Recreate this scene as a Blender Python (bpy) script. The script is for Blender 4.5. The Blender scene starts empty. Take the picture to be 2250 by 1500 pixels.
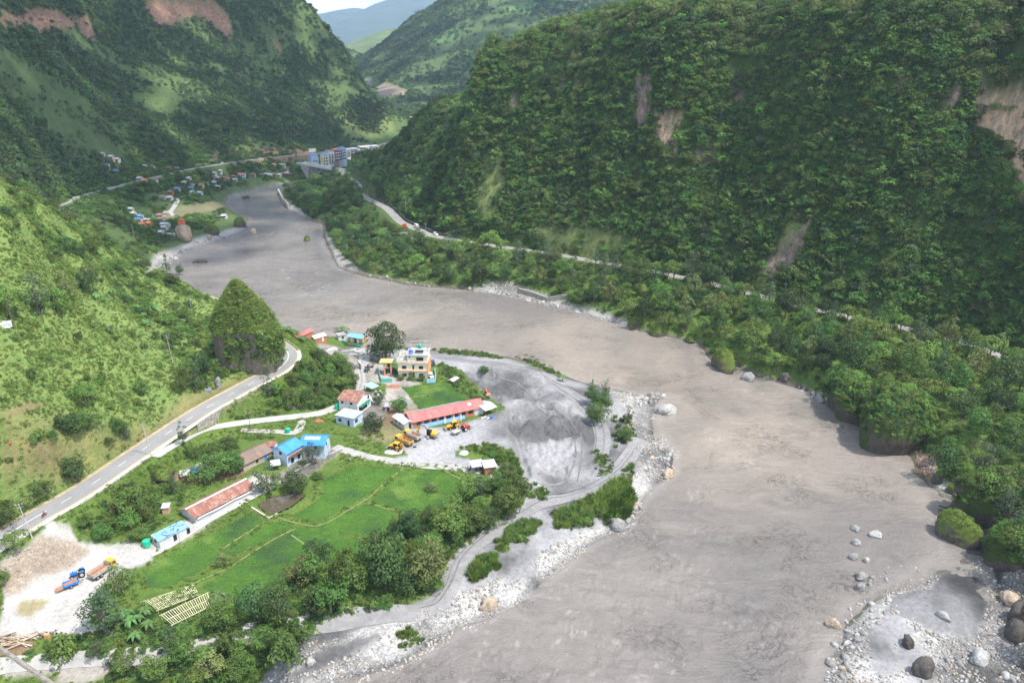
import bpy, math, random
import numpy as np
from mathutils import Vector, Matrix, geometry
sc = bpy.context.scene
COL = sc.collection
# ------------------------------------------------------------ camera
H, F = 125.0, 1700.0
PITCH = math.atan(630 / F)
cp, sp = math.cos(PITCH), math.sin(PITCH)
cd = bpy.data.cameras.new('camera'); cam = bpy.data.objects.new('camera', cd); COL.objects.link(cam)
cam.location = (0, 0, H); cam.rotation_euler = (math.pi / 2 - PITCH, 0, 0)
cd.sensor_width = 36; cd.lens = F / 2250 * 36; cd.clip_start = 0.3; cd.clip_end = 60000
sc.camera = cam
# ------------------------------------------------------------ light, sky, exposure
SUND = Vector((0.43, -0.20, 0.88)).normalized()
world = bpy.data.worlds.new('World'); sc.world = world; world.use_nodes = True
nt = world.node_tree; nt.nodes.clear()
wo = nt.nodes.new('ShaderNodeOutputWorld'); bg = nt.nodes.new('ShaderNodeBackground')
sky = nt.nodes.new('ShaderNodeTexSky'); sky.sky_type = 'NISHITA'; sky.sun_disc = False
sky.sun_elevation = math.asin(SUND.z); sky.sun_rotation = math.atan2(SUND.x, SUND.y)
sky.altitude = 700; sky.air_density = 1.1; sky.dust_density = 1.2
bg.inputs['Strength'].default_value = 0.15
# broken cloud in the sky (thin vapour at altitude, brightens the sky where it lies)
tc = nt.nodes.new('ShaderNodeTexCoord'); mp = nt.nodes.new('ShaderNodeMapping'); mp.inputs['Scale'].default_value = (1, 1, 3.2)
mp.inputs['Location'].default_value = (0.35, 0, 0.1)
cn = nt.nodes.new('ShaderNodeTexNoise'); cn.inputs['Scale'].default_value = 3.1; cn.inputs['Detail'].default_value = 9; cn.inputs['Roughness'].default_value = .55
cr = nt.nodes.new('ShaderNodeValToRGB'); cr.color_ramp.elements[0].position = .42; cr.color_ramp.elements[1].position = .60
mx = nt.nodes.new('ShaderNodeMix'); mx.data_type = 'RGBA'; mx.inputs['B'].default_value = (8.2, 8.6, 9.4, 1)
L = nt.links.new
L(tc.outputs['Generated'], mp.inputs['Vector']); L(mp.outputs['Vector'], cn.inputs['Vector']); L(cn.outputs['Fac'], cr.inputs['Fac'])
L(cr.outputs['Color'], mx.inputs['Factor']); L(sky.outputs['Color'], mx.inputs['A']); L(mx.outputs['Result'], bg.inputs['Color']); L(bg.outputs['Background'], wo.inputs['Surface'])
sl = bpy.data.lights.new('sun', 'SUN'); sl.energy = 4.0; sl.angle = math.radians(0.53); sl.color = (1.0, 0.95, 0.87)
sun = bpy.data.objects.new('sun', sl); COL.objects.link(sun); sun.rotation_euler = (-SUND).to_track_quat('-Z', 'Y').to_euler()
vs = sc.view_settings; vs.view_transform = 'Standard'; vs.look = 'None'; vs.exposure = 0.82; vs.gamma = 1.0
sc.cycles.max_bounces = 5; sc.cycles.diffuse_bounces = 2; sc.cycles.glossy_bounces = 2; sc.cycles.transmission_bounces = 3
sc.cycles.transparent_max_bounces = 6; sc.cycles.volume_bounces = 0; sc.cycles.use_fast_gi = False
# ------------------------------------------------------------ pixel <-> world
def rays(px, py):
    u = (np.asarray(px, float) - 1125) / F; v = (np.asarray(py, float) - 750) / F
    return u, cp - v * sp, -sp - v * cp
def W(px, py, h):
    a, b, c = rays(px, py); t = (h - H) / c
    return (float(a * t), float(b * t), float(h))
def WY(px, py, Y):
    a, b, c = rays(px, py); t = Y / b
    return (float(a * t), float(Y), float(H + c * t))
def proj(X, Y, Z):
    zc = Y * cp - (Z - H) * sp; zc = np.maximum(zc, 1e-3); yc = -(Y * sp + (Z - H) * cp)
    return 1125 + F * X / zc, 750 + F * yc / zc
def P(s, h0=None):
    """'px py h, ...' -> world points; third token @Y = distance; # = plain world x y z"""
    r = []
    for t in s.replace('\n', ' ').split(','):
        t = t.split()
        if not t: continue
        if t[0] == '#': r.append(tuple(map(float, t[1:4]))); continue
        if len(t) == 2: t.append(str(h0))
        if t[2][0] == '@': r.append(WY(float(t[0]), float(t[1]), float(t[2][1:])))
        else: r.append(W(float(t[0]), float(t[1]), float(t[2])))
    return r
def XY(s): return [tuple(map(float, t.split())) for t in s.replace('\n', ' ').split(',') if t.strip()]
# ------------------------------------------------------------ noise
_rs = np.random.RandomState(7); _T = [_rs.rand(256, 256) for _ in range(6)]
def vn(x, y, k=0):
    xi = np.floor(x).astype(int); yi = np.floor(y).astype(int); fx = x - xi; fy = y - yi
    fx = fx * fx * (3 - 2 * fx); fy = fy * fy * (3 - 2 * fy); T = _T[k % 6]; a = xi & 255; b = yi & 255; c = (xi + 1) & 255; d = (yi + 1) & 255
    return ((T[a, b] * (1 - fx) + T[c, b] * fx) * (1 - fy) + (T[a, d] * (1 - fx) + T[c, d] * fx) * fy) * 2 - 1
def fbm(x, y, s, o=4, k=0, g=.5):
    r = 0; a = 1; t = 0; x = np.asarray(x, float) / s; y = np.asarray(y, float) / s
    for i in range(o):
        r = r + a * vn(x + 17.3 * i, y + 9.1 * i, k + i); t += a; a *= g; c, s_ = 1.62, 1.19; x, y = x * c + y * s_, y * c - x * s_
    return r / t
def inpoly(x, y, poly):
    r = np.zeros(np.shape(x), bool); n = len(poly); j = n - 1
    for i in range(n):
        xi, yi = poly[i][:2]; xj, yj = poly[j][:2]
        if yi != yj: r ^= ((yi > y) != (yj > y)) & (x < (xj - xi) * (y - yi) / (yj - yi) + xi)
        j = i
    return r
def dseg(x, y, pts, extra=None):
    """distance to polyline; also value interpolated along it"""
    best = np.full(np.shape(x), 1e9); val = np.zeros(np.shape(x))
    for i in range(len(pts) - 1):
        ax, ay = pts[i][:2]; bx, by = pts[i + 1][:2]; dx, dy = bx - ax, by - ay; l2 = dx * dx + dy * dy + 1e-9
        t = np.clip(((x - ax) * dx + (y - ay) * dy) / l2, 0, 1); d = np.hypot(x - ax - t * dx, y - ay - t * dy)
        m = d < best; best = np.where(m, d, best)
        if extra is not None: val = np.where(m, extra[i] * (1 - t) + extra[i + 1] * t, val)
    return best, val
def spline(pts, step=3.0):
    """Catmull-Rom through points"""
    p = np.array(pts, float); p = np.vstack([2 * p[0] - p[1], p, 2 * p[-1] - p[-2]]); out = []
    for i in range(1, len(p) - 2):
        n = max(2, int(np.linalg.norm(p[i + 1] - p[i]) / step))
        for j in range(n):
            t = j / n
            out.append(.5 * (2 * p[i] + (p[i + 1] - p[i - 1]) * t + (2 * p[i - 1] - 5 * p[i] + 4 * p[i + 1] - p[i + 2]) * t * t + (3 * p[i] - p[i - 1] - 3 * p[i + 1] + p[i + 2]) * t ** 3))
    out.append(p[-2]); return np.array(out)
# ------------------------------------------------------------ terrain breaklines (surveyed points: pixel + height)
shoreL = P('''640 398,600 408,545 420,500 435,490 450,515 470,540 490,545 503,500 520,430 540,385 560,345 580,328 592,345 606,400 632,
 480 672,560 705,640 727,700 736,760 745,800 760,900 765,960 770,1000 774,1120 785,1180 800,1230 822,1290 845,1345 856,1400 868,1455 872,1440 892,
 1432 930,1440 980,1480 1000,1475 1040,1440 1070,1410 1090,1390 1130,1380 1160,1340 1166,1300 1190,1250 1230,1200 1270,1190 1290,1130 1330,1080 1352,
 1000 1382,950 1412,900 1442,850 1465,780 1482,730 1503,600 1560,450 1640,300 1720''', 0)
shoreR = P('''690 385,650 405,612 425,625 455,655 470,690 485,712 490,712 520,730 560,745 590,800 605,900 625,1000 633,1060 638,1130 650,1200 665,
 1260 680,1330 700,1400 725,1480 740,1540 755,1560 790,1620 802,1660 825,1700 835,1770 850,1800 880,1840 895,1860 920,1900 935,1920 975,2000 995,
 2020 1030,2040 1060,2100 1085,2140 1100,2160 1130,2165 1170,2172 1200,2190 1260,2205 1330,2222 1400,2255 1470,2300 1560,2400 1700''', 0)
centre = P('''672 388,600 420,560 450,600 485,640 530,560 590,650 640,700 690,900 700,1100 720,1300 770,1500 830,1600 900,1680 1000,1650 1100,
 1600 1200,1500 1300,1400 1400,1300 1500,1200 1650''', -5)
bar = P('''1815 1500,1830 1440,1850 1400,1860 1368,1900 1338,1945 1308,2000 1298,2060 1255,2100 1232,2125 1245,2122 1262,2160 1310,2166 1390,2150 1412,
 2095 1408,2080 1425,2110 1452,2160 1478,2230 1520,2200 1600,1900 1620,1790 1560''', 0)
road1 = P('''# -172 0 14,# -150 80 14,0 1184,145 1099,203 1063,303 995,434 908,488 877,560 838,608 813,632 790,631 772,612 757,592 745,# -103 312 15,# -130 340 16,
 # -185 370 22,# -250 410 31,90 478 33,170 435 30,# -304 640 28,421 372 25,520 356 21,580 348 18,650 342 16,700 338 15,770 330 13,830 321 12,862 311 12''', 14)
road2 = P('''# -168 766 18.5,760 388 18,785 405 16,790 425 15.5,815 440 15,850 458 15,880 487 15,915 503 15,960 520 15,1090 541 15,1210 557 15,1310 575 15,1400 590 15,1480 606 15,1580 627 15,1700 658 15,
 1850 693 15,2000 724 15,2125 755 15,2250 800 15,# 232 225 15,# 262 150 15,# 290 50 15,# 300 -40 15''')
lane = P('''338 1003 13.95,366 985 13.8,400 966 12.9,450 943 10.8,520 930 9.6,620 918 8.6,700 908 8,742 893 7.5''')
track = P('''788 868 7,792 845 6.6,790 820 6.4,800 790 6.3,800 765 6''')
lines = [shoreL, shoreR, centre, bar + bar[:1]]
def ln(s, h=None): lines.append(P(s, h))
# left bank: sand, pit, tracks
ln('830 775,900 780 4,960 790 4,1010 796 4.5,1100 803 4.5,1170 815 4.5,1220 845 4,1265 875 3.5,1310 900 3,1350 960 3,1352 1030 3,1300 1082 3,1230 1092 3', 5)
ln('1010 810 3.8,1060 812 3.6,1130 822 3.6,1185 840 3.5,1215 865 3.5'); ln('1045 838,1090 855,1140 872,1090 888', .9)
ln('1075 893 3.8,1130 885 3.8,1180 876 3.8,1250 884 3.2'); ln('1150 915,1180 960,1160 1000,1190 1045,1230 1060', 1.6); ln('1230 905,1270 930,1260 985,1290 1040', 2.4)
ln('1110 895,1116 930,1122 965,1128 990,1146 1022', 6.2); ln('1122 902,1130 935,1138 970,1144 1000,1158 1035', 2)
ln('1150 1100,1180 1130,1130 1160,1060 1200,1010 1260,985 1310,940 1340,880 1352', 2.9)
ln('1400 1010 1.6,1375 1055 4,1340 1100 4.4,1260 1145 4,1180 1175 3.6,1110 1200 3.4,1060 1260 3,1040 1300 2'); ln('1395 890 1.4,1410 950 1.4,1420 1000 1.6'); ln('1330 870 3,1350 900 3.2,1370 950 3')
ln('1380 1120 1,1300 1165 1.4,1200 1220 1.4,1120 1290 1.3,1000 1340 1.5,900 1400 1.4,800 1440 1.3,680 1480 1.1')
ln('1142 1040,1050 1105,1000 1130,950 1165,900 1235,800 1290,690 1330,560 1375,480 1395,300 1420,200 1425,60 1440,-100 1450', 6)
ln('1135 1090 3,1115 1145 3,1040 1175 3,1000 1210 3,975 1280 2.7,900 1335 2.6,780 1362 2.5,650 1400 3,560 1420 3.6,400 1450 4,200 1470 4,0 1490 4,-150 1510 4')
ln('680 1440 2,600 1480 2.5,450 1500 3,250 1560 3,0 1620 3'); 
# terrace
ln('640 1140,440 1225,330 1280,560 1280,700 1230,800 1120,1000 1060', 6); ln('880 1005,980 1022,1060 1040', 6.3); ln('890 855,950 845,1000 850,1060 895,930 905', 6)
ln('740 760 6,790 770 6,740 800 6,700 750 7,830 800 6,900 830 6,960 830 6,1000 815 5.5'); ln('870 960,950 960,1060 950', 6.3); ln('780 890 7,820 900 6.8,850 930 6.5,740 940 7,800 960 6.8')
ln('620 1010 8,700 1010 7.4,600 1030 8,540 1020 8.6,480 1060 8.2,420 1110 7.8,500 1080 7.6,330 1180 7.6,400 1180 7,560 1100 7')
ln('640 930 8.4,650 960 8.2,560 960 8.8,480 970 9,420 1000 9.5,440 1030 8.8,350 1040 10,300 1070 9.6,260 1110 9,250 1170 7.6')
ln('690 800 9,720 850 8,650 870 8.5,600 890 9,520 905 9.3,700 770 10,680 755 11,690 740 9')
ln('60 1205 13,90 1185 12.6,165 1125 12'); ln('120 1230 8,165 1200 8.4,190 1180 9'); ln('0 1330,100 1290,180 1240,260 1200,330 1215', 6.6); ln('0 1390,100 1360,200 1380,280 1300', 6)
ln('# -60 90 3,# -60 30 0,# -150 30 6')
# left hillside
ln('0 1000 28,0 900 38,0 800 46,0 700 55,0 600 63,0 500 74,0 400 86'); ln('# -165 180 60,# -185 220 85,# -210 260 112,# -150 125 26,# -175 120 56,# -205 60 80,# -230 160 105'); ln('150 1000 22,150 900 30,150 750 42,150 600 53,148 500 60,135 480 61')
ln('300 940 18.5,300 850 24,300 700 32.5,300 600 36,300 560 36.5'); ln('430 850 17,430 800 19.5,430 700 23,430 650 24,440 630 24.5'); ln('530 830 15,500 780 18,520 700 20,540 690 19,580 720 16')
ln('0 400 86,60 440 74,135 480 61,220 520 48,300 560 36.5,370 600 30,440 628 24.5,500 662 21,545 690 18')
ln('60 430 @345,135 470 @395,# -205 405 24,# -180 385 14')
# village flats and far road side
ln('345 548 4,400 518 5,440 508 4.5,490 490 4,528 476 2'); ln('340 512 9,350 490 11,300 470 13,260 500 20,220 480 26'); ln('500 460 5,450 430 7,450 400 11,400 382 16,330 390 27,250 440 26,230 400 33'); ln('530 412 5,600 395 4,550 385 8,620 375 6,640 378 4,655 364 13')
ln('560 404 3,620 400 2')
# left mountain
ln('90 440 @480,180 405 @590,300 355 @740,420 350 @800,500 345 @860,580 335 @910,650 322 @950,740 312 @1070,830 302 @1130,866 288 @1150')
ln('0 330 @470,0 200 @560,0 80 @650'); ln('200 200 @770,300 200 @860,400 200 @910,520 200 @990,640 210 @1070,740 230 @1140,800 250 @1150')
ln('0 85 @650,100 95 @780,200 105 @860,300 85 @960,400 62 @1040,480 95 @1080,560 100 @1130,640 125 @1165,700 150 @1195')
ln('0 0 @670,100 0 @800,200 10 @890,300 0 @990,400 -20 @1080,500 -10 @1125,600 30 @1180,690 60 @1225')
ln('0 -60 @700,150 -60 @870,300 -70 @1030,480 -75 @1150,620 -40 @1230,690 5 @1260,722 50 @1270,745 100 @1260,760 135 @1250,800 190 @1225,850 243 @1190,868 280 @1165')
ln('# -700 900 330,# -600 1300 360,# -480 1500 300,# -430 1600 150,# -370 1430 110,# -280 1400 30,# -200 1310 20'); ln('# -420 300 130,# -380 500 110,# -520 500 210,# -600 700 320,# -420 100 130,# -900 300 250,# -1100 900 400,# -1300 1800 420,# -350 -60 90')
# middle mountain and valley behind
ln('# -120 950 13,# -80 1000 13,# -100 1250 18,# 40 1200 16,# -380 1700 28,# -420 2200 30'); ln('860 285 @1250,900 262 @1300,960 245 @1300,1050 240 @1300')
ln('820 205 @1700,850 211 @1650,900 210 @1650,970 212 @1650,1060 216 @1650'); ln('790 180 @1900,830 190 @1850,900 185 @1760,1000 185 @1760')
ln('770 150 @2250,830 130 @2150,900 110 @2080,1000 100 @1980,1100 80 @1980'); ln('772 135 @2500,800 120 @2550,850 96 @2500,900 48 @2450,950 8 @2400,1000 -22 @2350,1100 -30 @2300,1250 -36 @2300,1500 -36 @2300,1900 -30 @2300')
ln('1050 20 @2120,1130 18 @2100,1250 12 @2100'); ln('# -500 3300 30,# 200 3300 150,# 1200 3300 250,# -1400 3300 400,# 2600 3300 300,# 2600 1500 250,# 900 1000 170,# 500 1200 150')
# right bank
ln('650 425 3,665 450 4,700 470 5'); ln('700 400 9,690 425 7,730 455 8,760 480 8,800 530 7,860 570 6,930 590 6,1000 600 6,1100 612 6,1200 628 6,1300 655 6,1400 675 7,1500 700 7,1600 740 8,1710 775 8,1820 800 9,1880 828 10,1960 865 12,2050 900 12,2130 955 12,2210 1000 11,2262 1080 10,2340 1150 11')
ln('2060 1040 3,2110 1062 3,2150 1085 4,2200 1130 7,2250 1190 7,2350 1300 6'); ln('2200 1235 .8,2235 1290 1,2260 1380 1.2,2330 1500 1.5')
ln('1720 700,1850 740,1980 775,2100 810,2220 860,2330 930', 13.5)
ln('1880 1380,1930 1350,2000 1340,2080 1300,2120 1330,2120 1370,2050 1390,2000 1400,1950 1440,1900 1480,2040 1460,2000 1550', 1.0)
# right cliff: profiles raised from its foot along the road
r2 = road2[5:]
tops = [(850, 92), (880, 106), (915, 118), (960, 131), (1090, 144), (1210, 148), (1310, 150), (1400, 151), (1480, 152), (1580, 152), (1700, 152), (1850, 152), (2000, 152), (2125, 152), (2250, 152), (0, 152), (0, 152), (0, 152), (0, 152)]
prof = [(5, 0.02), (14, .13), (26, .33), (37, .56), (46, .80), (55, .95), (66, 1.0), (130, 1.06)]
arr = np.array(r2)[:, :2]; cl = [[] for _ in prof]
for i in range(len(arr)):
    a = arr[max(0, i - 1)]; b = arr[min(len(arr) - 1, i + 1)]; t = (b - a) / np.linalg.norm(b - a); n = np.array([-t[1], t[0]])
    wv = 1 + .16 * math.sin(i * 1.7) + .1 * math.sin(i * 3.1 + 1)
    for k, (o, f) in enumerate(prof):
        q = arr[i] + n * o * (wv if k > 1 else 1)
        cl[k].append((q[0], q[1], 15 + (tops[i][1] - 15) * min(f, 1) + (8 if f > 1 else 0)))
lines += cl
# the spur where the cliff ridge comes down towards the bridge
ln('800 418 19,778 396 19'); ln('845 325 @690,890 290 @680,935 240 @680'); ln('800 395 26,840 380 @665,880 350 @660'); ln('# -110 800 22,# -60 780 50,# -20 720 95,# 0 900 40,# 120 800 120')
FIELDS = [('880 850,985 838,1003 860,1053 886,1000 897,922 905,905 880', 'vivid green rice paddy between the yellow house and the long red roof'),
    ('888 1033,945 1024,1060 1078,1010 1100,930 1132,870 1118,812 1102', 'dark green rice paddy with grey patches nearest the two brick huts'),
    ('710 1050,780 1018,884 1028,808 1090,696 1152,636 1138,706 1094', 'large green rice paddy just right of the brown pond'),
    ('808 1105,868 1122,850 1165,804 1182,712 1165,704 1150', 'small rice paddy with a yellow streak left of the tall dark trees'),
    ('650 1156,700 1156,800 1188,800 1220,740 1245,690 1225,640 1180', 'rice paddy against the tree belt with a thin curved bund'),
    ('312 1262,335 1235,450 1174,548 1126,588 1142,482 1208,476 1235,425 1265,362 1296,322 1292', 'long rice paddy below the path from the pond to the white quarry'),
    ('500 1208,590 1148,635 1146,645 1158,568 1196,500 1225', 'narrow light green rice paddy below the concrete edge of the pond'),
    ('440 1290,500 1255,567 1208,642 1165,690 1195,735 1240,655 1256,600 1290,520 1312,470 1305', 'broad lower rice paddy beside the bamboo trellis frames')]
# ------------------------------------------------------------ TIN -> polar grid height field
vsx, eds = [], []
for l in lines + [road1, road2, lane, track]:
    k = len(vsx); vsx += l; eds += [(k + i, k + i + 1) for i in range(len(l) - 1)]
A = np.array(vsx)
res = geometry.delaunay_2d_cdt([Vector((p[0], p[1])) for p in A], eds, [], 0, 0.2, True)
tv = np.array([v[:] for v in res[0]]); orig = res[3]; th = np.zeros(len(tv))
for i, o in enumerate(orig):
    if o: th[i] = np.mean(A[list(o), 2])
    else:
        d = np.hypot(A[:, 0] - tv[i, 0], A[:, 1] - tv[i, 1]); j = np.argsort(d)[:3]; w = 1 / (d[j] + .1); th[i] = (A[j, 2] * w).sum() / w.sum()
NA, NR = 1300, 1050; A0, A1 = math.radians(-57), math.radians(57); R0, R1 = 34.0, 3250.0
az = np.linspace(A0, A1, NA); rr = np.exp(np.linspace(math.log(R0), math.log(R1), NR))
GX = rr[:, None] * np.sin(az)[None, :]; GY = rr[:, None] * np.cos(az)[None, :]
Z = np.full((NR, NA), np.nan)
def ridx(r): return (np.log(np.maximum(r, R0)) - math.log(R0)) / (math.log(R1) - math.log(R0)) * (NR - 1)
def aidx(x, y): return (np.arctan2(x, y) - A0) / (A1 - A0) * (NA - 1)
for t in res[2]:
    p = tv[list(t)]; z3 = th[list(t)]; d = (p[1, 0] - p[0, 0]) * (p[2, 1] - p[0, 1]) - (p[2, 0] - p[0, 0]) * (p[1, 1] - p[0, 1])
    if abs(d) < 1e-6: continue
    rad = np.hypot(p[:, 0], p[:, 1])
    cx, cy = p[:, 0], p[:, 1]
    # closest distance of triangle to origin for row range
    rmin = 1e9
    for i in range(3):
        a = p[i]; b = p[(i + 1) % 3]; ab = b - a; tt = np.clip(-(a @ ab) / (ab @ ab + 1e-9), 0, 1); rmin = min(rmin, np.hypot(*(a + tt * ab)))
    if inpoly(np.array(0.), np.array(0.), [tuple(q) for q in p]) or p[:, 1].min() < 1: a0, a1 = 0, NA - 1; rmin = R0 if inpoly(np.array(0.), np.array(0.), [tuple(q) for q in p]) else rmin
    else:
        ai = aidx(cx, cy); a0, a1 = int(max(0, ai.min() - 1)), int(min(NA - 1, ai.max() + 2))
    r0, r1 = int(max(0, ridx(rmin) - 1)), int(min(NR - 1, ridx(rad.max()) + 2))
    if r1 < r0 or a1 < a0: continue
    x = GX[r0:r1 + 1, a0:a1 + 1]; y = GY[r0:r1 + 1, a0:a1 + 1]
    w1 = ((x - p[0, 0]) * (p[2, 1] - p[0, 1]) - (p[2, 0] - p[0, 0]) * (y - p[0, 1])) / d
    w2 = ((p[1, 0] - p[0, 0]) * (y - p[0, 1]) - (x - p[0, 0]) * (p[1, 1] - p[0, 1])) / d
    m = (w1 >= -1e-6) & (w2 >= -1e-6) & (w1 + w2 <= 1 + 1e-6)
    Z[r0:r1 + 1, a0:a1 + 1][m] = (z3[0] + w1 * (z3[1] - z3[0]) + w2 * (z3[2] - z3[0]))[m]
bad = np.isnan(Z); Z[bad] = 30
def blur(a, n):
    for _ in range(n):
        b = np.pad(a, 1, mode='edge'); a = (b[:-2, 1:-1] + b[2:, 1:-1] + b[1:-1, :-2] + b[1:-1, 2:] + 2 * a) / 6
    return a
Zs = blur(Z, 5); Zb = blur(Z, 40); K = np.clip((GY - 620) / 300, 0, 1) * np.clip((Z - 40) / 40, 0, 1)
Z = Zs * (1 - K) + Zb * K
K2 = np.clip((GY - 560) / 90, 0, 1) * np.clip((1150 - GY) / 100, 0, 1) * (Z < 45); Z = Z * (1 - K2) + blur(Z, 7) * K2
PX, PY = proj(GX, GY, Z)
slope = np.hypot(np.gradient(Z, axis=0) / np.gradient(rr)[:, None], np.gradient(Z, axis=1) / (rr[:, None] * (az[1] - az[0])))
steep = np.clip(blur(slope, 3) - .15, 0, 1)
river_c = np.array(centre)
isR = inpoly(GX, GY, [p[:2] for p in road2[4:]] + [(900, -40), (900, 1000), (60, 1000), (-60, 760)])      # cliff side
isM = (GY > 560) & (~isR)
n1 = fbm(GX, GY, 26, 5, 0); n2 = fbm(GX, GY, 5, 4, 2); n3 = fbm(GX, GY, 120, 5, 3)
rid = 1 - np.abs(fbm(GX + 30 * n3, GY, 75, 4, 4)) * 2
far = np.clip((GY - 600) / 500, 0, 1)
dR, _ = dseg(GX, GY, [p[:2] for p in road1]); dR2, _ = dseg(GX, GY, [p[:2] for p in road2]); near_road = np.clip((np.minimum(dR, dR2) - 3) / 25, 0, 1)
land = np.clip((Z - .3) / 3, 0, 1)
Z = Z + steep * near_road * np.clip((Z + .3) / 4, 0, 1) * (n1 * 3.2 + n2 * .9 + far * (rid * 13 + n3 * 10)) + land * n2 * .10 + np.where(Z > -.5, fbm(GX, GY, 9, 3, 1) * .18, 0)
# cliff buttresses and gullies: strong relief running down the face
cm = isR & (Z > 20) & (GY < 900); cw = np.clip((Z - 18) / 25, 0, 1) * np.clip((dR2 - 6) / 20, 0, 1) * cm
_, sal = dseg(GX, GY, [p[:2] for p in road2], np.cumsum([0] + [math.dist(road2[i][:2], road2[i + 1][:2]) for i in range(len(road2) - 1)]))
gul = fbm(sal + .12 * dR2, sal * 0 + Z * .06, 17, 4, 5); cliffn = cw * (gul * 11 + n1 * 4)
Z = Z + cliffn * np.clip(1.25 - np.abs(dR2 - 45) / 60, 0, 1)
# carve quarry piles in the sand pit
pit = XY('1122 895,1180 885,1260 890,1290 940,1275 1000,1250 1060,1170 1060,1150 1000,1130 950'); PX, PY = proj(GX, GY, Z)
mp_ = blur(inpoly(PX, PY, pit).astype(float), 6); Z += mp_ * (np.abs(fbm(GX, GY, 8, 3, 2)) * 3.8 + np.abs(fbm(GX, GY, 3.1, 3, 1)) * 1.6)
pit2 = XY('1010 803,1130 806,1200 826,1250 870,1180 876,1090 890,1040 840'); mp2 = blur(inpoly(PX, PY, pit2).astype(float), 6); Z += mp2 * (fbm(GX, GY, 9, 4, 3) * 3.0)
# flatten road beds
def flatten(pts, w, soft):
    global Z
    s = spline(pts, 6); m = (np.abs(GX - s[:, 0].mean()) < np.ptp(s[:, 0]) / 2 + 30) & (GY < s[:, 1].max() + 30) & (GY > s[:, 1].min() - 30)
    d, hh = dseg(GX[m], GY[m], [tuple(q[:2]) for q in s], s[:, 2]); k = np.clip(1 - (d - w) / soft, 0, 1); k = k * k * (3 - 2 * k); Z[m] = Z[m] * (1 - k) + (hh - .05) * k
flatten(road1, 4.6, 5); flatten(road2, 4.2, 5); flatten(lane, 2.5, 2.2); flatten(road1, 4.1, 1.2); flatten(track, 2.2, 3)
PX, PY = proj(GX, GY, Z)
for s, _ in FIELDS:
    m = inpoly(PX, PY, XY(s)); Z[m] = .1 * Z[m] + .9 * Z[m].mean()
PX, PY = proj(GX, GY, Z)
m = inpoly(PX, PY, XY('563 1102,590 1086,630 1077,655 1080,672 1087,640 1112,608 1126,590 1128,575 1118')); Z[m] = 5.0
def hgt(x, y):
    r = np.clip(ridx(np.hypot(x, y)), 0, NR - 1.001); a = np.clip(aidx(x, y), 0, NA - 1.001); i = np.floor(r).astype(int); j = np.floor(a).astype(int); fr = r - i; fa = a - j
    return (Z[i, j] * (1 - fr) + Z[i + 1, j] * fr) * (1 - fa) + (Z[i, j + 1] * (1 - fr) + Z[i + 1, j + 1] * fr) * fa
def hg(x, y): return float(hgt(np.array(float(x)), np.array(float(y))))
_ts = np.exp(np.linspace(math.log(110), math.log(3200), 2600))
def G(px, py, floor=0.0):
    """ground point seen at a pixel"""
    a, b, c = rays(px, py); t = _ts / math.hypot(float(a), float(b)); x = a * t; y = b * t; z = H + c * t
    g = np.maximum(hgt(x, y), floor); k = np.nonzero(z <= g)[0]
    if not len(k): return None
    k = k[0]; return Vector((float(x[k]), float(y[k]), float(g[k])))
# ------------------------------------------------------------ materials
MATS = {}
class NB:
    def __init__(s, name, rough=.8, spec=.3):
        s.m = bpy.data.materials.new(name); s.m.use_nodes = True; s.t = s.m.node_tree; s.b = s.t.nodes['Principled BSDF']; s.b.inputs['Roughness'].default_value = rough; s.b.inputs['Specular IOR Level'].default_value = spec
        MATS[name] = s.m
    def n(s, ty, **k):
        o = s.t.nodes.new('ShaderNode' + ty)
        for a, v in k.items():
            if a in o.inputs: o.inputs[a].default_value = v
            else: setattr(o, a, v)
        return o
    def l(s, a, b): s.t.links.new(a, b)
    def pos(s): return s.n('NewGeometry').outputs['Position']
    def objc(s): return s.n('TexCoord').outputs['Object']
    def noise(s, vec, scale, detail=3, rough=.55, dist=0):
        o = s.n('TexNoise', Scale=scale, Detail=detail, Roughness=rough, Distortion=dist); s.l(vec, o.inputs['Vector']); return o.outputs['Fac']
    def ramp(s, fac, stops):
        o = s.n('ValToRGB'); r = o.color_ramp
        while len(r.elements) < len(stops): r.elements.new(.5)
        for e, (p, c) in zip(r.elements, stops): e.position = p; e.color = (c if len(c) == 4 else (*c, 1)) if hasattr(c, '__len__') else (c, c, c, 1)
        s.l(fac, o.inputs['Fac']); return o.outputs['Color']
    def mix(s, fac, a, b, blend='MIX'):
        o = s.n('Mix', data_type='RGBA', blend_type=blend)
        for k, v in (('Factor', fac), ('A', a), ('B', b)):
            if isinstance(v, (int, float)): o.inputs[k].default_value = v
            elif isinstance(v, tuple): o.inputs[k].default_value = v if len(v) == 4 else (*v, 1)
            else: s.l(v, o.inputs[k])
        return o.outputs['Result']
    def bump(s, h, strength=.5, dist=.2):
        o = s.n('Bump', Strength=strength, Distance=dist); s.l(h, o.inputs['Height'])
        if s.b.inputs['Normal'].is_linked: s.l(s.b.inputs['Normal'].links[0].from_socket, o.inputs['Normal'])
        s.l(o.outputs['Normal'], s.b.inputs['Normal'])
    def col(s, c): s.l(c, s.b.inputs['Base Color'])
def simple(name, c, var=.12, scale=.6, rough=.75, spec=.3, metal=0, stain=None, sscale=.8):
    """painted or raw surface with uneven tone and optional stains"""
    if name in MATS: return MATS[name]
    b = NB(name, rough, spec); b.b.inputs['Metallic'].default_value = metal; p = b.objc()
    f = b.noise(p, scale, 4); a = tuple(x * (1 - var) for x in c); d = tuple(min(1, x * (1 + var)) for x in c); k = b.ramp(f, [(.3, a), (.7, d)])
    if stain: k = b.mix(b.ramp(b.noise(p, sscale, 5, .65), [(.5, 0.), (.62, 1.)]), k, stain)
    b.col(k); return b.m
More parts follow.
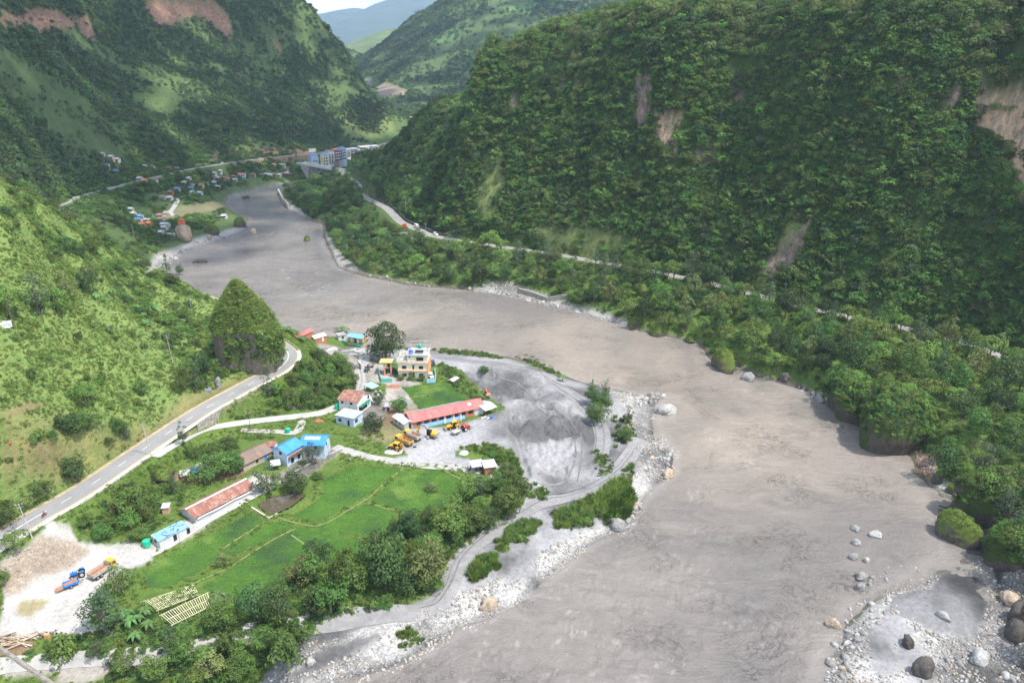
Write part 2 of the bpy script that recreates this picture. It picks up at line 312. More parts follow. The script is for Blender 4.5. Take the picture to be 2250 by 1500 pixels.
def m_terrain():
    b = NB('terrain', .95, .15); p = b.pos(); at = b.n('Attribute', attribute_name='col'); ms = b.n('Attribute', attribute_name='msk')
    sep = b.n('SeparateColor'); b.l(ms.outputs['Color'], sep.inputs['Color']); grav, gr, rk = sep.outputs[0], sep.outputs[1], sep.outputs[2]
    f1 = b.noise(p, .06, 6, .6); f2 = b.noise(p, .9, 5, .7); base = b.mix(1., at.outputs['Color'], b.ramp(f1, [(.3, .82), (.7, 1.18)]), 'MULTIPLY')
    base = b.mix(1., base, b.ramp(f2, [(.25, .72), (.75, 1.25)]), 'MULTIPLY')
    # grass: patches of other greens and dry straw
    g1 = b.ramp(b.noise(p, .22, 6, .7), [(.36, (.78, .88, .7)), (.52, (1, 1, 1)), (.68, (1.22, 1.08, .9))]); base = b.mix(gr, base, b.mix(1., base, g1, 'MULTIPLY'))
    # gravel: pebbles of different greys
    vo = b.n('TexVoronoi', Scale=2.6); b.l(p, vo.inputs['Vector']); peb = b.ramp(vo.outputs['Color'], [(0, .62), (.5, .95), (1, 1.45)])
    v2 = b.n('TexVoronoi', Scale=.9); b.l(p, v2.inputs['Vector']); big = b.ramp(v2.outputs['Distance'], [(.08, 1.25), (.22, 1.0), (.75, .88)])
    pb = b.mix(1., b.mix(1., base, peb, 'MULTIPLY'), big, 'MULTIPLY'); base = b.mix(grav, base, pb)
    # rock: strata and vertical streaks
    mpn = b.n('Mapping'); mpn.inputs['Scale'].default_value = (1, 1, .28); b.l(p, mpn.inputs['Vector']); st = b.noise(mpn.outputs['Vector'], .55, 7, .75)
    rc = b.mix(1., base, b.ramp(st, [(.34, (.30, .28, .30)), (.46, (.85, .85, .85)), (.60, (1.5, 1.35, 1.15))]), 'MULTIPLY'); base = b.mix(rk, base, rc)
    b.col(base); b.bump(b.noise(p, .5, 6, .7), 1.0, .9); b.bump(b.noise(p, 3., 3, .7), .8, .18)
    return b.m
def m_water():
    b = NB('muddy_water', .12, .7); p = b.pos(); at = b.n('Attribute', attribute_name='foam')
    mpn = b.n('Mapping'); mpn.inputs['Scale'].default_value = (.55, 1.0, 1); mpn.inputs['Rotation'].default_value = (0, 0, .9); b.l(p, mpn.inputs['Vector'])
    f = b.noise(p, .014, 5, .55, 1.5); c = b.ramp(f, [(.38, (.160, .147, .138)), (.62, (.220, .197, .175))])
    f2 = b.noise(mpn.outputs['Vector'], .13, 9, .70, 3.0); c = b.mix(1., c, b.ramp(f2, [(.32, .90), (.5, 1.0), (.66, 1.08)]), 'MULTIPLY')
    f3 = b.noise(p, .45, 7, .7, 2.5); c = b.mix(1., c, b.ramp(f3, [(.30, .74), (.40, .97), (.6, 1.0), (.72, 1.12)]), 'MULTIPLY')
    # eddy lines: thin curling bands where currents shear
    e1 = b.noise(p, .085, 4, .62, 2.6); e2 = b.noise(p, .23, 4, .65, 3.2); k1 = b.ramp(e1, [(.482, 0.), (.5, 1.), (.516, 0.)]); k2 = b.ramp(e2, [(.478, 0.), (.5, 1.), (.52, 0.)]); mk = b.ramp(b.noise(p, .03, 3, .6), [(.50, 0.), (.64, 1.)])
    kk = b.mix(1., b.mix(.5, k1, k2, 'ADD'), mk, 'MULTIPLY'); c = b.mix(1., c, b.ramp(kk, [(0, 1.), (1, .55)]), 'MULTIPLY')
    sa = b.n('Attribute', attribute_name='silt_glare'); c = b.mix(sa.outputs['Fac'], c, (1.42, 1.36, 1.27), 'MULTIPLY'); c = b.mix(at.outputs['Fac'], c, (.36, .335, .31)); b.col(c); b.bump(kk, .6, -.5)  # mid-river band: sandy tint with surface glare mixed into the base colour
    b.bump(f2, .55, 1.6); b.bump(f3, .55, .45); b.bump(b.noise(p, 2.6, 3, .6, .8), .35, .10); b.b.inputs['IOR'].default_value = 1.33
    return b.m
def m_leaf(name, c1, c2, trans=.25, hue=.03, vr=(.72, 1.3)):
    """foliage: every plant and every leaf a slightly different green"""
    b = NB(name, .55, .25); oi = b.n('ObjectInfo'); at = b.n('Attribute', attribute_name='tint')
    k = b.mix(oi.outputs['Random'], c1, c2); k = b.mix(1., k, b.ramp(at.outputs['Fac'], [(0, .62), (.6, 1.0), (1, 1.45)]), 'MULTIPLY')
    hs = b.n('HueSaturation'); mr = b.n('MapRange'); mr.inputs['To Min'].default_value = .5 - hue; mr.inputs['To Max'].default_value = .5 + hue * .6
    wn = b.n('TexWhiteNoise', noise_dimensions='1D'); b.l(oi.outputs['Random'], wn.inputs['W']); b.l(wn.outputs['Value'], mr.inputs['Value']); b.l(mr.outputs['Result'], hs.inputs['Hue'])
    mv = b.n('MapRange'); mv.inputs['To Min'].default_value = vr[0]; mv.inputs['To Max'].default_value = vr[1]; b.l(wn.outputs['Value'], mv.inputs['Value']); b.l(mv.outputs['Result'], hs.inputs['Value']); b.l(k, hs.inputs['Color'])
    b.col(hs.outputs['Color']); tr = b.n('BsdfTranslucent'); b.l(b.mix(1., hs.outputs['Color'], (1.25, 1.3, .6), 'MULTIPLY'), tr.inputs['Color'])
    ms = b.n('MixShader'); ms.inputs['Fac'].default_value = trans; b.l(b.b.outputs[0], ms.inputs[1]); b.l(tr.outputs[0], ms.inputs[2]); b.l(ms.outputs[0], b.t.nodes['Material Output'].inputs['Surface'])
    return b.m
M_TER = m_terrain(); M_WAT = m_water()
# ------------------------------------------------------------ object helpers
def tag(o, label=None, cat=None, group=None, kind=None):
    if label: o['label'] = label
    if cat: o['category'] = cat
    if group: o['group'] = group
    if kind: o['kind'] = kind
    return o
def npmesh(name, V, Fq, mats, parent=None, smooth=False):
    """fast mesh from arrays; Fq (n,3|4)"""
    me = bpy.data.meshes.new(name); V = np.asarray(V, np.float32); Fq = np.asarray(Fq, np.int32); k = Fq.shape[1]
    me.vertices.add(len(V)); me.vertices.foreach_set('co', V.ravel()); me.loops.add(Fq.size); me.loops.foreach_set('vertex_index', Fq.ravel())
    me.polygons.add(len(Fq)); me.polygons.foreach_set('loop_start', np.arange(0, Fq.size, k, dtype=np.int32)); me.polygons.foreach_set('loop_total', np.full(len(Fq), k, np.int32))
    if smooth: me.polygons.foreach_set('use_smooth', np.ones(len(Fq), bool))
    for m in (mats if isinstance(mats, (list, tuple)) else [mats]): me.materials.append(m)
    me.update(calc_edges=True); o = bpy.data.objects.new(name, me); COL.objects.link(o)
    if parent: o.parent = parent
    return o
def fattr(me, name, arr, ty='FLOAT', dom='POINT'):
    a = me.attributes.new(name, ty, dom); a.data.foreach_set('value' if ty in ('FLOAT', 'INT') else ('color' if 'COLOR' in ty else 'vector'), np.asarray(arr, np.float32 if ty != 'INT' else np.int32).ravel())
# ------------------------------------------------------------ surface cover of the ground
g = lambda *c: np.array(c, float)
GREEN, HILLG, FOREST, MOUNT = g(.10, .155, .034), g(.165, .232, .070), g(.040, .066, .018), g(.085, .125, .045)
SAND, GRAV, DIRT, SOIL, PALE, RED = g(.235, .232, .235), g(.33, .32, .305), g(.28, .255, .225), g(.22, .145, .09), g(.44, .42, .395), g(.30, .19, .13)
CLR = np.zeros((NR, NA, 3)); MSK = np.zeros((NR, NA, 3)); MSK[..., 1] = 1
CLR[:] = GREEN
wx = fbm(GX, GY, 7, 3, 1) * (38000 / np.maximum(GY, 60) ** 1.6); QX = PX + wx; QY = PY + fbm(GX, GY, 8, 3, 3) * (20000 / np.maximum(GY, 60) ** 1.6)
hill = (Z > 14.5) & ~isR & (GY < 400) & (GX < -60); CLR[hill] = HILLG; CLR[isR] = FOREST; mq = np.clip((GY - 380 + 40 * n1) / 120, 0, 1)[..., None] * (~isR)[..., None]; CLR[:] = CLR * (1 - mq) + MOUNT * mq
WETN = fbm(GX, GY, 16, 5, 4)
def cover(s, c, grav=0, grass=0, rock=0, a=1., cond=None, soft=2):
    m = inpoly(QX, QY, XY(s)) if isinstance(s, str) else s
    if cond is not None: m = m & cond
    m = (blur(m.astype(float), soft) if soft else m.astype(float)) * a; CLR[:] = CLR * (1 - m[..., None]) + c * m[..., None]
    MSK[:] = MSK * (1 - m[..., None]) + np.array([grav, grass, rock], float) * m[..., None]
lowL = Z < 5.2
# the whole sand and gravel bank
cover('''820 765,960 772,1120 788,1240 830,1420 860,1480 900,1500 1050,1400 1180,1200 1300,1000 1400,800 1500,560 1520,600 1460,650 1410,760 1352,900 1330,960 1300,990 1230,
 1060 1180,1120 1150,1150 1120,1150 1060,1146 1030,1128 1000,1118 960,1112 900,1062 860,1010 812,960 800,900 800,820 790''', SAND)
cover(inpoly(QX, QY, XY('1330 850,1500 860,1500 1100,1400 1200,1200 1330,1000 1420,800 1510,560 1530,610 1470,700 1400,820 1380,950 1340,1040 1290,1100 1270,1230 1190,1330 1150,1390 1100,1400 1020,1370 960,1380 900')), GRAV, grav=1)
cover('1800 1540,1830 1400,1960 1290,2180 1220,2260 1220,2260 1560', GRAV, grav=1, cond=Z > -.6)
cover('1960 1310,2050 1290,2090 1230,2130 1240,2165 1320,2150 1400,2060 1395,2000 1360,1930 1350', SAND * .75, cond=Z > -.6); cover('2170 1190,2215 1230,2190 1290', SAND * .7)
cover('1890 1380,1960 1345,2010 1390,1960 1420,2000 1470,1930 1490', SAND * .95); cover('1960 1400,2010 1410,2060 1490,2000 1500', SAND * 1.05)
cover('1130 1230,1170 1200,1180 1260,1090 1290', SAND * 1.2, grav=.2); cover('690 1440,830 1390,840 1400,700 1470,640 1490', SAND * .7); cover('700 1385,800 1370,760 1400,690 1420', SAND * .8, grav=.3)
cover('2000 990,2060 1000,2050 1060,2020 1040', RED, grav=1); cover('2030 1060,2140 1060,2150 1110,2080 1090', GRAV * 1.1, grav=.7)
cover('700 485,745 590,800 600,760 570,735 540', GRAV, grav=1); cover('1040 630,1110 620,1180 645,1260 670,1340 690,1400 715,1400 740,1250 690,1130 660,1040 645', GRAV * 1.1, grav=1)
cover('340 560,400 540,430 522,520 500,560 500,440 545,350 590,320 600', GRAV * 1.15, grav=1); cover('500 430,640 396,640 408,500 445', GRAV * .8, grav=1)
cover('600 420,660 460,690 490,640 470', PALE * .8, grav=.5)
# tracks, yards
cover('''700 752,750 765,790 790,850 800,870 830,905 835,905 850,840 842,806 838,790 870,770 868,780 840,775 800,735 790,700 770''', DIRT)
cover('''736 982,800 1000,860 1008,900 1000,868 985,860 975,880 940,930 940,1000 935,1090 905,1112 900,1120 960,1128 1000,1150 1030,1110 1032,1030 1025,960 1022,860 1018,770 1000,730 990''', SAND * 1.1, cond=Z > 4.4)
cover('860 930,900 925,890 960,850 975,780 960,800 940', g(.20, .19, .10), grass=1); cover('880 880,905 870,930 920,870 935,830 930', SOIL)
cover('1000 990,1080 975,1130 990,1120 1025,1060 1012,1000 1005', GREEN, grass=1, cond=Z > 4.4)
cover('''0 1230,60 1205,110 1140,150 1150,170 1185,225 1195,290 1190,340 1205,335 1230,280 1255,200 1310,200 1370,270 1390,200 1392,0 1400''', PALE)
cover('90 1175,170 1190,200 1210,150 1250,90 1260,40 1300,0 1310,0 1240', g(.33, .27, .21), grav=.6); cover('40 1320,110 1315,70 1355,35 1350', g(.30, .26, .15)); cover('0 1395,70 1400,90 1420,40 1440,0 1440', SOIL)
cover('0 1460,140 1448,260 1440,350 1437,480 1405,640 1390,640 1405,470 1425,330 1455,230 1475,200 1500,110 1500,130 1480,0 1485', DIRT * 1.2)
cover('760 868,860 868,840 930,790 930', DIRT); cover('850 830,930 840,900 880,850 880', DIRT * 1.05)
cover('415 1140,560 1040,600 1050,430 1170,345 1210,330 1200', PALE); cover('470 1010,560 1020,520 1050,400 1060,330 1060', SOIL * 1.1)
cover('700 985,752 985,690 1040,620 1060,600 1050', DIRT); cover('825 755,850 780,800 790,740 770', SAND * .9)
cover('600 840,560 865,480 905,430 945,400 975,420 940,500 890', g(.26, .22, .15), rock=.6)
# left slope: bare terraces
cover('0 930,130 900,240 935,330 935,330 960,260 1000,160 1060,100 1075,60 1040,0 1060', g(.22, .20, .085), grass=1, a=.6); cover('0 905,50 888,110 882,90 895,30 912,0 922', SOIL); cover('0 1000,60 985,180 965,185 972,60 995,0 1012', SOIL * .9)
cover('60 985,120 975,140 995,80 1010', SOIL, a=.7); cover('400 870,480 840,560 825,520 850,430 900,350 950,300 985,300 970', SOIL * 1.05, a=.5)
cover('0 1030,130 990,140 996,0 1044', SOIL, a=.8)
sw = (MSK[..., 1] < .3) & (GY < 420) & (GX > -75); CLR[sw] *= (1 + np.clip(WETN[sw] * 1.6, -.5, .35))[:, None]
cover((Z < .75) & (Z > -.5) & (MSK[..., 1] > .5) & (GY < 900), g(.17, .15, .125), rock=.4, soft=1)
wet_ = np.clip(1 - np.abs(Z - .1) / .55, 0, 1) * (GY < 900); CLR *= (1 - .45 * wet_)[..., None]
# fields and mountain scars
cover('330 470,420 450,480 440,500 455,400 480,330 490', g(.17, .16, .09)); cover('520 335,600 325,690 330,690 345,560 360,500 360', RED, rock=.7, a=.8); cover('470 330,520 325,500 350,455 360', g(.16, .13, .08), a=.8)
for s in ('310 0,345 60,385 60,390 45,430 35,470 60,500 90,512 70,500 30,480 20,470 0', '590 80,620 125,615 90', '70 60,85 85,95 70,115 60,180 60,120 20,60 20,0 30,0 60,20 62', '150 40,195 90,210 88,190 30'):
    cover(s, g(.27, .165, .115), rock=1, soft=1, cond=GY > 500)
cover('800 168,818 176,812 190,800 186', PALE * .45, rock=1); cover('830 190,850 180,895 200,890 212,832 210', g(.24, .20, .16), rock=1)
cover('1140 10,1220 0,1250 8,1150 30,1100 20', g(.10, .19, .06), cond=GY > 1500); cover('960 60,1010 55,1010 90,950 95', g(.10, .17, .06), cond=GY > 1500)
for s in ('1388 172,1438 168,1430 225,1422 290,1398 295,1394 230', '1434 250,1500 262,1486 330,1464 352,1440 315', '2140 200,2200 205,2260 200,2260 420,2200 385,2225 330,2150 290,2135 240', '2075 190,2110 195,2100 235,2075 225',
          '1205 175,1240 180,1230 200,1205 195', '1260 175,1285 180,1275 210,1262 208', '1975 170,1995 170,1985 230,1970 225', '1520 325,1590 330,1570 375,1530 350', '1605 205,1650 205,1640 230,1610 232', '1740 500,1790 470,1760 560,1700 610,1670 600', '1120 225,1145 225,1140 260,1120 255', '1900 210,1925 215,1920 240'):
    cover(s, g(.36, .275, .20) if '14' in s[:3] or '21' in s[:3] else g(.19, .15, .135), rock=1, soft=1, cond=isR)
for s in ('1040 470,1050 400,1090 330,1120 345,1105 420,1090 490', '1180 480,1300 480,1420 510,1300 560,1180 540', '1700 560,1730 470,1800 450,1790 480', '800 200,850 240,868 285,820 300,760 300,740 240'):
    cover(s, g(.17, .205, .07), a=.95, soft=4)
# ------------------------------------------------------------ ground objects
idx = np.arange(NR * NA).reshape(NR, NA); QF = np.stack([idx[:-1, :-1], idx[:-1, 1:], idx[1:, 1:], idx[1:, :-1]], -1).reshape(-1, 4)[:, ::-1]
cx = GX[:-1, :-1].ravel(); cy = GY[:-1, :-1].ravel(); cz = Z[:-1, :-1].ravel()
rg = isR[:-1, :-1].ravel() & (dR2[:-1, :-1].ravel() > 5) & (cy < 1000); mt = (cy > 640) & ~rg & ((cz > 38) | (cy > 900)); hs_ = (((Z > 14.5) & ~isR & (GY < 640) & (GX < -60))[:-1, :-1].ravel()) & ~rg & ~mt
VV = np.stack([GX, GY, Z], -1).reshape(-1, 3)
for nm, m in (('cliff', rg), ('mountain', mt), ('hillside', hs_), ('ground', ~(rg | mt | hs_))):
    f = QF[m]; u, inv = np.unique(f, return_inverse=True); o = npmesh(nm, VV[u], inv.reshape(-1, 4), M_TER, smooth=True); tag(o, kind='structure')
    fattr(o.data, 'col', np.c_[CLR.reshape(-1, 3)[u], np.ones(len(u))], 'FLOAT_COLOR'); fattr(o.data, 'msk', np.c_[MSK.reshape(-1, 3)[u], np.ones(len(u))], 'FLOAT_COLOR')
# river sheet with real waves
RA, RRn = 900, 700; raz = np.linspace(A0, A1, RA); rrr = np.exp(np.linspace(math.log(20), math.log(1150), RRn)); RX = rrr[:, None] * np.sin(raz); RY = rrr[:, None] * np.cos(raz)
turb = np.clip(fbm(RX, RY, 45, 3, 2) * 1.6 + .55, .12, 1.3); wz = (fbm(RX + 3 * fbm(RX, RY, 8, 2, 1), RY, 4.5, 4, 0) * .10 - np.abs(fbm(RX + 4 * fbm(RX, RY, 6, 2, 4), RY, 2.6, 4, 3)) * .05) * turb
for x_, y_, r_ in XY('1480 1300 7,1295 1290 6,1560 1180 6,1500 1240 5,1250 1380 6,1640 1020 8,1700 940 7,1760 880 6,1600 1330 6,1690 1400 7,1440 1190 5,1540 1090 6,1470 1420 6,1380 1330 5,1660 860 7,1620 815 5,1100 1440 6,1350 1440 7,1750 1390 6,740 735 5,690 640 9,1560 960 6,1780 1010 5'):
    q = W(x_, y_, 0); m_ = (np.abs(RX - q[0]) < r_ * 3) & (np.abs(RY - q[1]) < r_ * 3); e_ = np.exp(-((RX[m_] - q[0]) ** 2 * 1. + (RY[m_] - q[1]) ** 2) / r_ ** 2) ; wz[m_] += e_ * (fbm(RX[m_] + 2 * fbm(RX[m_], RY[m_], 4, 2, 1), RY[m_], 2.0, 4, 2, .65) * .8); turb[m_] += e_ * 1.2
idr = np.arange(RRn * RA).reshape(RRn, RA); rf = np.stack([idr[:-1, :-1], idr[1:, :-1], idr[1:, 1:], idr[:-1, 1:]], -1).reshape(-1, 4)
gz = hgt(RX, RY); wet = (blur((gz < .8).astype(float), 3) > .001)[:-1, :-1].ravel() & (RY[:-1, :-1].ravel() < 1100); f = rf[wet]; u, inv = np.unique(f, return_inverse=True)
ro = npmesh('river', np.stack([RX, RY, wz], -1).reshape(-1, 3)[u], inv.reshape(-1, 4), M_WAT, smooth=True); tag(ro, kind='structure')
foam = np.clip(fbm(RX + 6 * fbm(RX, RY, 12, 2, 4), RY, 3.2, 5, 5, .75) * 3.2 - .85, 0, 1) * turb * .45 + np.clip(1 - np.abs(gz + .3) / .35, 0, 1) * .25; fattr(ro.data, 'foam', np.clip(foam, 0, 1).reshape(-1)[u])
# paler middle reach: sandier current plus sun and cloud glare put into the colour
pl = P('600 640 0,760 690 0,1000 720 0,1250 770 0,1450 850 0,1560 950 0,1620 1080 0'); dpl, _ = dseg(RX + 14 * fbm(RX, RY, 40, 3, 1), RY + 14 * fbm(RX, RY, 40, 3, 2), [q[:2] for q in pl]); slt_glare = np.clip(1.15 - dpl / 62, 0, 1) * np.clip((420 - RY) / 60, 0, 1) * np.clip((RY - 175) / 70, 0, 1); fattr(ro.data, 'silt_glare', slt_glare.reshape(-1)[u])
# ------------------------------------------------------------ far ranges
def ridge(name, pts, y0, y1, c, amp, sc_):
    """a range whose crest passes through the surveyed points"""
    cr_ = np.array([WY(px, py, y1) for px, py in pts]); xs = np.linspace(cr_[0, 0], cr_[-1, 0], 220); hc = np.interp(xs, cr_[:, 0], cr_[:, 2]); N = 60; v = []
    for j in range(N):
        t = j / (N - 1); y = y0 + (y1 - y0) * t if j < N - 8 else y1 + (j - N + 8) * (y1 - y0) * .04; t2 = min(1, j / (N - 9)); k = t2 if j < N - 8 else 1 - (j - N + 9) * .05
        z = 20 + (hc - 20) * (k ** .8) + fbm(xs, xs * 0 + y * 1.5, sc_, 5, 2) * amp * math.sin(math.pi * min(1, t2)) + fbm(xs, xs * 0 + y, sc_ * .2, 3, 1) * amp * .12
        v.append(np.stack([xs, xs * 0 + y, z], -1))
    v = np.concatenate(v); i = np.arange(N * 220).reshape(N, 220); f = np.stack([i[:-1, :-1], i[:-1, 1:], i[1:, 1:], i[1:, :-1]], -1).reshape(-1, 4)
    o = npmesh(name, v, f, simple(name + '_cover', c, .35, .004 if y1 > 6000 else .012, .95, .1), smooth=True); return tag(o, kind='structure')
ridge('far_hill', [(560, 190), (700, 150), (745, 105), (780, 95), (820, 80), (860, 66), (900, 60), (1000, 50), (1200, 50)], 3300, 4400, (.11, .15, .05), 30, 500)
ridge('distant_mountains', [(200, 60), (500, 55), (640, 48), (700, 42), (720, 36), (745, 34), (780, 26), (800, 22), (830, 26), (850, 14), (880, 4), (900, -4), (1000, -25), (1300, -30), (1700, 0)], 6500, 11500, (.05, .08, .05), 120, 2500)
# ------------------------------------------------------------ plants
BBZ = {}
RS = np.random.RandomState(11); rnd = random.Random(5)
def unit(n, rs=RS):
    v = rs.normal(size=(n, 3)); return v / np.linalg.norm(v, axis=1)[:, None]
def leaves(c, nrm, size, asp=.5, rs=RS):
    """rhombic leaves at centres c facing nrm"""
    n = len(c); nrm = nrm / np.linalg.norm(nrm, axis=1)[:, None]; t = np.cross(nrm, unit(n, rs)); t /= np.linalg.norm(t, axis=1)[:, None] + 1e-9; b = np.cross(nrm, t)
    s = (size * (.6 + .8 * rs.rand(n)))[:, None] if np.ndim(size) == 0 else size[:, None]
    V = np.stack([c - t * s * .5, c + b * s * asp * .5 - nrm * s * .08, c + t * s * .5, c - b * s * asp * .5 - nrm * s * .08], 1).reshape(-1, 3); return V, np.arange(4 * n).reshape(n, 4)
def clumps(shape, n, per, lsize, seed, cr=(.24, .38), up=.5):
    """crown = leaf clumps filling an uneven envelope; shape(unit dirs) -> centre of clump"""
    rs = np.random.RandomState(seed); d = unit(n, rs); cen = shape(d, rs); V = []; T = []
    for i in range(n):
        r = rs.uniform(*cr); m = int(per * (r / cr[1]) ** 1.6); k = unit(m, rs); k[:, 2] = np.abs(k[:, 2]) * np.where(rs.rand(m) < .8, 1, -1); out = cen[i] / (np.linalg.norm(cen[i]) + .1)
        k = k + out * .35; k /= np.linalg.norm(k, axis=1)[:, None]; sh = rs.uniform(.65, 1.05, m) ** .5; p = cen[i] + k * r * sh[:, None] * np.array([1, 1, .8])
        v, f = leaves(p, k + unit(m, rs) * .75 + np.array([0, 0, up]), lsize, .55, rs); V.append(v); T.append(np.repeat(np.clip(rs.normal(.5, .13) + rs.normal(0, .16, m), 0, 1), 4))
    V = np.concatenate(V); return V, np.arange(len(V)).reshape(-1, 4), np.concatenate(T)
def sh_round(d, rs): r = rs.uniform(.45, .82, len(d)) * (1 + .18 * np.sin(d[:, 0] * 4 + 1)); p = d * r[:, None]; p[:, 2] = np.maximum(p[:, 2], -.35) * .85; return p
def sh_tall(d, rs): p = d * rs.uniform(.35, .8, len(d))[:, None]; p[:, :2] *= (.75 - .25 * p[:, 2:3]); p[:, 2] *= 1.5; return p
def sh_flat(d, rs): p = d * rs.uniform(.5, .95, len(d))[:, None]; p[:, 2] = np.abs(p[:, 2]) * .45 + rs.uniform(-.25, .1, len(d)); return p
def sh_dome(d, rs): p = d * rs.uniform(.4, .8, len(d))[:, None]; p[:, 2] = np.abs(p[:, 2]) * .85 - .1; return p
def sh_cone(d, rs): z = rs.rand(len(d)); a = rs.rand(len(d)) * 6.28; r = (1 - z) ** .8 * .62 * rs.uniform(.5, 1, len(d)); return np.stack([np.cos(a) * r, np.sin(a) * r, z * 2.2 - .9], 1)
def sh_ragged(d, rs): p = sh_round(d, rs); k = rs.rand(len(d)) < .5; p[k] *= np.array([1.15, .7, 1.25]); return p
def foliage_mesh(name, V, Fq, T, mat):
    me = bpy.data.meshes.new(name); V = np.asarray(V, np.float32); k = Fq.shape[1]
    me.vertices.add(len(V)); me.vertices.foreach_set('co', V.ravel()); me.loops.add(Fq.size); me.loops.foreach_set('vertex_index', Fq.astype(np.int32).ravel())
    me.polygons.add(len(Fq)); me.polygons.foreach_set('loop_start', np.arange(0, Fq.size, k, dtype=np.int32)); me.polygons.foreach_set('loop_total', np.full(len(Fq), k, np.int32))
    me.materials.append(mat); me.update(calc_edges=True); fattr(me, 'tint', T); return me
def tube_mesh(paths, seg=6):
    """paths: list of (points, radii)"""
    V = []; Fq = []
    for pts, rad in paths:
        pts = np.array(pts, float); b0 = len(V)
        for i, p in enumerate(pts):
            d = pts[min(i + 1, len(pts) - 1)] - pts[max(i - 1, 0)]; d /= np.linalg.norm(d) + 1e-9; a = np.cross(d, [1, .01, 0] if abs(d[0]) < .9 else [0, 1, 0]); a /= np.linalg.norm(a); b = np.cross(d, a)
            for j in range(seg): w = 6.2832 * j / seg; V.append(p + (a * math.cos(w) + b * math.sin(w)) * rad[i])
        for i in range(len(pts) - 1):
            for j in range(seg): Fq.append((b0 + i * seg + j, b0 + i * seg + (j + 1) % seg, b0 + (i + 1) * seg + (j + 1) % seg, b0 + (i + 1) * seg + j))
    return np.array(V), np.array(Fq)
LM = dict(dark=m_leaf('leaf_dark', (.034, .074, .022), (.068, .125, .036)), mid=m_leaf('leaf_mid', (.055, .120, .025), (.115, .190, .040)), light=m_leaf('leaf_light', (.085, .16, .030), (.15, .235, .05)),
          olive=m_leaf('leaf_olive', (.11, .15, .05), (.18, .22, .07)), grey=m_leaf('leaf_grey', (.055, .094, .044), (.10, .15, .07)), grass=m_leaf('leaf_grass', (.16, .235, .06), (.25, .335, .095), .45), straw=m_leaf('leaf_straw', (.20, .25, .07), (.30, .33, .12), .4), banana=m_leaf('leaf_banana', (.07, .15, .04), (.12, .22, .07), .35),
          far=m_leaf('leaf_far', (.052, .100, .038), (.098, .155, .052)), cliff=m_leaf('leaf_cliff', (.050, .110, .022), (.145, .235, .045), .34, .035, (.5, 1.65)))
BARK = simple('bark', (.16, .13, .10), .25, 3., .9)
SPEC = {}
def species(key, shape, n, per, ls, mat, seed, trunk_h=.9, cr=(.24, .38), variants=2, zoff=0, limbs=5):
    for v in range(variants):
        V, Fq, T = clumps(shape, n, per, ls, seed + v * 31, cr); V[:, 2] += trunk_h + zoff; rs = np.random.RandomState(seed + v)
        d = unit(limbs, rs); top = V[:, 2].max(); paths = [([(0, 0, -.15), (.02, .01, trunk_h * .5), (.04 * rs.normal(), .04 * rs.normal(), trunk_h), (0.05, 0, trunk_h + .35 * (top - trunk_h))], [.062, .048, .036, .014])]
        for q in d: paths.append(([(0, 0, trunk_h * rs.uniform(.45, .8)), (q[0] * .3, q[1] * .3, trunk_h * .95 + .05), (q[0] * .62, q[1] * .62, trunk_h + .25 * rs.rand() + .1)], [.032, .022, .010]))
        tv_, tf = tube_mesh(paths); tm = bpy.data.meshes.new(key + '_trunk'); tm.from_pydata([tuple(x) for x in tv_], [], [tuple(map(int, x)) for x in tf]); tm.materials.append(BARK)
        SPEC.setdefault(key, []).append((foliage_mesh(key + '_crown', V, Fq, T, LM[mat] if mat in LM else mat), tm))
species('broad', sh_round, 36, 82, .115, 'mid', 1, .9, (.27, .42), variants=3); species('dark', sh_ragged, 34, 84, .110, 'dark', 3, 1.0, (.26, .40), variants=3); species('light', sh_flat, 26, 70, .125, 'light', 5, 1.15, variants=3)
species('grey', sh_tall, 30, 60, .10, 'grey', 7, 1.3, (.2, .33)); species('olive', sh_round, 30, 60, .12, 'olive', 9, .9); species('slim', sh_cone, 26, 50, .11, 'mid', 12, 1.3, (.16, .26)); species('airy', sh_tall, 26, 64, .11, 'grey', 15, 1.3, (.15, .26))
species('great', sh_round, 62, 90, .085, 'dark', 77, .75, (.24, .36), 1)
species('bush', sh_dome, 15, 70, .17, 'mid', 21, .15, (.28, .44), 3, limbs=2); species('lbush', sh_dome, 14, 60, .18, 'light', 24, .15, (.28, .44), 3, limbs=2); species('dbush', sh_dome, 14, 60, .17, 'dark', 27, .15, (.28, .44), 2, limbs=2)
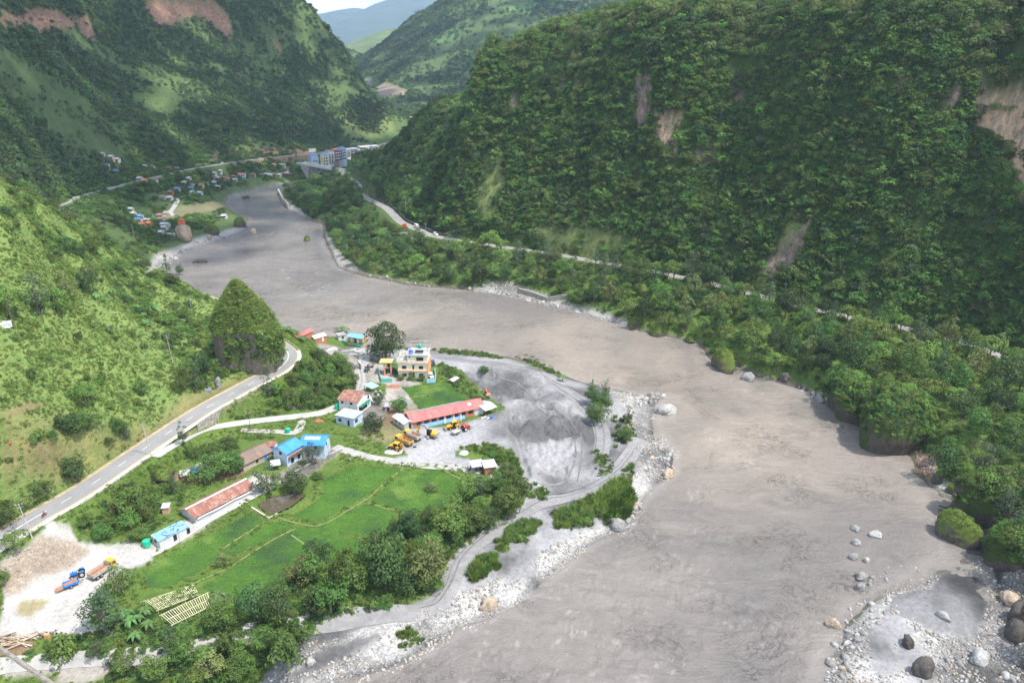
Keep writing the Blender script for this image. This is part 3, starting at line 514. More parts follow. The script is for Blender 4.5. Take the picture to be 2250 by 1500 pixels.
# bamboo: fountain of arching, drooping sprays
def bamboo(seed):
    rs = np.random.RandomState(seed); V = []; T = []; paths = []
    for i in range(26):
        a = rs.rand() * 6.28; R = rs.uniform(.25, .95); hh = rs.uniform(1.5, 2.3); q = [(math.cos(a) * R * t ** 2.1, math.sin(a) * R * t ** 2.1, hh * math.sin(min(t * 1.0, 1.25) * 1.75) / math.sin(1.57) * (1 if t < .9 else .93)) for t in np.linspace(0, 1, 7)]
        paths.append((q, [.018, .017, .015, .013, .01, .007, .003])); qa = np.array(q)
        m = 95; t = rs.uniform(2.2, 5.99, m); i0 = t.astype(int); p = qa[i0] * (1 - (t - i0))[:, None] + qa[np.minimum(i0 + 1, 6)] * (t - i0)[:, None] + rs.normal(0, .085, (m, 3)); p[:, 2] -= rs.rand(m) * .14
        v, f = leaves(p, np.c_[np.cos(a) + rs.normal(0, .5, m), np.sin(a) + rs.normal(0, .5, m), rs.uniform(.2, 1, m)], .15, .42, rs); V.append(v); T.append(np.repeat(np.clip(rs.normal(.5, .15) + rs.normal(0, .15, m), 0, 1), 4))
    V = np.concatenate(V); tv_, tf = tube_mesh(paths, 4); tm = bpy.data.meshes.new('bamboo_culms'); tm.from_pydata([tuple(x) for x in tv_], [], [tuple(map(int, x)) for x in tf]); tm.materials.append(simple('culm', (.20, .24, .07)))
    return foliage_mesh('bamboo_crown', V, np.arange(len(V)).reshape(-1, 4), np.concatenate(T), LM['mid']), tm
SPEC['bamboo'] = [bamboo(41), bamboo(43)]
def banana(seed):
    rs = np.random.RandomState(seed); V = []; Fq = []; T = []
    for i in range(11):
        a = i * 2.4 + rs.rand() * .6; l = rs.uniform(.75, 1.1); b0 = len(V); up = rs.uniform(.9, 1.5); tt = rs.uniform(.3, .75)
        for j in range(8):
            t = j / 7; r = l * t * (1 - .12 * t); z = .75 + l * (up * t - 1.15 * t * t * up); w = .15 * math.sin(math.pi * min(1, t * 1.02 + .02)) ** .6 + .008
            cxx, cyy = math.cos(a) * r, math.sin(a) * r; sx, sy = -math.sin(a) * w, math.cos(a) * w; V += [(cxx - sx, cyy - sy, z - .03), (cxx, cyy, z + .02), (cxx + sx, cyy + sy, z - .03)]; T += [tt, tt + .2, tt]
            if j: k = b0 + 3 * j; Fq += [(k - 3, k - 2, k + 1, k), (k - 2, k - 1, k + 2, k + 1)]
    tv_, tf = tube_mesh([([(0, 0, -.1), (.02, 0, .4), (0, .02, .85)], [.09, .075, .045])], 8); tm = bpy.data.meshes.new('banana_stem'); tm.from_pydata([tuple(x) for x in tv_], [], [tuple(map(int, x)) for x in tf]); tm.materials.append(simple('banana_stem', (.22, .23, .10)))
    return foliage_mesh('banana_crown', np.array(V), np.array(Fq), np.array(T), LM['banana']), tm
SPEC['banana'] = [banana(51), banana(53)]
# single-mesh small plants and reduced crowns for the far slopes
def lod(name, shape, n, per, ls, mat, seed, cr=(.3, .46), z=.0, sc_=(1, 1, 1)):
    V, Fq, T = clumps(shape, n, per, ls, seed, cr); V[:, 2] += z; V = V * np.array(sc_); return foliage_mesh(name, V, Fq, T, LM[mat])
def tuft(name, n, h, mat, seed, spread=.5, lean=.5, w=.05):
    rs = np.random.RandomState(seed); a = rs.rand(n) * 6.28; r = spread * rs.rand(n) ** .6; x = np.cos(a) * r; y = np.sin(a) * r; hh = h * rs.uniform(.5, 1, n); b = rs.rand(n) * 6.28
    lx = np.cos(a) * lean * hh + rs.normal(0, .1, n); ly = np.sin(a) * lean * hh + rs.normal(0, .1, n); wx_, wy = np.cos(b) * w, np.sin(b) * w
    V = np.stack([np.c_[x - wx_, y - wy, hh * 0 - .05], np.c_[x + wx_, y + wy, hh * 0 - .05], np.c_[x + lx * .35 + wx_ * .8, y + ly * .35 + wy * .8, hh * .62], np.c_[x + lx * .35 - wx_ * .8, y + ly * .35 - wy * .8, hh * .62],
                  np.c_[x + lx + wx_ * .15, y + ly + wy * .15, hh * .95], np.c_[x + lx - wx_ * .15, y + ly - wy * .15, hh * .95]], 1).reshape(-1, 3); k = np.arange(n) * 6
    Fq = np.concatenate([np.stack([k, k + 1, k + 2, k + 3], 1), np.stack([k + 3, k + 2, k + 4, k + 5], 1)]); return foliage_mesh(name, V, Fq, np.repeat(np.clip(rs.normal(.5, .2, n), 0, 1), 6), LM[mat])
MID = [lod('forest_crown', sh_round, 16, 55, .17, 'cliff', 61), lod('forest_crown', sh_ragged, 15, 55, .16, 'dark', 62), lod('forest_crown', sh_flat, 13, 55, .18, 'cliff', 63), lod('forest_crown', sh_dome, 15, 50, .17, 'cliff', 64), lod('forest_crown', sh_round, 14, 55, .17, 'mid', 65), lod('forest_crown', sh_tall, 14, 50, .15, 'grey', 66), lod('forest_crown', sh_dome, 12, 50, .18, 'olive', 67)]
VINE = [lod('hanging_creeper', sh_dome, 12, 50, .17, 'cliff', 71, sc_=(1, 1, 1.5)), lod('hanging_creeper', sh_flat, 12, 50, .17, 'mid', 72, sc_=(1.2, 1.2, 1))]
FAR = [lod('far_crown', sh_round, 8, 26, .30, 'far', 81), lod('far_crown', sh_dome, 7, 26, .32, 'far', 82), lod('far_crown', sh_tall, 8, 24, .28, 'far', 83), lod('far_crown', sh_dome, 7, 26, .3, 'cliff', 84)]
CAN = [lod('canopy_crown', sh_round, 22, 60, .14, 'olive', 85), lod('canopy_crown', sh_flat, 18, 60, .15, 'light', 86), lod('canopy_crown', sh_ragged, 22, 60, .14, 'mid', 87)]
WEED = [lod('weed', sh_dome, 6, 26, .34, 'light', 91, (.35, .55)), lod('weed', sh_dome, 6, 26, .32, 'grass', 92, (.35, .55)), lod('weed', sh_dome, 6, 26, .32, 'mid', 93, (.35, .55))]
GRASS = [tuft('grass_tuft', 46, 1., 'grass', 94), tuft('grass_tuft', 46, .8, 'grass', 95, .7, .7), tuft('grass_tuft', 40, .9, 'straw', 96, .6, .6)]
REED = [tuft('tall_grass', 90, 1., 'grass', 97, .55, .35, .035), tuft('tall_grass', 90, 1., 'mid', 98, .6, .4, .035)]
# visibility of the ground from the valley view: skip what other ground hides
ang = (Z - H) / rr[:, None]; runm = np.maximum.accumulate(ang, 0); VIS = (Z + 9 - H) / rr[:, None] >= runm - .0005; VIS &= (PX > -160) & (PX < 2410) & (PY > -170) & (PY < 1660)
CELL = (np.gradient(rr)[:, None] * rr[:, None] * (az[1] - az[0])) * np.sqrt(1 + np.minimum(slope, 4) ** 2)
def sample(mask, n, dens=None, seed=0):
    rs = np.random.RandomState(seed + 100); w = CELL * mask * VIS * (dens if dens is not None else 1); w = w[:-1, :-1].ravel(); tot = w.sum()
    if tot <= 0 or n <= 0: return np.zeros((0, 3))
    k = rs.choice(len(w), n, p=w / tot); i, j = k // (NA - 1), k % (NA - 1); u, v = rs.rand(n), rs.rand(n)
    x = (GX[i, j] * (1 - u) + GX[i + 1, j] * u) * (1 - v) + (GX[i, j + 1] * (1 - u) + GX[i + 1, j + 1] * u) * v; y = (GY[i, j] * (1 - u) + GY[i + 1, j] * u) * (1 - v) + (GY[i, j + 1] * (1 - u) + GY[i + 1, j + 1] * u) * v
    return np.c_[x, y, hgt(x, y)]
def inst(name, pts, sc3, protos, label, cat, seed=0, tilt=.12, wts=None, ids=None):
    """one countless mass of plants or stones: real instances of small meshes standing at surveyed points"""
    n = len(pts)
    if not n: return None
    rs = np.random.RandomState(seed + 7); me = bpy.data.meshes.new(name); me.vertices.add(n); me.vertices.foreach_set('co', np.asarray(pts, np.float32).ravel())
    rot = np.c_[rs.normal(0, tilt, n), rs.normal(0, tilt, n), rs.rand(n) * 6.283]; fattr(me, 'rot', rot, 'FLOAT_VECTOR'); fattr(me, 'sc', sc3, 'FLOAT_VECTOR'); fattr(me, 'pi', ids if ids is not None else rs.choice(len(protos), n, p=wts), 'INT')
    o = bpy.data.objects.new(name, me); COL.objects.link(o); ng = bpy.data.node_groups.new(name, 'GeometryNodeTree'); ng.interface.new_socket('Geometry', in_out='INPUT', socket_type='NodeSocketGeometry'); ng.interface.new_socket('Geometry', in_out='OUTPUT', socket_type='NodeSocketGeometry')
    N = ng.nodes.new; gi = N('NodeGroupInput'); go = N('NodeGroupOutput'); ip = N('GeometryNodeInstanceOnPoints'); ip.inputs['Pick Instance'].default_value = True; jn = N('GeometryNodeJoinGeometry'); LK = ng.links.new; LK(gi.outputs[0], ip.inputs['Points'])
    for pr in reversed(protos):
        oi = N('GeometryNodeObjectInfo'); oi.inputs['Object'].default_value = pr; oi.inputs['As Instance'].default_value = True; oi.transform_space = 'ORIGINAL'; LK(oi.outputs['Geometry'], jn.inputs[0])
    LK(jn.outputs[0], ip.inputs['Instance'])
    for an, ty, so in (('rot', 'FLOAT_VECTOR', 'Rotation'), ('sc', 'FLOAT_VECTOR', 'Scale'), ('pi', 'INT', 'Instance Index')):
        na = N('GeometryNodeInputNamedAttribute'); na.data_type = ty; na.inputs['Name'].default_value = an; LK([q for q in na.outputs if q.enabled][0], ip.inputs[so])
    LK(ip.outputs[0], go.inputs[0]); md = o.modifiers.new('scatter', 'NODES'); md.node_group = ng; return tag(o, label, cat, kind='stuff')
def plant1(name, me, loc, s, rz, label, cat, group=None):
    o = bpy.data.objects.new(name, me); COL.objects.link(o); o.location = loc; o.rotation_euler = (0, 0, rz); o.scale = s if hasattr(s, '__len__') else (s, s, s); return tag(o, label, cat, group)
def tree(name, key, loc, r, label, h=None, group=None, cat='tree', v=None):
    """thing = Empty at the foot > trunk, crown; r crown radius"""
    a = SPEC[key]; cm_, tm = a[rnd.randrange(len(a)) if v is None else v % len(a)]; e = bpy.data.objects.new(name, None); COL.objects.link(e); e.location = loc; e.rotation_euler = (0, 0, rnd.random() * 6.28)
    z = r if h is None else h / BBZ.setdefault(cm_.name, max(q.co.z for q in cm_.vertices)); e.scale = (r, r, z); tag(e, label, cat, group)
    for nm, m in (('crown', cm_), ('stem' if key == 'banana' else 'trunk', tm)):
        o = bpy.data.objects.new(nm, m); COL.objects.link(o); o.parent = e
    return e
# ------------------------------------------------------------ where things may grow
def pm(s, x=None, y=None): return inpoly(PX if x is None else x, PY if y is None else y, XY(s))
fieldm = np.zeros((NR, NA), bool)
b = NB('rice', .8, .2); p = b.pos(); at = b.noise(p, .11, 6, .62); c = b.ramp(at, [(.33, (.040, .082, .026)), (.5, (.058, .132, .019)), (.68, (.080, .172, .023))]); mpn = b.n('Mapping'); mpn.inputs['Rotation'].default_value = (0, 0, .6); mpn.inputs['Scale'].default_value = (.25, 2.2, 1); b.l(p, mpn.inputs['Vector'])
c = b.mix(1., c, b.ramp(b.noise(mpn.outputs['Vector'], 1.4, 5, .7), [(.3, .7), (.7, 1.25)]), 'MULTIPLY'); c = b.mix(b.ramp(b.noise(p, .05, 4, .6), [(.60, 0.), (.68, .6)]), c, (.17, .24, .05)); b.col(c); b.bump(b.noise(p, 2.2, 4, .7), 1., .35)
M_RICE = b.m; LM['rice'] = m_leaf('leaf_rice', (.050, .128, .017), (.072, .168, .022), .3, .008, (.9, 1.12))
for s, lab in FIELDS:
    m = pm(s); fieldm |= m; q = (m[:-1, :-1] & m[1:, 1:]).ravel(); f = QF[q]; u, inv = np.unique(f, return_inverse=True); v = VV[u].copy(); v[:, 2] = v[:, 2] * .3 + .7 * v[:, 2].mean() + .05; v[:, 2] = np.maximum(v[:, 2], VV[u][:, 2] + .04)
    tag(npmesh('rice_field', v, inv.reshape(-1, 4), M_RICE, smooth=True), lab, 'rice field', kind='stuff')
HOUSEM = np.zeros((NR, NA), bool)
for s in ('725 860,830 855,835 950,735 955,725 900', '845 735,960 740,960 850,840 850', '860 880,1095 860,1100 935,880 955', '600 940,760 960,730 1060,605 1055', '520 970,605 965,610 1050,525 1045', '395 1120,560 1030,590 1060,440 1170', '325 1170,420 1140,425 1200,335 1215', '690 725,815 725,810 775,690 765',
          '1030 1010,1105 1005,1105 1060,1035 1060', '555 1060,690 1060,680 1130,560 1130', '840 900,1060 900,1060 1010,840 1010', '300 1300,465 1280,465 1380,340 1395', '395 1015,470 1015,470 1060,390 1060', '845 840,910 840,920 905,850 905', '790 790,870 790,865 845,790 845', '350 1100,385 1100,385 1140,350 1140'): HOUSEM |= pm(s)
NOPLANT = (MSK[..., 1] < .55) | fieldm | (dR < 5) | (dR2 < 5) | (Z < .6)
dL, _ = dseg(GX, GY, [p[:2] for p in lane]); dT, _ = dseg(GX, GY, [p[:2] for p in track]); NOPLANT |= (dL < 2.8) | (dT < 3)
rockm = MSK[..., 2] > .45; grassy = np.zeros((NR, NA), bool)
for s in ('1040 470,1050 400,1090 330,1120 345,1105 420,1090 490', '1180 500,1300 500,1420 530,1300 565,1180 545', '1700 560,1730 480,1790 470,1780 500'): grassy |= pm(s)
# real specimens that the masses copy
def proto(meshes, px, py, s, name, lab, cat):
    r = []
    for i, m in enumerate(meshes):
        p = G(px + i * 7, py + (i * 37 % 11)); r.append(plant1(name, m, (p.x, p.y, p.z - .2), s, i, ('leftmost ', 'second ', 'third ', 'fourth ', 'fifth ', 'sixth ', 'seventh ')[i] + lab + (' counted from the left' if i else ''), cat, 'the same ' + name.replace('_', ' ') + 's'))
    return r
O_MID = proto(MID, 1500, 560, 2.6, 'cliff_shrub', 'leafy shrub low on the cliff above the right-hand road', 'shrub'); O_FAR = proto(FAR, 500, 300, 3.5, 'hill_tree', 'small dark tree on the shaded mountain behind the village', 'tree')
O_CAN = proto(CAN, 1640, 60, 4.5, 'crest_tree', 'sunlit tree on the crest of the right-hand cliff', 'tree'); O_WEED = proto(WEED, 200, 800, .8, 'weed_clump', 'low weed clump mid slope on the left', 'weed')
O_GR = proto(GRASS, 250, 780, 1., 'grass_clump', 'tuft of grass on the bright green slope', 'grass'); O_REED = proto(REED, 1340, 1110, 1.8, 'tall_grass_clump', 'clump of tall grass at the tip of the gravel bank', 'grass'); O_VINE = proto(VINE, 1620, 300, 3, 'creeper', 'leafy creeper hanging on the middle of the cliff', 'creeper')
LEAFS = {k: [plant1('undergrowth_bush', SPEC[k][0][0], tuple(G(*q)), 1.6, 1, lab, 'bush')] for k, q, lab in (('bush', (700, 868), 'round mid green bush at the foot of the wooded mound by the rusty roof'), ('lbush', (300, 1150), 'pale green bush on the bank below the main road'), ('dbush', (640, 1395), 'dark bush at the lower edge of the tree belt'))}
O_BUSH = [LEAFS[k][0] for k in ('bush', 'lbush', 'dbush')]
def sz(n, a, b, seed, fl=1.0):
    rs = np.random.RandomState(seed); s = a + (b - a) * rs.rand(n) ** 1.6; return np.c_[s * rs.uniform(.85, 1.15, n), s * rs.uniform(.85, 1.15, n), s * rs.uniform(.8, 1.2, n) * fl]
cn_ = fbm(GX, Z * .7 + GY, 14, 4, 2)
dens = (1 + .9 * cn_) * np.where(rockm, .02, 1) * np.where(grassy, .12, 1)
face = isR & (GY < 900) & (dR2 > 6); top = face & (Z > 92) & (dR2 > 48)
p = sample(face & ~top, 12500, dens, 1); p[:, 2] -= .4; inst('cliff_shrubs', p, sz(len(p), 1.0, 4.6, 1), O_MID + O_VINE, 'dense shrubs and creepers covering the face of the right-hand cliff', 'shrubs', 1, .25, [.2, .16, .16, .16, .1, .04, .05, .07, .06])
p = sample(face & (Z > 30), 1500, np.clip(1 + 1.5 * cn_, 0, 3) * np.where(rockm, 0, 1), 2); inst('cliff_trees', p, sz(len(p), 2.6, 5.8, 2), O_MID[:2] + O_CAN[2:] + O_MID[5:6], 'trees growing out of the upper cliff face', 'trees', 2, .15)
p = sample(top, 1500, None, 3); p[:, 2] += 1.5; inst('crest_trees', p, sz(len(p), 3.0, 5.6, 3), O_CAN, 'trees of the wood along the crest of the right-hand cliff', 'trees', 3)
# left mountain, middle mountain
mn = np.clip(.62 + 2.2 * fbm(GX, GY * .6 + Z, 42, 5, 1), .03, 2) * np.where(rockm, .02, 1)
mn = mn + .7 * np.clip((620 - GY) / 150, 0, 1); mtl = ((GY > 560) | ((GY > 400) & (GX < -215))) & ~isR & ((Z > 30) | ((GY > 930) & (Z > 8))) & (GY < 1400) & (dR > 8); p = sample(mtl, 28000, mn, 4); inst('mountain_trees', p, sz(len(p), 1.3, 4.8, 4), O_FAR, 'scattered trees and scrub on the shaded mountain behind the village', 'trees', 4)
mtm = (GY >= 1200) & ~rockm & (GX > -620); p = sample(mtm, 9000, np.clip(.5 + 1.6 * fbm(GX, GY, 90, 4, 2), .05, 2), 5); inst('far_forest', p, sz(len(p), 3.5, 8.5, 5), O_FAR, 'forest on the hazy mountain at the head of the valley', 'forest', 5)
lft = (GX < -150) & (GY > 250) & (GY < 900) & (Z < 38) & ~NOPLANT & (dR > 6) & (Z > 5) & ~((GY < 380) & pm('0 380,135 465,300 545,440 620,560 690,560 900,0 1200')); dv = np.clip(.5 + 1.6 * fbm(GX, GY, 22, 3, 3), .1, 2)
vill = pm('420 385,650 360,650 400,480 440,440 470,270 470,440 430'); p = sample(lft | (pm('480 330,900 290,760 370,640 400,480 400') & (GY < 950) & (dR > 6)), 7000, dv * np.where(vill, .7, 1), 6); inst('valley_trees', p, sz(len(p), 1.6, 4.4, 6), O_MID[:5] + O_FAR[:1], 'trees and scrub around the far village', 'trees', 6)
p = sample((dR > 4.5) & (dR < 15) & (GY > 480) & (GY < 720) & (GX < -235) & (Z < 38) & (PY > 350), 420, None, 19); inst('roadside_trees', p, sz(len(p), 2.6, 4.6, 19), O_MID[:5], 'trees lining the far road above the village', 'trees', 19)
# right bank undergrowth, spit
bank = inpoly(GX, GY, [p[:2] for p in shoreR[1:]] + [(300, 0), (300, 150)] + [p[:2] for p in road2[::-1]]) & (Z > .9) & (dR2 > 5) & (MSK[..., 1] > .5) & (GY < 760); bn = np.clip(.9 + fbm(GX, GY, 12, 3, 1), .2, 2)
rgap = pm('795 428,850 445,920 488,1000 518,990 548,900 534,840 492,795 452'); bank &= ~rgap
p = sample(bank, 4200, bn, 7); p[:, 2] -= .2; inst('bank_undergrowth', p, sz(len(p), .9, 2.6, 7), [O_MID[0], O_MID[2], O_MID[3], O_MID[6], O_BUSH[1]], 'undergrowth between the river and the right-hand road', 'undergrowth', 7)
p = sample(pm('788 300,885 295,885 430,800 428,770 395') & (GY > 560) & (GY < 950) & (dR2 > 7) & (Z > 6), 420, None, 21); inst('spur_trees', p, sz(len(p), 2.2, 4.6, 21), O_MID[:5] + O_CAN[2:], 'trees on the spur above the far end of the right-hand road', 'trees', 21)
# near left slope
nh = (GY < 400) & (GX < -60) & ~NOPLANT & (Z > 14.4) & (dR > 5.5); crest = pm('0 380,135 465,300 540,440 620,600 690,600 780,470 760,380 700,230 640,120 560,0 500'); mid = pm('250 640,600 680,600 850,430 860,330 760')
nn = fbm(GX, GY, 11, 4, 0); terr = pm('0 905,330 935,300 1040,0 1170')
p = sample(nh, 20000, np.where(terr, .25, 1) * np.clip(1 + nn, .2, 2), 8); inst('slope_grass', p, sz(len(p), .4, 1.0, 8), O_GR + O_WEED[1:2], 'long grass covering the bright slope on the left', 'grass', 8, .25)
p = sample(nh, 6000, np.where(terr, .2, 1) * np.clip(.6 + 2.2 * nn, .05, 3), 9); inst('slope_weeds', p, sz(len(p), .3, .85, 9), O_WEED, 'weeds and low scrub on the bright slope on the left', 'weeds', 9, .12, [.42, .42, .16])
p = sample(nh & ~terr, 900, np.clip(.5 + 2 * nn, .05, 3), 20); inst('slope_bushes', p, sz(len(p), .7, 1.7, 20), O_BUSH[:2] + O_WEED, 'leafy bushes dotted over the bright slope on the left', 'bushes', 20)
p = sample(nh & (crest | mid), 1300, np.clip(.8 + 2 * nn, .05, 3), 10); inst('slope_scrub', p, sz(len(p), .9, 2.5, 10), O_BUSH + O_MID[:3], 'thick scrub along the crest of the left slope and round the big rock', 'scrub', 10)
# valley floor near: weeds everywhere that is green
vf = (GY < 420) & ~NOPLANT & ~HOUSEM & (Z > 2.2) & (Z < 14.5) & ~isR & ~bank & (GX < 60)
p = sample(vf, 9000, None, 12); inst('meadow_grass', p, sz(len(p), .35, .9, 12), O_GR + O_WEED, 'grass and weeds round the fields and houses', 'grass', 12)
MND, _q2, _q3 = '650 815,700 780,745 800,775 850,770 880,700 900,640 905,590 895,640 850', '450 1000,500 960,600 955,640 985,590 965,520 985,470 1030', '150 1150,240 1110,320 1075,330 1160,200 1185'
p = sample(pm(MND) & ~NOPLANT, 520, None, 13); inst('mound_scrub', p, sz(len(p), .9, 2.2, 13), O_BUSH, 'scrub covering the wooded mound inside the road bend', 'scrub', 13)
p = sample((pm('345 1012,420 992,500 962,620 962,640 995,560 975,480 1020,400 1015') | pm('500 915,620 900,600 915,520 925') | pm('140 1140,330 1060,430 1030,400 1110,320 1180,200 1180')) & ~NOPLANT & ~HOUSEM, 620, None, 14); inst('bank_scrub', p, sz(len(p), .4, 1.2, 14), O_BUSH + O_WEED[:1], 'scrub on the bank between the main road and the lower lane', 'scrub', 14)
belt = pm('440 1400,560 1350,600 1290,700 1240,800 1230,880 1150,960 1150,1050 1080,1130 1040,1150 1100,1000 1210,980 1280,860 1335,780 1350,700 1400,560 1500,180 1500,330 1470,480 1430'); dB = belt & ~NOPLANT
p = sample(dB | (pm('0 1440,130 1400,330 1340,460 1350,520 1400,330 1440,130 1450') & ~NOPLANT), 1200, None, 15); inst('belt_undergrowth', p, sz(len(p), .6, 1.7, 15), O_BUSH, 'undergrowth beneath the tree belt along the bottom of the fields', 'undergrowth', 15)
p = sample(pm('1000 815,1060 880,1050 900,1000 870,960 800,980 800') & ~NOPLANT, 160, None, 16); inst('yard_scrub', p, sz(len(p), .5, 1.4, 16), O_BUSH, 'scrub between the small paddy and the sand pit', 'scrub', 16)
p = sample(pm('1000 990,1080 980,1130 1000,1130 1040,1060 1012,1000 1005') & ~HOUSEM, 130, None, 17); inst('island_scrub', p, sz(len(p), .4, 1.3, 17), O_BUSH + O_WEED, 'scrub on the green island beside the grey yard', 'scrub', 17)
# tall grass on the gravel bank
for i, (s, n, a, c_, lab) in enumerate((('1335 1070,1370 1060,1390 1090,1370 1140,1330 1155,1310 1110', 170, 1.6, 3.4, 'big mound of tall bending grass at the tip of the gravel bank'), ('1210 1130,1310 1090,1345 1130,1290 1160,1220 1165', 260, .8, 1.8, 'green thicket of grass and shrubs left of the big grass mound'), ('1110 1165,1150 1140,1200 1150,1150 1195,1110 1190', 110, .8, 1.8, 'tall grass beside the sandy track above the white gravel'),
        ('1020 1270,1050 1230,1085 1220,1095 1250,1040 1280', 120, .8, 2.0, 'isolated clump of tall grass between the track and the gravel beach'), ('1085 1190,1115 1185,1118 1210,1090 1215', 45, .6, 1.4, 'small round clump of grass between two larger ones'), ('870 1395,900 1380,930 1410,880 1435', 80, .4, 1.0, 'low grass tongue at the water edge below the ford'),
        ('1130 1085,1150 1060,1210 1080,1200 1100,1150 1095', 70, .6, 1.5, 'ragged tall grass at the edge of the tree belt and the sand'), ('1300 990,1340 1000,1350 1035,1310 1050', 60, .5, 1.3, 'grass strip inside the bend of the sandy track'), ('1365 1040,1388 1015,1392 1040,1375 1090', 50, .5, 1.4, 'thin strip of grass beside the outer track'),
        ('1340 920,1385 915,1395 965,1350 985', 70, .6, 1.6, 'grass below the crooked tree on the bank'), ('965 768,1060 775,1110 790,1060 786,965 776', 160, .6, 1.5, 'fringe of tall grass along the river behind the sand pit'), ('1130 785,1175 780,1220 815,1240 830,1200 818', 90, .6, 1.5, 'scrubby grass on the river edge right of the pit track'),
        ('1000 985,1060 975,1110 990,1060 1000', 60, .5, 1.2, 'grass hummock on the green island in the yard'), ('1080 995,1130 1000,1145 1040,1110 1050', 110, .7, 1.8, 'brownish tall grass right of the brick hut'), ('850 745,960 765,960 772,850 775', 60, .5, 1.2, 'grass along the bank behind the yellow house'))):
    p = sample(pm(s), n, None, 30 + i); inst('tall_grass', p, sz(n, a, c_, 30 + i), O_REED + ([O_BUSH[0]] if i in (1, 2, 11) else []), lab, 'tall grass', 30 + i)
# rice blades
O_RI = [plant1('rice_clump', tuft('rice_clump', 26, .55, 'rice', 99, .5, .3, .03), tuple(G(940, 870)), 1, 0, 'clump of young rice in the middle of the vivid small paddy', 'rice')]
p = sample(fieldm, 30000, None, 50); inst('rice_plants', p, sz(len(p), .16, .32, 50), O_RI, 'young rice standing in the paddies', 'rice', 50)
# ------------------------------------------------------------ roads
def strip(name, pts, w, mat, lift=.06, off=0., step=2.5, cols=2, drape=False, cut=None, kind='structure'):
    s = spline(pts, step); d = np.gradient(s[:, :2], axis=0); d /= np.linalg.norm(d, axis=1)[:, None]; n = np.stack([d[:, 1], -d[:, 0]], 1); V = []; Fq = []
    if cut is not None: s, n = s[cut[0]:cut[1]], n[cut[0]:cut[1]]
    for i in range(len(s)):
        for k in range(cols):
            o = off + w * (k / (cols - 1) - .5); x, y = s[i, 0] + n[i, 0] * o, s[i, 1] + n[i, 1] * o; V.append((x, y, (hg(x, y) if drape else s[i, 2]) + lift))
    for i in range(len(s) - 1):
        for k in range(cols - 1): a = i * cols + k; Fq.append((a, a + 1, a + cols + 1, a + cols))
    o = npmesh(name, V, np.array(Fq), mat, smooth=True); return tag(o, kind=kind)
b = NB('asphalt', .85, .25); p = b.pos(); c = b.ramp(b.noise(p, .12, 5, .6), [(.3, (.205, .203, .198)), (.7, (.265, .262, .255))]); c = b.mix(1., c, b.ramp(b.noise(p, 3., 4, .7), [(.3, .85), (.7, 1.12)]), 'MULTIPLY'); c = b.mix(b.ramp(b.noise(p, .7, 4, .6), [(.66, 0.), (.72, .35)]), c, (.12, .12, .12)); b.col(c); M_ASPH = b.m
b = NB('lane_concrete', .9, .2); p = b.pos(); c = b.ramp(b.noise(p, .25, 6, .65), [(.3, (.31, .30, .28)), (.7, (.43, .415, .39))]); b.col(c); M_LANE = b.m
b = NB('dirt_track', .95, .1); p = b.pos(); c = b.ramp(b.noise(p, .35, 6, .7), [(.3, (.26, .25, .24)), (.5, (.33, .32, .30)), (.7, (.40, .38, .35))]); b.col(c); b.bump(b.noise(p, 2., 4, .7), .7, .15); M_TRACK = b.m
b = NB('sand_track', .95, .1); p = b.pos(); c = b.ramp(b.noise(p, .3, 6, .72, 1.), [(.3, (.18, .177, .18)), (.5, (.235, .23, .23)), (.72, (.30, .295, .29))]); b.col(c); b.bump(b.noise(p, 1.6, 4, .7), .8, .2); M_STR = b.m
M_YEL = simple('yellow_line', (.62, .42, .10), .25, 1.5, .7); M_WHT = simple('white_line', (.72, .72, .70), .15, 1.5, .7)
strip('road', road1, 7.4, M_ASPH, .05, cols=5); strip('road', road2, 6.4, M_ASPH, .05, cols=5)
strip('verge', road1[:12], 1.5, simple('verge_concrete', (.50, .48, .45), .25, .5), .03, off=4.3, step=3, cols=2); strip('verge', road1, 1.0, simple('verge_soil', (.36, .30, .22), .3, .7), .03, off=-4.05, step=3, cols=2)
for off in (3.45, -3.45): strip('road_edge_line', road1, .22, M_YEL, .062, off=off, kind='structure')
for off in (2.95, -2.95): strip('road_edge_line', road2, .16, M_YEL, .062, off=off)
s1 = spline(road1, 2.5); py1 = proj(s1[:, 0], s1[:, 1], s1[:, 2]); bend = int(np.argmin(np.hypot(py1[0] - 600, py1[1] - 822))); strip('road_centre_line', road1, .2, M_WHT, .062, cut=(bend, bend + 26)); k0 = int(np.argmin(np.hypot(py1[0] - 60, py1[1] - 1150))); strip('road_centre_line', road1, .2, M_WHT, .062, cut=(max(0, k0 - 26), k0 + 3))
def dashes(pts, lo, hi, gap, ln_=3.2):
    s = spline(pts, .8); q = proj(s[:, 0], s[:, 1], s[:, 2]); L_ = np.cumsum(np.r_[0, np.linalg.norm(np.diff(s[:, :2], axis=0), axis=1)]); V = []; Fq = []
    a = L_[int(np.argmin(np.hypot(q[0] - lo[0], q[1] - lo[1])))]; z = L_[int(np.argmin(np.hypot(q[0] - hi[0], q[1] - hi[1])))]; t = a
    while t < z:
        e = [np.array([np.interp(u, L_, s[:, i]) for i in range(3)]) for u in (t, t + ln_)]; d = e[1] - e[0]; n = np.array([d[1], -d[0], 0]) / np.linalg.norm(d[:2]) * .07; k = len(V); up = np.array([0, 0, .064])
        V += [e[0] - n + up, e[0] + n + up, e[1] + n + up, e[1] - n + up]; Fq.append((k, k + 1, k + 2, k + 3)); t += gap
    tag(npmesh('road_centre_line', V, np.array(Fq), M_WHT), kind='structure')
dashes(road1, (135, 1106), (590, 828), 10.2); dashes(road2, (800, 435), (2240, 796), 11)
strip('lane', lane, 4.2, M_LANE, .05, cols=5); strip('track', track, 4.4, M_TRACK, .05, cols=5, step=2)
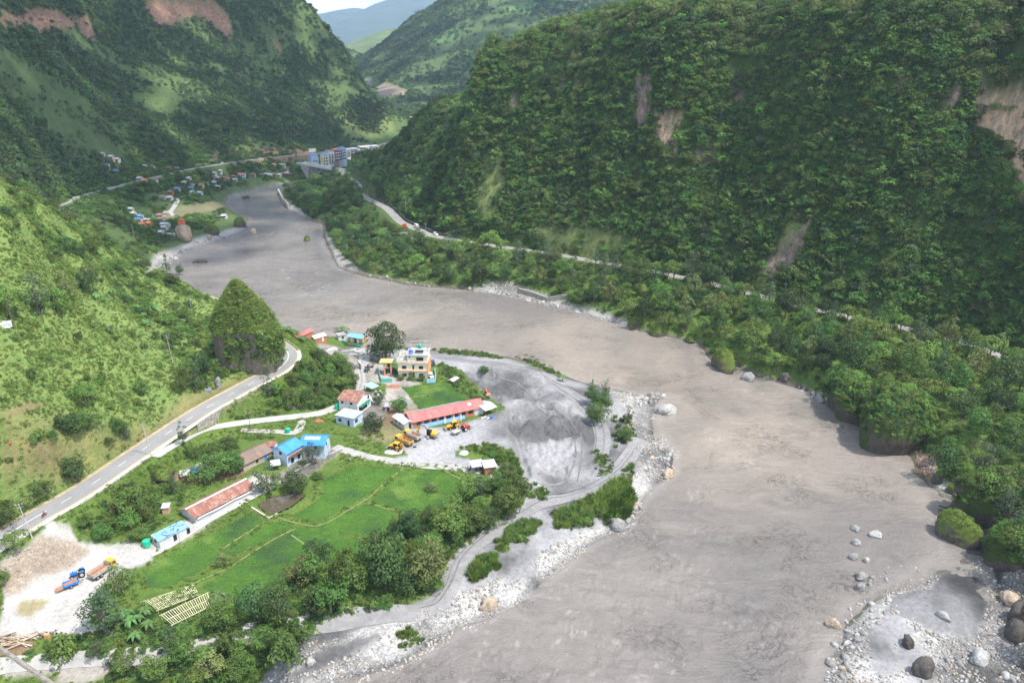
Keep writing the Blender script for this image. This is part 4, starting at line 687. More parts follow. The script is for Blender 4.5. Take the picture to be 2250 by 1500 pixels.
strip('path', P('530 945 9.2,570 948 8.8,610 949 8.4,645 952 8.2,658 940 8.2,664 922 8.3'), 2.6, M_TRACK, .10, cols=5, drape=True); strip('path', P('735 984 6.8,770 995 6.6,810 1006 6.4,860 1013 6.3,920 1020 6.3,970 1024 6.3,1010 1028 6.3,1060 1036 6.2'), 3.6, M_TRACK, .10, cols=7, drape=True, step=2)
strip('path', P('330 1215 7,365 1200 7,420 1168 7,470 1135 7.2,530 1100 7.4,575 1072 7.6,600 1055 7.8'), 2.2, M_LANE, .12, cols=5, drape=True, step=2)
strip('path', P('-40 1475 4.2,60 1466 4.2,160 1458 4.2,280 1452 4,380 1445 4,450 1428 4,520 1405 3.8,600 1390 3.4,680 1377 3'), 3.4, M_TRACK, .12, cols=7, drape=True, step=2)
tk = P('''955 776 4,1010 786 4.4,1090 796 4.5,1150 806 4.4,1200 828 4.2,1235 852 3.9,1275 882 3.2,1310 920 3,1325 960 3,1318 1000 3,1290 1050 2.8,1330 1050 3,1370 1010 3,1400 975 2.4'''); strip('sand_track', tk[:10], 5.5, M_STR, .10, cols=9, drape=True, step=2)
tk2 = P('''1410 960 2.2,1375 1010 3,1340 1055 3,1300 1082 3,1240 1095 3,1180 1110 3,1140 1130 3,1090 1165 3,1040 1200 3,1005 1240 3,985 1290 2.8,960 1325 2.6,920 1345 2.5,870 1350 2.5,800 1356 2.7,730 1368 2.9,675 1378 3'''); strip('sand_track', tk2, 5.2, M_STR, .13, cols=9, drape=True, step=2)
strip('path', P('312 497 10,330 480 13,322 470 15,335 460 16,360 452 16,372 450 16,395 440 14'), 3, M_TRACK, .15, cols=5, drape=True, step=3); strip('path', P('372 450 16,380 462 14,395 475 11'), 3, M_TRACK, .15, cols=5, drape=True, step=3)
M_BUND = simple('bund_grass', (.135, .19, .055), .25, .8, .95)
for s in ('885 1029 6.3,860 1050 6.2,836 1070 6.1,808 1096 6.1,760 1124 6.1,730 1142 6.1,696 1155 6.1,650 1148 6.1,625 1142 6.1,600 1135 6', '650 1160 6.1,610 1180 6.1,567 1206 6.1,530 1230 6,500 1248 6,470 1262 6,430 1280 6,390 1296 6', '808 1104 6.1,840 1114 6.1,862 1120 6.1,930 1134 6', '640 1175 6,680 1205 6,690 1225 6,720 1250 6', '590 1143 6,560 1162 6,520 1186 6,490 1206 6', '800 1010 6.3,850 1020 6.3,890 1028 6.3,950 1024 6.3,1010 1050 6.3,1062 1078 6.2'): strip('bund', P(s), .5, M_BUND, .12, cols=3, drape=True, step=2)
M_RUT = simple('tyre_rut', (.150, .147, .148), .3, .8, .95); M_RUTL = simple('dry_rut', (.225, .222, .218), .25, .8, .95)
for i, s in enumerate(('960 780 4,1050 790 4,1130 803 4,1190 828 4,1230 852 4,1270 884 3,1300 920 3,1310 970 3,1290 1020 3', '965 776 4,1060 786 4,1150 802 4,1210 830 4,1250 858 3,1290 890 3,1322 930 3,1326 985 3,1300 1040 3', '1180 905 2,1230 930 2,1262 980 2,1262 1020 2,1250 1050 2', '1190 900 2,1245 925 2,1276 975 2,1276 1020 2,1268 1060 2', '1400 980 2,1360 1030 3,1320 1062 3,1260 1085 3,1190 1100 3,1140 1128 3', '1385 990 2,1350 1030 3,1310 1055 3,1262 1074 3,1200 1090 3',
        '1120 1140 3,1060 1180 3,1015 1225 3,990 1280 3,960 1322 3,920 1342 2', '1105 1145 3,1045 1185 3,1000 1230 3,978 1285 3,950 1320 3', '790 860 6,796 835 6,792 812 6,800 785 6', '1010 815 3,1080 830 2,1140 850 2,1180 870 3', '1240 1060 2,1200 1075 2,1160 1080 2')): strip('wheel_rut', P(s), .32 if i % 2 else .45, M_RUT if i < 8 else M_RUTL, .16, cols=2, drape=True, step=1.5)
# ------------------------------------------------------------ mesh builder and materials
class MB:
    def __init__(s): s.v = []; s.f = []
    def hexa(s, p8):
        k = len(s.v); s.v += [tuple(q) for q in p8]; s.f += [(k, k + 3, k + 2, k + 1), (k + 4, k + 5, k + 6, k + 7), (k, k + 1, k + 5, k + 4), (k + 1, k + 2, k + 6, k + 5), (k + 2, k + 3, k + 7, k + 6), (k + 3, k, k + 4, k + 7)]; return s
    def box(s, x0, x1, y0, y1, z0, z1, tx=0, ty=0): return s.hexa([(x0, y0, z0), (x1, y0, z0), (x1, y1, z0), (x0, y1, z0), (x0 + tx, y0 + ty, z1), (x1 - tx, y0 + ty, z1), (x1 - tx, y1 - ty, z1), (x0 + tx, y1 - ty, z1)])
    def bar(s, a, b, w, h=None):
        a, b = Vector(a), Vector(b); d = (b - a).normalized(); u = d.cross(Vector((0, 0, 1)) if abs(d.z) < .95 else Vector((1, 0, 0))).normalized(); t = u.cross(d); h = h or w; u = u * w / 2; t = t * h / 2
        return s.hexa([a - u - t, a + u - t, b + u - t, b - u - t, a - u + t, a + u + t, b + u + t, b - u + t])
    def cyl(s, c, r, l, axis='z', n=12, r2=None):
        k = len(s.v); r2 = r if r2 is None else r2
        for e, q in ((-.5, r), (.5, r2)):
            for i in range(n):
                a = 6.2832 * i / n; u, v, w = math.cos(a) * q, math.sin(a) * q, e * l; s.v.append((c[0] + u, c[1] + v, c[2] + w) if axis == 'z' else ((c[0] + w, c[1] + u, c[2] + v) if axis == 'x' else (c[0] + v, c[1] + w, c[2] + u)))
        s.f += [tuple(k + i for i in range(n))[::-1], tuple(k + n + i for i in range(n))] + [(k + i, k + (i + 1) % n, k + n + (i + 1) % n, k + n + i) for i in range(n)]; return s
    def poly(s, pts, faces): k = len(s.v); s.v += [tuple(p) for p in pts]; s.f += [tuple(k + i for i in f) for f in faces]; return s
    def sheet(s, a, b, c, d, th=.06):
        """thin slab a b c d (ccw from above)"""
        a, b, c, d = map(Vector, (a, b, c, d)); n = (b - a).cross(d - a).normalized() * th; return s.hexa([a - n, b - n, c - n, d - n, a, b, c, d])
    def tube(s, pts, r, n=6):
        v, f = tube_mesh([(pts, [r] * len(pts))], n); k = len(s.v); s.v += [tuple(q) for q in v]; s.f += [tuple(int(i) + k for i in q) for q in f]; return s
    def build(s, name, mat, parent=None, mat4=None, bevel=0):
        me = bpy.data.meshes.new(name); me.from_pydata([tuple(q) for q in s.v], [], s.f); me.materials.append(mat); me.update(); o = bpy.data.objects.new(name, me); COL.objects.link(o)
        if mat4 is not None: me.transform(mat4)
        if parent: o.parent = parent
        return o
def empty(name, loc, label, cat, group=None, rz=0):
    e = bpy.data.objects.new(name, None); COL.objects.link(e); e.location = loc; e.rotation_euler = (0, 0, rz); return tag(e, label, cat, group)
def roofmat(name, a, b_, rust, amt=.5, w=1.0):
    """corrugated sheets: seams and rust run down the slope; every sheet a little different"""
    if name in MATS: return MATS[name]
    b = NB(name, .55, .35); p = b.objc(); m1 = b.n('Mapping'); m1.inputs['Scale'].default_value = (1 / w, .12, .12); b.l(p, m1.inputs['Vector'])
    c = b.ramp(b.noise(m1.outputs['Vector'], 1.3, 3, .7), [(.35, a), (.65, b_)]); st = b.noise(m1.outputs['Vector'], 2.2, 4, .75); st2 = b.noise(p, .7, 6, .7)
    c = b.mix(b.ramp(st2, [(.62 - amt * .25, 0.), (.70 - amt * .2, 1.)]), c, rust); c = b.mix(b.ramp(st, [(.6, 0.), (.66, .7)]), c, tuple(min(1, x * 1.25) for x in rust)); b.col(c)
    wv = b.n('TexWave', Scale=2.6, Distortion=0.); b.l(p, wv.inputs['Vector']); b.bump(wv.outputs['Fac'], .25, .05); return b.m
RUSTY = roofmat('rusty_tin', (.19, .075, .052), (.27, .12, .085), (.33, .21, .16), .5, .9); RUSTD = roofmat('weathered_tin', (.13, .105, .09), (.20, .15, .12), (.33, .13, .07), .35); REDT = roofmat('red_tin', (.34, .10, .09), (.42, .155, .14), (.30, .18, .155), .35)
WHT = roofmat('white_tin', (.36, .375, .39), (.48, .50, .52), (.34, .22, .16), .25); BLUT = roofmat('blue_tin', (.035, .20, .62), (.05, .26, .72), (.08, .30, .72), .1, 2.); GREYT = roofmat('grey_tin', (.30, .31, .33), (.44, .45, .46), (.30, .20, .15), .2); ORT = roofmat('orange_tin', (.55, .14, .05), (.62, .20, .08), (.5, .15, .08), .2)
TARP = simple('blue_tarp', (.06, .22, .60), .25, .8, .5); TARPL = simple('pale_blue_sheet', (.22, .47, .74), .3, .7, .5, stain=(.10, .14, .20), sscale=1.2); CONC = simple('concrete', (.42, .41, .39), .18, .5, .9, stain=(.25, .24, .22)); CRE = simple('cream_paint', (.72, .68, .54), .06, .4, .8, stain=(.58, .54, .43)); ORG = simple('orange_paint', (.62, .31, .15), .1, .6, .7)
BRK = simple('brick', (.42, .17, .09), .22, 1.5, .9); LBL = simple('pale_blue_paint', (.46, .56, .70), .08, .5, .8, stain=(.36, .43, .52)); WPT = simple('white_paint', (.72, .73, .72), .08, .6, .8, stain=(.5, .5, .48)); DRK = simple('dark_glass', (.02, .022, .026), .2, 1, .2, .5); WOOD = simple('wood', (.20, .10, .06), .3, 2, .8); TURQ = simple('turquoise_paint', (.10, .42, .38), .18, .6, .7, stain=(.2, .35, .32)); GRNP = simple('green_paint', (.05, .25, .16), .15, 1, .7)
BLK = simple('black_rubber', (.025, .025, .025), .3, 2, .9); GRYM = simple('grey_metal', (.25, .25, .26), .15, 2, .5); STON = simple('rubble_stone', (.27, .25, .22), .45, 1.2, .95); PURP = simple('mauve_paint', (.42, .26, .38), .1, 1); GREENT = simple('green_plastic', (.02, .42, .24), .08, 1, .4); TARPG = simple('grey_cover', (.36, .36, .32), .15, 1.2, .8); BAMB = simple('bamboo_pole', (.55, .52, .33), .2, 1.5, .7)
def frame2(pA, pB, hA=None):
    """local frame of a building from the pixels of its two front base corners"""
    a = G(*pA) if hA is None else Vector(W(*pA, hA)); b_ = G(*pB) if hA is None else Vector(W(*pB, hA)); d = Vector((b_.x - a.x, b_.y - a.y, 0)); l = d.length; rz = math.atan2(d.y, d.x); return Vector((a.x, a.y, (a.z + b_.z) / 2 if hA is None else hA)), l, rz
def house(name, pA, pB, dep, wh, roof, rh, mw, mr, label, cat='house', oh=.4, ops=(), base=1.2, par=None, hA=None, group=None, rib=None, open_=False, le=None):
    loc, l, rz = frame2(pA, pB, hA); l = le or l
    if par is None: e = empty(name, loc, label, cat, group, rz); M = None
    else: e = par; M = Matrix.Rotation(-par.rotation_euler.z, 4, 'Z') @ Matrix.Translation(loc - par.location) @ Matrix.Rotation(rz, 4, 'Z')
    m = MB()
    if open_:
        for x in (.1, l - .1) + ((l / 2,) if l > 5 else ()):
            for y in (.1, dep - .1): MB().box(x - .08, x + .08, y - .08, y + .08, -base, wh).build('post', WOOD, e, M)
    else:
        t = .2
        if roof == 'gx': m.poly([(0, 0, -base), (l, 0, -base), (l, dep, -base), (0, dep, -base), (0, 0, wh), (l, 0, wh), (l, dep, wh), (0, dep, wh), (0, dep / 2, wh + rh), (l, dep / 2, wh + rh)], [(0, 1, 5, 4), (1, 2, 6, 9, 5), (2, 3, 7, 6), (3, 0, 4, 8, 7)])
        elif roof == 'gy': m.poly([(0, 0, -base), (l, 0, -base), (l, dep, -base), (0, dep, -base), (0, 0, wh), (l, 0, wh), (l, dep, wh), (0, dep, wh), (l / 2, 0, wh + rh), (l / 2, dep, wh + rh)], [(0, 1, 5, 8, 4), (1, 2, 6, 5), (2, 3, 7, 9, 6), (3, 0, 4, 7)])
        elif roof == 'shed': m.hexa([(0, 0, -base), (l, 0, -base), (l, dep, -base), (0, dep, -base), (0, 0, wh), (l, 0, wh), (l, dep, wh + rh), (0, dep, wh + rh)])
        else: m.box(0, l, 0, dep, -base, wh)
        m.build('wall', mw, e, M)
    r = MB(); z = wh
    if roof == 'gx':
        k = rh / (dep / 2); r.sheet((-oh, -oh, z - oh * k + .05), (l + oh, -oh, z - oh * k + .05), (l + oh, dep / 2, z + rh + .05), (-oh, dep / 2, z + rh + .05)); r.sheet((-oh, dep / 2, z + rh + .05), (l + oh, dep / 2, z + rh + .05), (l + oh, dep + oh, z - oh * k + .05), (-oh, dep + oh, z - oh * k + .05))
    elif roof == 'gy':
        k = rh / (l / 2); r.sheet((-oh, -oh, z - oh * k + .05), (l / 2, -oh, z + rh + .05), (l / 2, dep + oh, z + rh + .05), (-oh, dep + oh, z - oh * k + .05)); r.sheet((l / 2, -oh, z + rh + .05), (l + oh, -oh, z - oh * k + .05), (l + oh, dep + oh, z - oh * k + .05), (l / 2, dep + oh, z + rh + .05))
    elif roof == 'shed': k = rh / dep; r.sheet((-oh, -oh, z - oh * k + .06), (l + oh, -oh, z - oh * k + .06), (l + oh, dep + oh, z + rh + oh * k + .06), (-oh, dep + oh, z + rh + oh * k + .06))
    else: r.box(-oh, l + oh, -oh, dep + oh, z + .002, z + .2)
    r.build('roof', mr, e, M)
    if rib is not None and roof == 'gx': MB().bar((-oh, dep / 2, z + rh + .1), (l + oh, dep / 2, z + rh + .1), .55, .08).build('ridge_cap', rib, e, M)
    for o in ops:
        sd, u, z0, w, h, kd = o[:6]; mt_ = o[6] if len(o) > 6 else (DRK if kd != 'door' else WOOD)
        def bx(q, x0, x1, za, zb, d0, d1):
            if sd == 'f': q.box(x0, x1, -d1, -d0, za, zb)
            elif sd == 'r': q.box(l + d0, l + d1, x0, x1, za, zb)
            elif sd == 'l': q.box(-d1, -d0, dep - x1, dep - x0, za, zb)
            return q
        if kd == 'window': fr = bx(MB(), u - w / 2 - .1, u + w / 2 + .1, z0 - .1, z0 + h + .1, -.05, .05).build('window', WOOD, e, M); bx(MB(), u - w / 2, u + w / 2, z0, z0 + h, .052, .07).build('pane', mt_, fr, None if M is None else M)
        else: bx(MB(), u - w / 2, u + w / 2, z0, z0 + h, -.05, .05).build(kd, mt_, e, M)
    return e, l, M
# ------------------------------------------------------------ the yellow house
e, l, M = house('three_storey_house', (876, 831), (940, 832), 8.5, 6.5, 'flat', 0, CRE, CONC, 'cream three-storey house with orange bands and a roof terrace beside the vivid paddy', oh=.25, ops=[('f', u, z, 1.5, 1.1, 'window') for u in (l0 for l0 in (2.4, 9.0)) for z in (1.0, 4.2)] + [('f', 6.0, z, .5, 1.7, 'window') for z in (.9, 4.0)], hA=6)
for z in (3.2, 6.45): MB().box(-.3, l + .3, -.4, 8.8, z, z + .24).build('band', ORG, e)
MB().box(l - .02, l + .16, -.2, 8.5, 0, 6.4).build('side_pillar', ORG, e)
u3 = MB().box(3.6, l, .4, 8.3, 6.8, 9.6).build('upper_storey', CRE, e); MB().box(3.2, l + .4, .0, 8.8, 9.6, 9.8).build('upper_roof', CONC, e)
f_ = MB().box(7.2, 10., .33, .45, 7.4, 8.9).build('window', WOOD, e); MB().box(7.3, 9.9, .30, .34, 7.5, 8.8).build('pane', DRK, f_); MB().box(4.3, 4.9, .33, .45, 8.6, 9.3).build('window', WOOD, e)
m = MB()
for yy in (.1, 8.6):
    m = MB()
    for x in np.linspace(3.3, l + .3, 9): m.box(x - .05, x + .05, yy, yy + .1, 9.8, 10.7)
    m.box(3.2, l + .4, yy, yy + .08, 10.7, 10.78).build('railing', WPT, e)
m = MB()
m = MB()
for x in (4.2, l - .3): m.box(x - .12, x + .12, 4, 4.25, 9.8, 12.6); m.box(x - .12, x + .12, 8, 8.25, 9.8, 12.6)
m.box(4., l, 4, 4.2, 12.5, 12.7); m.box(4., l, 8, 8.2, 12.5, 12.7); m.build('roof_frame', CONC, e)
m = MB()
for q in ((-.3, -.3), (-.3, 8.6)): m.box(q[0], 3.4, q[1], q[1] + .12, 6.8, 7.7)
m.box(-.35, -.23, -.3, 8.7, 6.8, 7.7); m.build('parapet', CRE, e); MB().box(.3, 3.3, .5, 2.2, 8.6, 8.7).build('terrace_awning', GRYM, e)
def tank(loc, r, h, mat, label, name='water_tank'):
    t = empty(name, loc, label, 'water tank'); MB().cyl((0, 0, h * .42), r, h * .84, n=16).build('tank_body', mat, t); MB().cyl((0, 0, h * .91), r * .98, h * .14, n=16, r2=r * .4).cyl((0, 0, h), r * .28, h * .1).build('lid', mat, t); return t
def at(e, x, y, z): return e.location + Matrix.Rotation(e.rotation_euler.z, 3, 'Z') @ Vector((x, y, z))
tank(at(e, 5.0, 1.6, 9.8), .85, 1.7, simple('blue_plastic', (.03, .17, .55), .1, 1, .4), 'blue water tank at the front of the yellow house roof'); tank(at(e, 7.8, 6.5, 9.8), .8, 2.4, GREENT, 'green water tank at the back of the yellow house roof')
sp_ = empty('solar_heater', at(e, 8.2, 2.2, 9.8), 'tilted solar water heater on the yellow house roof', 'solar heater', rz=e.rotation_euler.z); MB().sheet((-1.6, -.6, .3), (1.6, -.6, .3), (1.6, .9, 1.1), (-1.6, .9, 1.1)).build('panel', DRK, sp_); MB().cyl((0, 1., 1.2), .22, 3.2, 'x').build('tank', WPT, sp_)
gt = empty('gate_canopy', at(e, -6.2, 3.2, 0), 'orange flat canopy on tall orange pillars left of the yellow house', 'canopy', rz=e.rotation_euler.z); MB().box(-1.6, 3.4, -1.3, 3, 5.6, 5.85).build('canopy_roof', simple('pale_orange', (.80, .44, .16), .06), gt)
for q in ((.3, -.8), (2.9, -.8)): MB().box(q[0] - .25, q[0] + .25, q[1] - .25, q[1] + .25, -1, 5.6).build('pillar', ORG, gt)
# compound walls
def wall(name, pts, h, th, mat, label, cat='wall', base=1.0, hh=None, cap=None):
    w = [G(*q) if hh is None else Vector(W(*q, hh)) for q in pts]; o = w[0]; e = empty(name, o, label, cat); m = MB()
    for a, b_ in zip(w[:-1], w[1:]):
        a, b_ = a - o, b_ - o; d = Vector((b_.x - a.x, b_.y - a.y, 0)).normalized(); n = Vector((-d.y, d.x, 0)) * th / 2; q = [a - n, b_ - n, b_ + n, a + n]; m.hexa([x - Vector((0, 0, base)) for x in q] + [x + Vector((0, 0, h)) for x in q])
    m.build('wall_panel', mat, e)
    if cap:
        c = MB()
        for a, b_ in zip(w[:-1], w[1:]): c.bar(a - o + Vector((0, 0, h + .04)), b_ - o + Vector((0, 0, h + .04)), th + .12, .1)
        c.build('coping', cap, e)
    return e
wall('compound_wall', [(830, 810), (838, 840), (862, 840)], 1.5, .15, TURQ, 'turquoise low wall with a gate left of the yellow house'); wall('compound_wall', [(938, 842), (957, 840), (956, 815)], 1.6, .2, simple('sky_blue_paint', (.25, .52, .66), .1), 'sky blue wall at the right corner of the yellow house')
wall('compound_wall', [(836, 800), (870, 797)], 1.3, .12, TURQ, 'turquoise back fence behind the parked dark car'); wall('compound_wall', [(752, 752), (793, 765), (804, 759)], 1.1, .2, TURQ, 'turquoise terrace wall in front of the blue-roofed orange hut')
# ------------------------------------------------------------ other near buildings
hs = []
e, l, M = house('rusty_house', (746, 901), (787, 912), 8.6, 4.6, 'gx', 1.7, WPT, RUSTY, 'white two-storey house with a patched rusty roof and a green side balcony', ops=[('f', 1.4, 3.2, .8, .7, 'window'), ('f', 5.0, 3.2, .8, .7, 'window'), ('r', 7.2, .3, 1.0, 2.2, 'door', TURQ), ('r', 7.2, 3.0, .9, 1.0, 'window')], oh=.5)
MB().box(l, l + 1.3, .6, 6.3, 2.5, 2.6).box(l + 1.25, l + 1.3, .6, 6.3, 2.6, 3.5).build('balcony', GRNP, e); MB().box(l + .02, l + .06, .8, 6.2, .2, 2.2).build('doorway', DRK, e)
e, l, M = house('flat_house', (739, 930), (778, 939), 5.6, 3.1, 'flat', 0, LBL, simple('pale_roof_slab', (.36, .38, .42), .15, .5, .8, stain=(.33, .33, .34)), 'pale blue flat-roofed house in front of the rusty-roofed one', ops=[('f', l * 0 + 5.0, .1, .8, 2.0, 'door', DRK), ('r', 1.6, 1.2, 1.4, 1.0, 'window'), ('f', 1.6, 1.2, 1.0, .9, 'window')], oh=.35)
e, l, M = house('blue_roof_house', (632, 1024), (665, 1004), 5.4, 4.6, 'gx', 1.4, LBL, BLUT, 'pale blue L-shaped house with bright blue roofs above the pond', ops=[('l', 3.0, 3.4, .9, .9, 'window'), ('f', 2.2, .2, 1.2, 2, 'door', DRK), ('f', 5, .2, 1.2, 2, 'door', DRK)], oh=.6, hA=8)
MB().box(.4, l - .3, -.9, -.8, 2.6, 3.4).box(.4, l, -.9, 0, 2.5, 2.6).build('balcony', WOOD, e)
e2, l2, M2 = house('x', (664, 1003), (714, 1004), 6.5, 4.3, 'gx', 1.3, LBL, BLUT, '', par=e, oh=.5, ops=[('f', 2, .2, 1.1, 2, 'door', WOOD), ('r', 2.6, 2.9, .8, .9, 'window'), ('f', 4.6, 2.8, .9, .8, 'window')], hA=8)
q = MB()
for i in range(9): q.sheet((.7 + i * .55, 1.7, 5.13), (1.05 + i * .55, 1.7, 5.13), (1.05 + i * .55, 2.9, 5.61), (.7 + i * .55, 2.9, 5.61), .02)
q.build('faded_roof_marks', simple('faded_white', (.62, .70, .82), .2, 3), e, M2)
house('brown_house', (536, 1037), (597, 1007), 6.4, 2.7, 'gx', 1.5, simple('mud_plaster', (.38, .33, .25), .2, .8), RUSTD, 'old low house with a weathered brown roof and a blue door', ops=[('f', 8.2, .1, .9, 1.9, 'door', simple('blue_door', (.05, .20, .55))), ('f', 5, 1, .8, .8, 'window'), ('f', 11, 1, .8, .8, 'window')], oh=.6)
e, l, M = house('long_shed', (431, 1150), (556, 1083), 6.2, 2.1, 'gx', 1.3, simple('grey_block', (.45, .46, .47), .12), RUSTY, 'long low shed with a rusty red tin roof and rolled white curtains', cat='shed', oh=.6, rib=simple('ridge_white', (.75, .75, .76)))
MB().tube([(0.4 + i * (l - 1) / 14, -.25, 1.15 + .12 * math.sin(i * .9)) for i in range(15)], .22).build('rolled_curtain', simple('white_curtain', (.70, .72, .74), .1), e); MB().box(.4, l - .4, -.03, .02, 1.3, 1.9).build('side_opening', DRK, e); MB().box(-1, l + 3, -2.4, -.6, -.5, .06).build('apron', simple('pale_concrete', (.50, .48, .45), .15), e)
e, l, M = house('tarp_shed', (353, 1207), (417, 1172), 3.6, 2.3, 'shed', .25, simple('whitewashed_block', (.52, .52, .52), .12, 1.), TARPL, 'grey block shed roofed with patchy pale blue sheets', cat='shed', oh=.2, ops=[('f', 4.2, 0, .9, 1.9, 'door', DRK), ('f', 7.9, 0, .9, 1.9, 'door', DRK), ('l', 1.6, 1, .9, .8, 'window')])
m = MB(); rs = random.Random(3)
for i in range(34): x, y = rs.uniform(0, l - .5), rs.uniform(0, 3.4); z = 2.36 + y * .25 / 3.6 + .06; m.box(x, x + rs.uniform(.15, .6), y, y + rs.uniform(.12, .3), z - .04, z + .06)
m.build('roof_weights', simple('dark_stones', (.12, .14, .18)), e)['kind'] = 'stuff'
tank(tuple(G(323, 1199)), .95, 2.0, GREENT, 'big green water tank at the left end of the pale blue sheet roof'); tank(tuple(G(633, 951)), .85, 1.9, GREENT, 'green water tank on a white slab beside the lane junction'); tank(tuple(G(741, 899)), .75, 2.4, GREENT, 'green water tank at the left corner of the patched rusty roof')
MB().box(-1.1, 1.1, -1.1, 1.1, -.4, .12).build('tank_slab', WPT).location = tuple(G(633, 951)); tag(bpy.data.objects['tank_slab'], 'white concrete slab under the green tank at the lane junction', 'slab')
house('outhouse', (358, 1131), (372, 1130), 1.9, 2.1, 'shed', .2, simple('orange_board', (.50, .32, .22), .2), WHT, 'tiny outhouse with a speckled white roof among bushes', cat='outhouse', oh=.25)
e, l, M = house('small_shed', (399, 1056), (434, 1051), 2.6, 1.6, 'shed', .35, WOOD, GREYT, 'small low shed half roofed in blue below the grassy mound', cat='shed', oh=.2); MB().sheet((l * .66, -.3, 1.72), (l + .3, -.3, 1.72), (l + .3, 2.9, 2.15), (l * .66, 2.9, 2.15), .03).build('blue_sheet', TARP, e)
house('lean_to', (428, 1044), (449, 1046), 3.2, 1.6, 'shed', .5, WOOD, WHT, 'lean-to with crumpled rusty white tin beside the leafy tree', cat='shed', oh=.3, open_=True)
house('white_hut', (588, 992), (603, 993), 3, 2.2, 'gx', .6, WPT, RUSTY, 'little white hut with a red roof tucked behind the brown-roofed house', cat='hut'); house('tin_shelter', (598, 1035), (616, 1033), 2.6, 1.9, 'shed', .3, WOOD, WHT, 'white tin shelter at the left foot of the blue-roofed house', cat='shelter', oh=.3, open_=True)
e, l, M = house('brick_hut', (1066, 1044), (1090, 1041), 3.6, 2.6, 'shed', .3, BRK, WHT, 'orange brick hut with a pale tin roof at the corner of the dark paddy', cat='hut', oh=.35, ops=[('f', 2.2, 1.2, .9, .7, 'window'), ('r', 1.8, 1.2, .8, .7, 'window')])
e, l, M = house('open_shed', (1040, 1041), (1062, 1036), 2.8, 2.3, 'shed', .3, WOOD, WHT, 'open shed with a white tin roof on posts left of the brick hut', cat='shed', oh=.4, open_=True)
for i in (0, 1): tag(MB().cyl((0, 0, 0), .55, .3, 'y', 16).build('spare_tyre', BLK), 'black tyre hung under the open shed, ' + ('left' if i == 0 else 'right') + ' one', 'tyre', 'tyres under the open shed').location = at(e, 1.0 + i * 1.3, -.2, 1.3)
e, l, M = house('long_barn', (906, 941), (1063, 909), 7.2, 2.7, 'gx', 1.5, BRK, REDT, 'long brick barn with a faded red tin roof facing the machinery yard', cat='barn', oh=.55)
for i in range(9): MB().box(1.6 + i * 2.75, 3.3 + i * 2.75, -.04, .03, .9, 2.1).build('window', DRK, e)
MB().box(l - 3.6, l - .1, -.07, .02, -.2, 2.5).build('white_boarding', simple('pale_board', (.50, .50, .50), .2, 2), e); MB().sheet((2.6, -1.1, .05), (19.2, -1.1, .05), (19.2, -.12, .95), (2.6, -.12, .95), .03).build('blue_tarpaulin', TARP, e)
MB().sheet((-.4, 4.3, 4.2 - .12), (l * .78, 4.3, 4.2 - .12), (l * .78, 7.6, 2.78), (-.4, 7.6, 2.78), .03).build('grey_roof_half', GREYT, e); k = MB().sheet((l - 5.2, 1.5, 3.46), (l - 4, 1.5, 3.46), (l - 4, 2.5, 3.88), (l - 5.2, 2.5, 3.88), .03).build('skylight', WPT, e)
for i, (x, w_) in enumerate(((11.4, .7), (14.8, .5), (17.4, .5))): tag(MB().poly([(-w_ * .7, -.1, 0), (w_ * .7, -.1, 0), (w_ * .7, .1, 0), (-w_ * .7, .1, 0), (-.08, -.05, 2.3), (.08, -.05, 2.3), (.08, .05, 2.3), (-.08, .05, 2.3)], [(0, 1, 5, 4), (1, 2, 6, 5), (2, 3, 7, 6), (3, 0, 4, 7), (4, 5, 6, 7)]).build('white_banner', simple('white_cloth', (.78, .78, .76), .05)), ('widest', 'middle', 'rightmost')[i] + ' of the white cloths hanging at the front of the long barn', 'cloth', 'white cloths on the barn').location = at(e, x, -1.35, .1)
house('block_shed', (889, 946), (907, 941), 7.6, 2.5, 'gy', .6, simple('block_grey', (.40, .40, .38), .12, 1.2), WHT, 'grey block shed with a striped white roof left of the long barn', cat='shed', oh=.35, ops=[('l', 2, 1.2, .7, .8, 'window'), ('l', 4.6, 1.2, .7, .8, 'window'), ('f', 2.2, .1, 1.0, 2.1, 'door', DRK)])
house('tin_shed', (1067, 915), (1089, 907), 6.5, 2.4, 'gx', .7, GRYM, WHT, 'patched white tin roof on posts at the right end of the long barn', cat='shed', oh=.5, open_=True)
house('riverside_house', (692, 750), (719, 754), 4.6, 2.4, 'gx', .9, BRK, WHT, 'small brick house with a bright white roof by the river', oh=.3, ops=[('f', 4, .2, .9, 1.8, 'door', WPT)]); house('red_roof_house', (655, 744), (690, 746), 4, 2.3, 'gx', .8, BRK, REDT, 'low house with a faded red roof half hidden by banana plants near the river', oh=.4)
e, l, M = house('blue_roof_hut', (765, 752), (797, 757), 4.2, 2.9, 'gx', .8, ORG, simple('sky_tin', (.16, .38, .72), .15, .8, .5), 'orange hut with green skirting and a pale blue roof on the river edge', cat='hut', oh=.4, ops=[('f', u, .3, .8, 2, 'door', WPT if i != 1 else DRK) for i, u in enumerate((2, 3.8, 5.2))], hA=6); MB().box(-.03, l + .03, -.04, 4.23, .05, .9).build('skirting', simple('green_skirt', (.04, .36, .18)), e)
house('grey_hut', (744, 748), (761, 750), 4, 2.6, 'flat', 0, simple('pale_wash', (.55, .55, .54), .15, 1), simple('mossy_slab', (.30, .30, .28), .2), 'pale grey flat-roofed hut joined to the left of the blue-roofed one', cat='hut', oh=.25, ops=[('f', 2.1, 1.2, .8, .8, 'window')])
house('tarp_shelter', (818, 866), (833, 861), 4.4, 2.3, 'shed', .3, WOOD, simple('light_blue_roof', (.28, .52, .74), .08), 'light blue sheet roof beside the round dark tree', cat='shelter', oh=.2, open_=True)
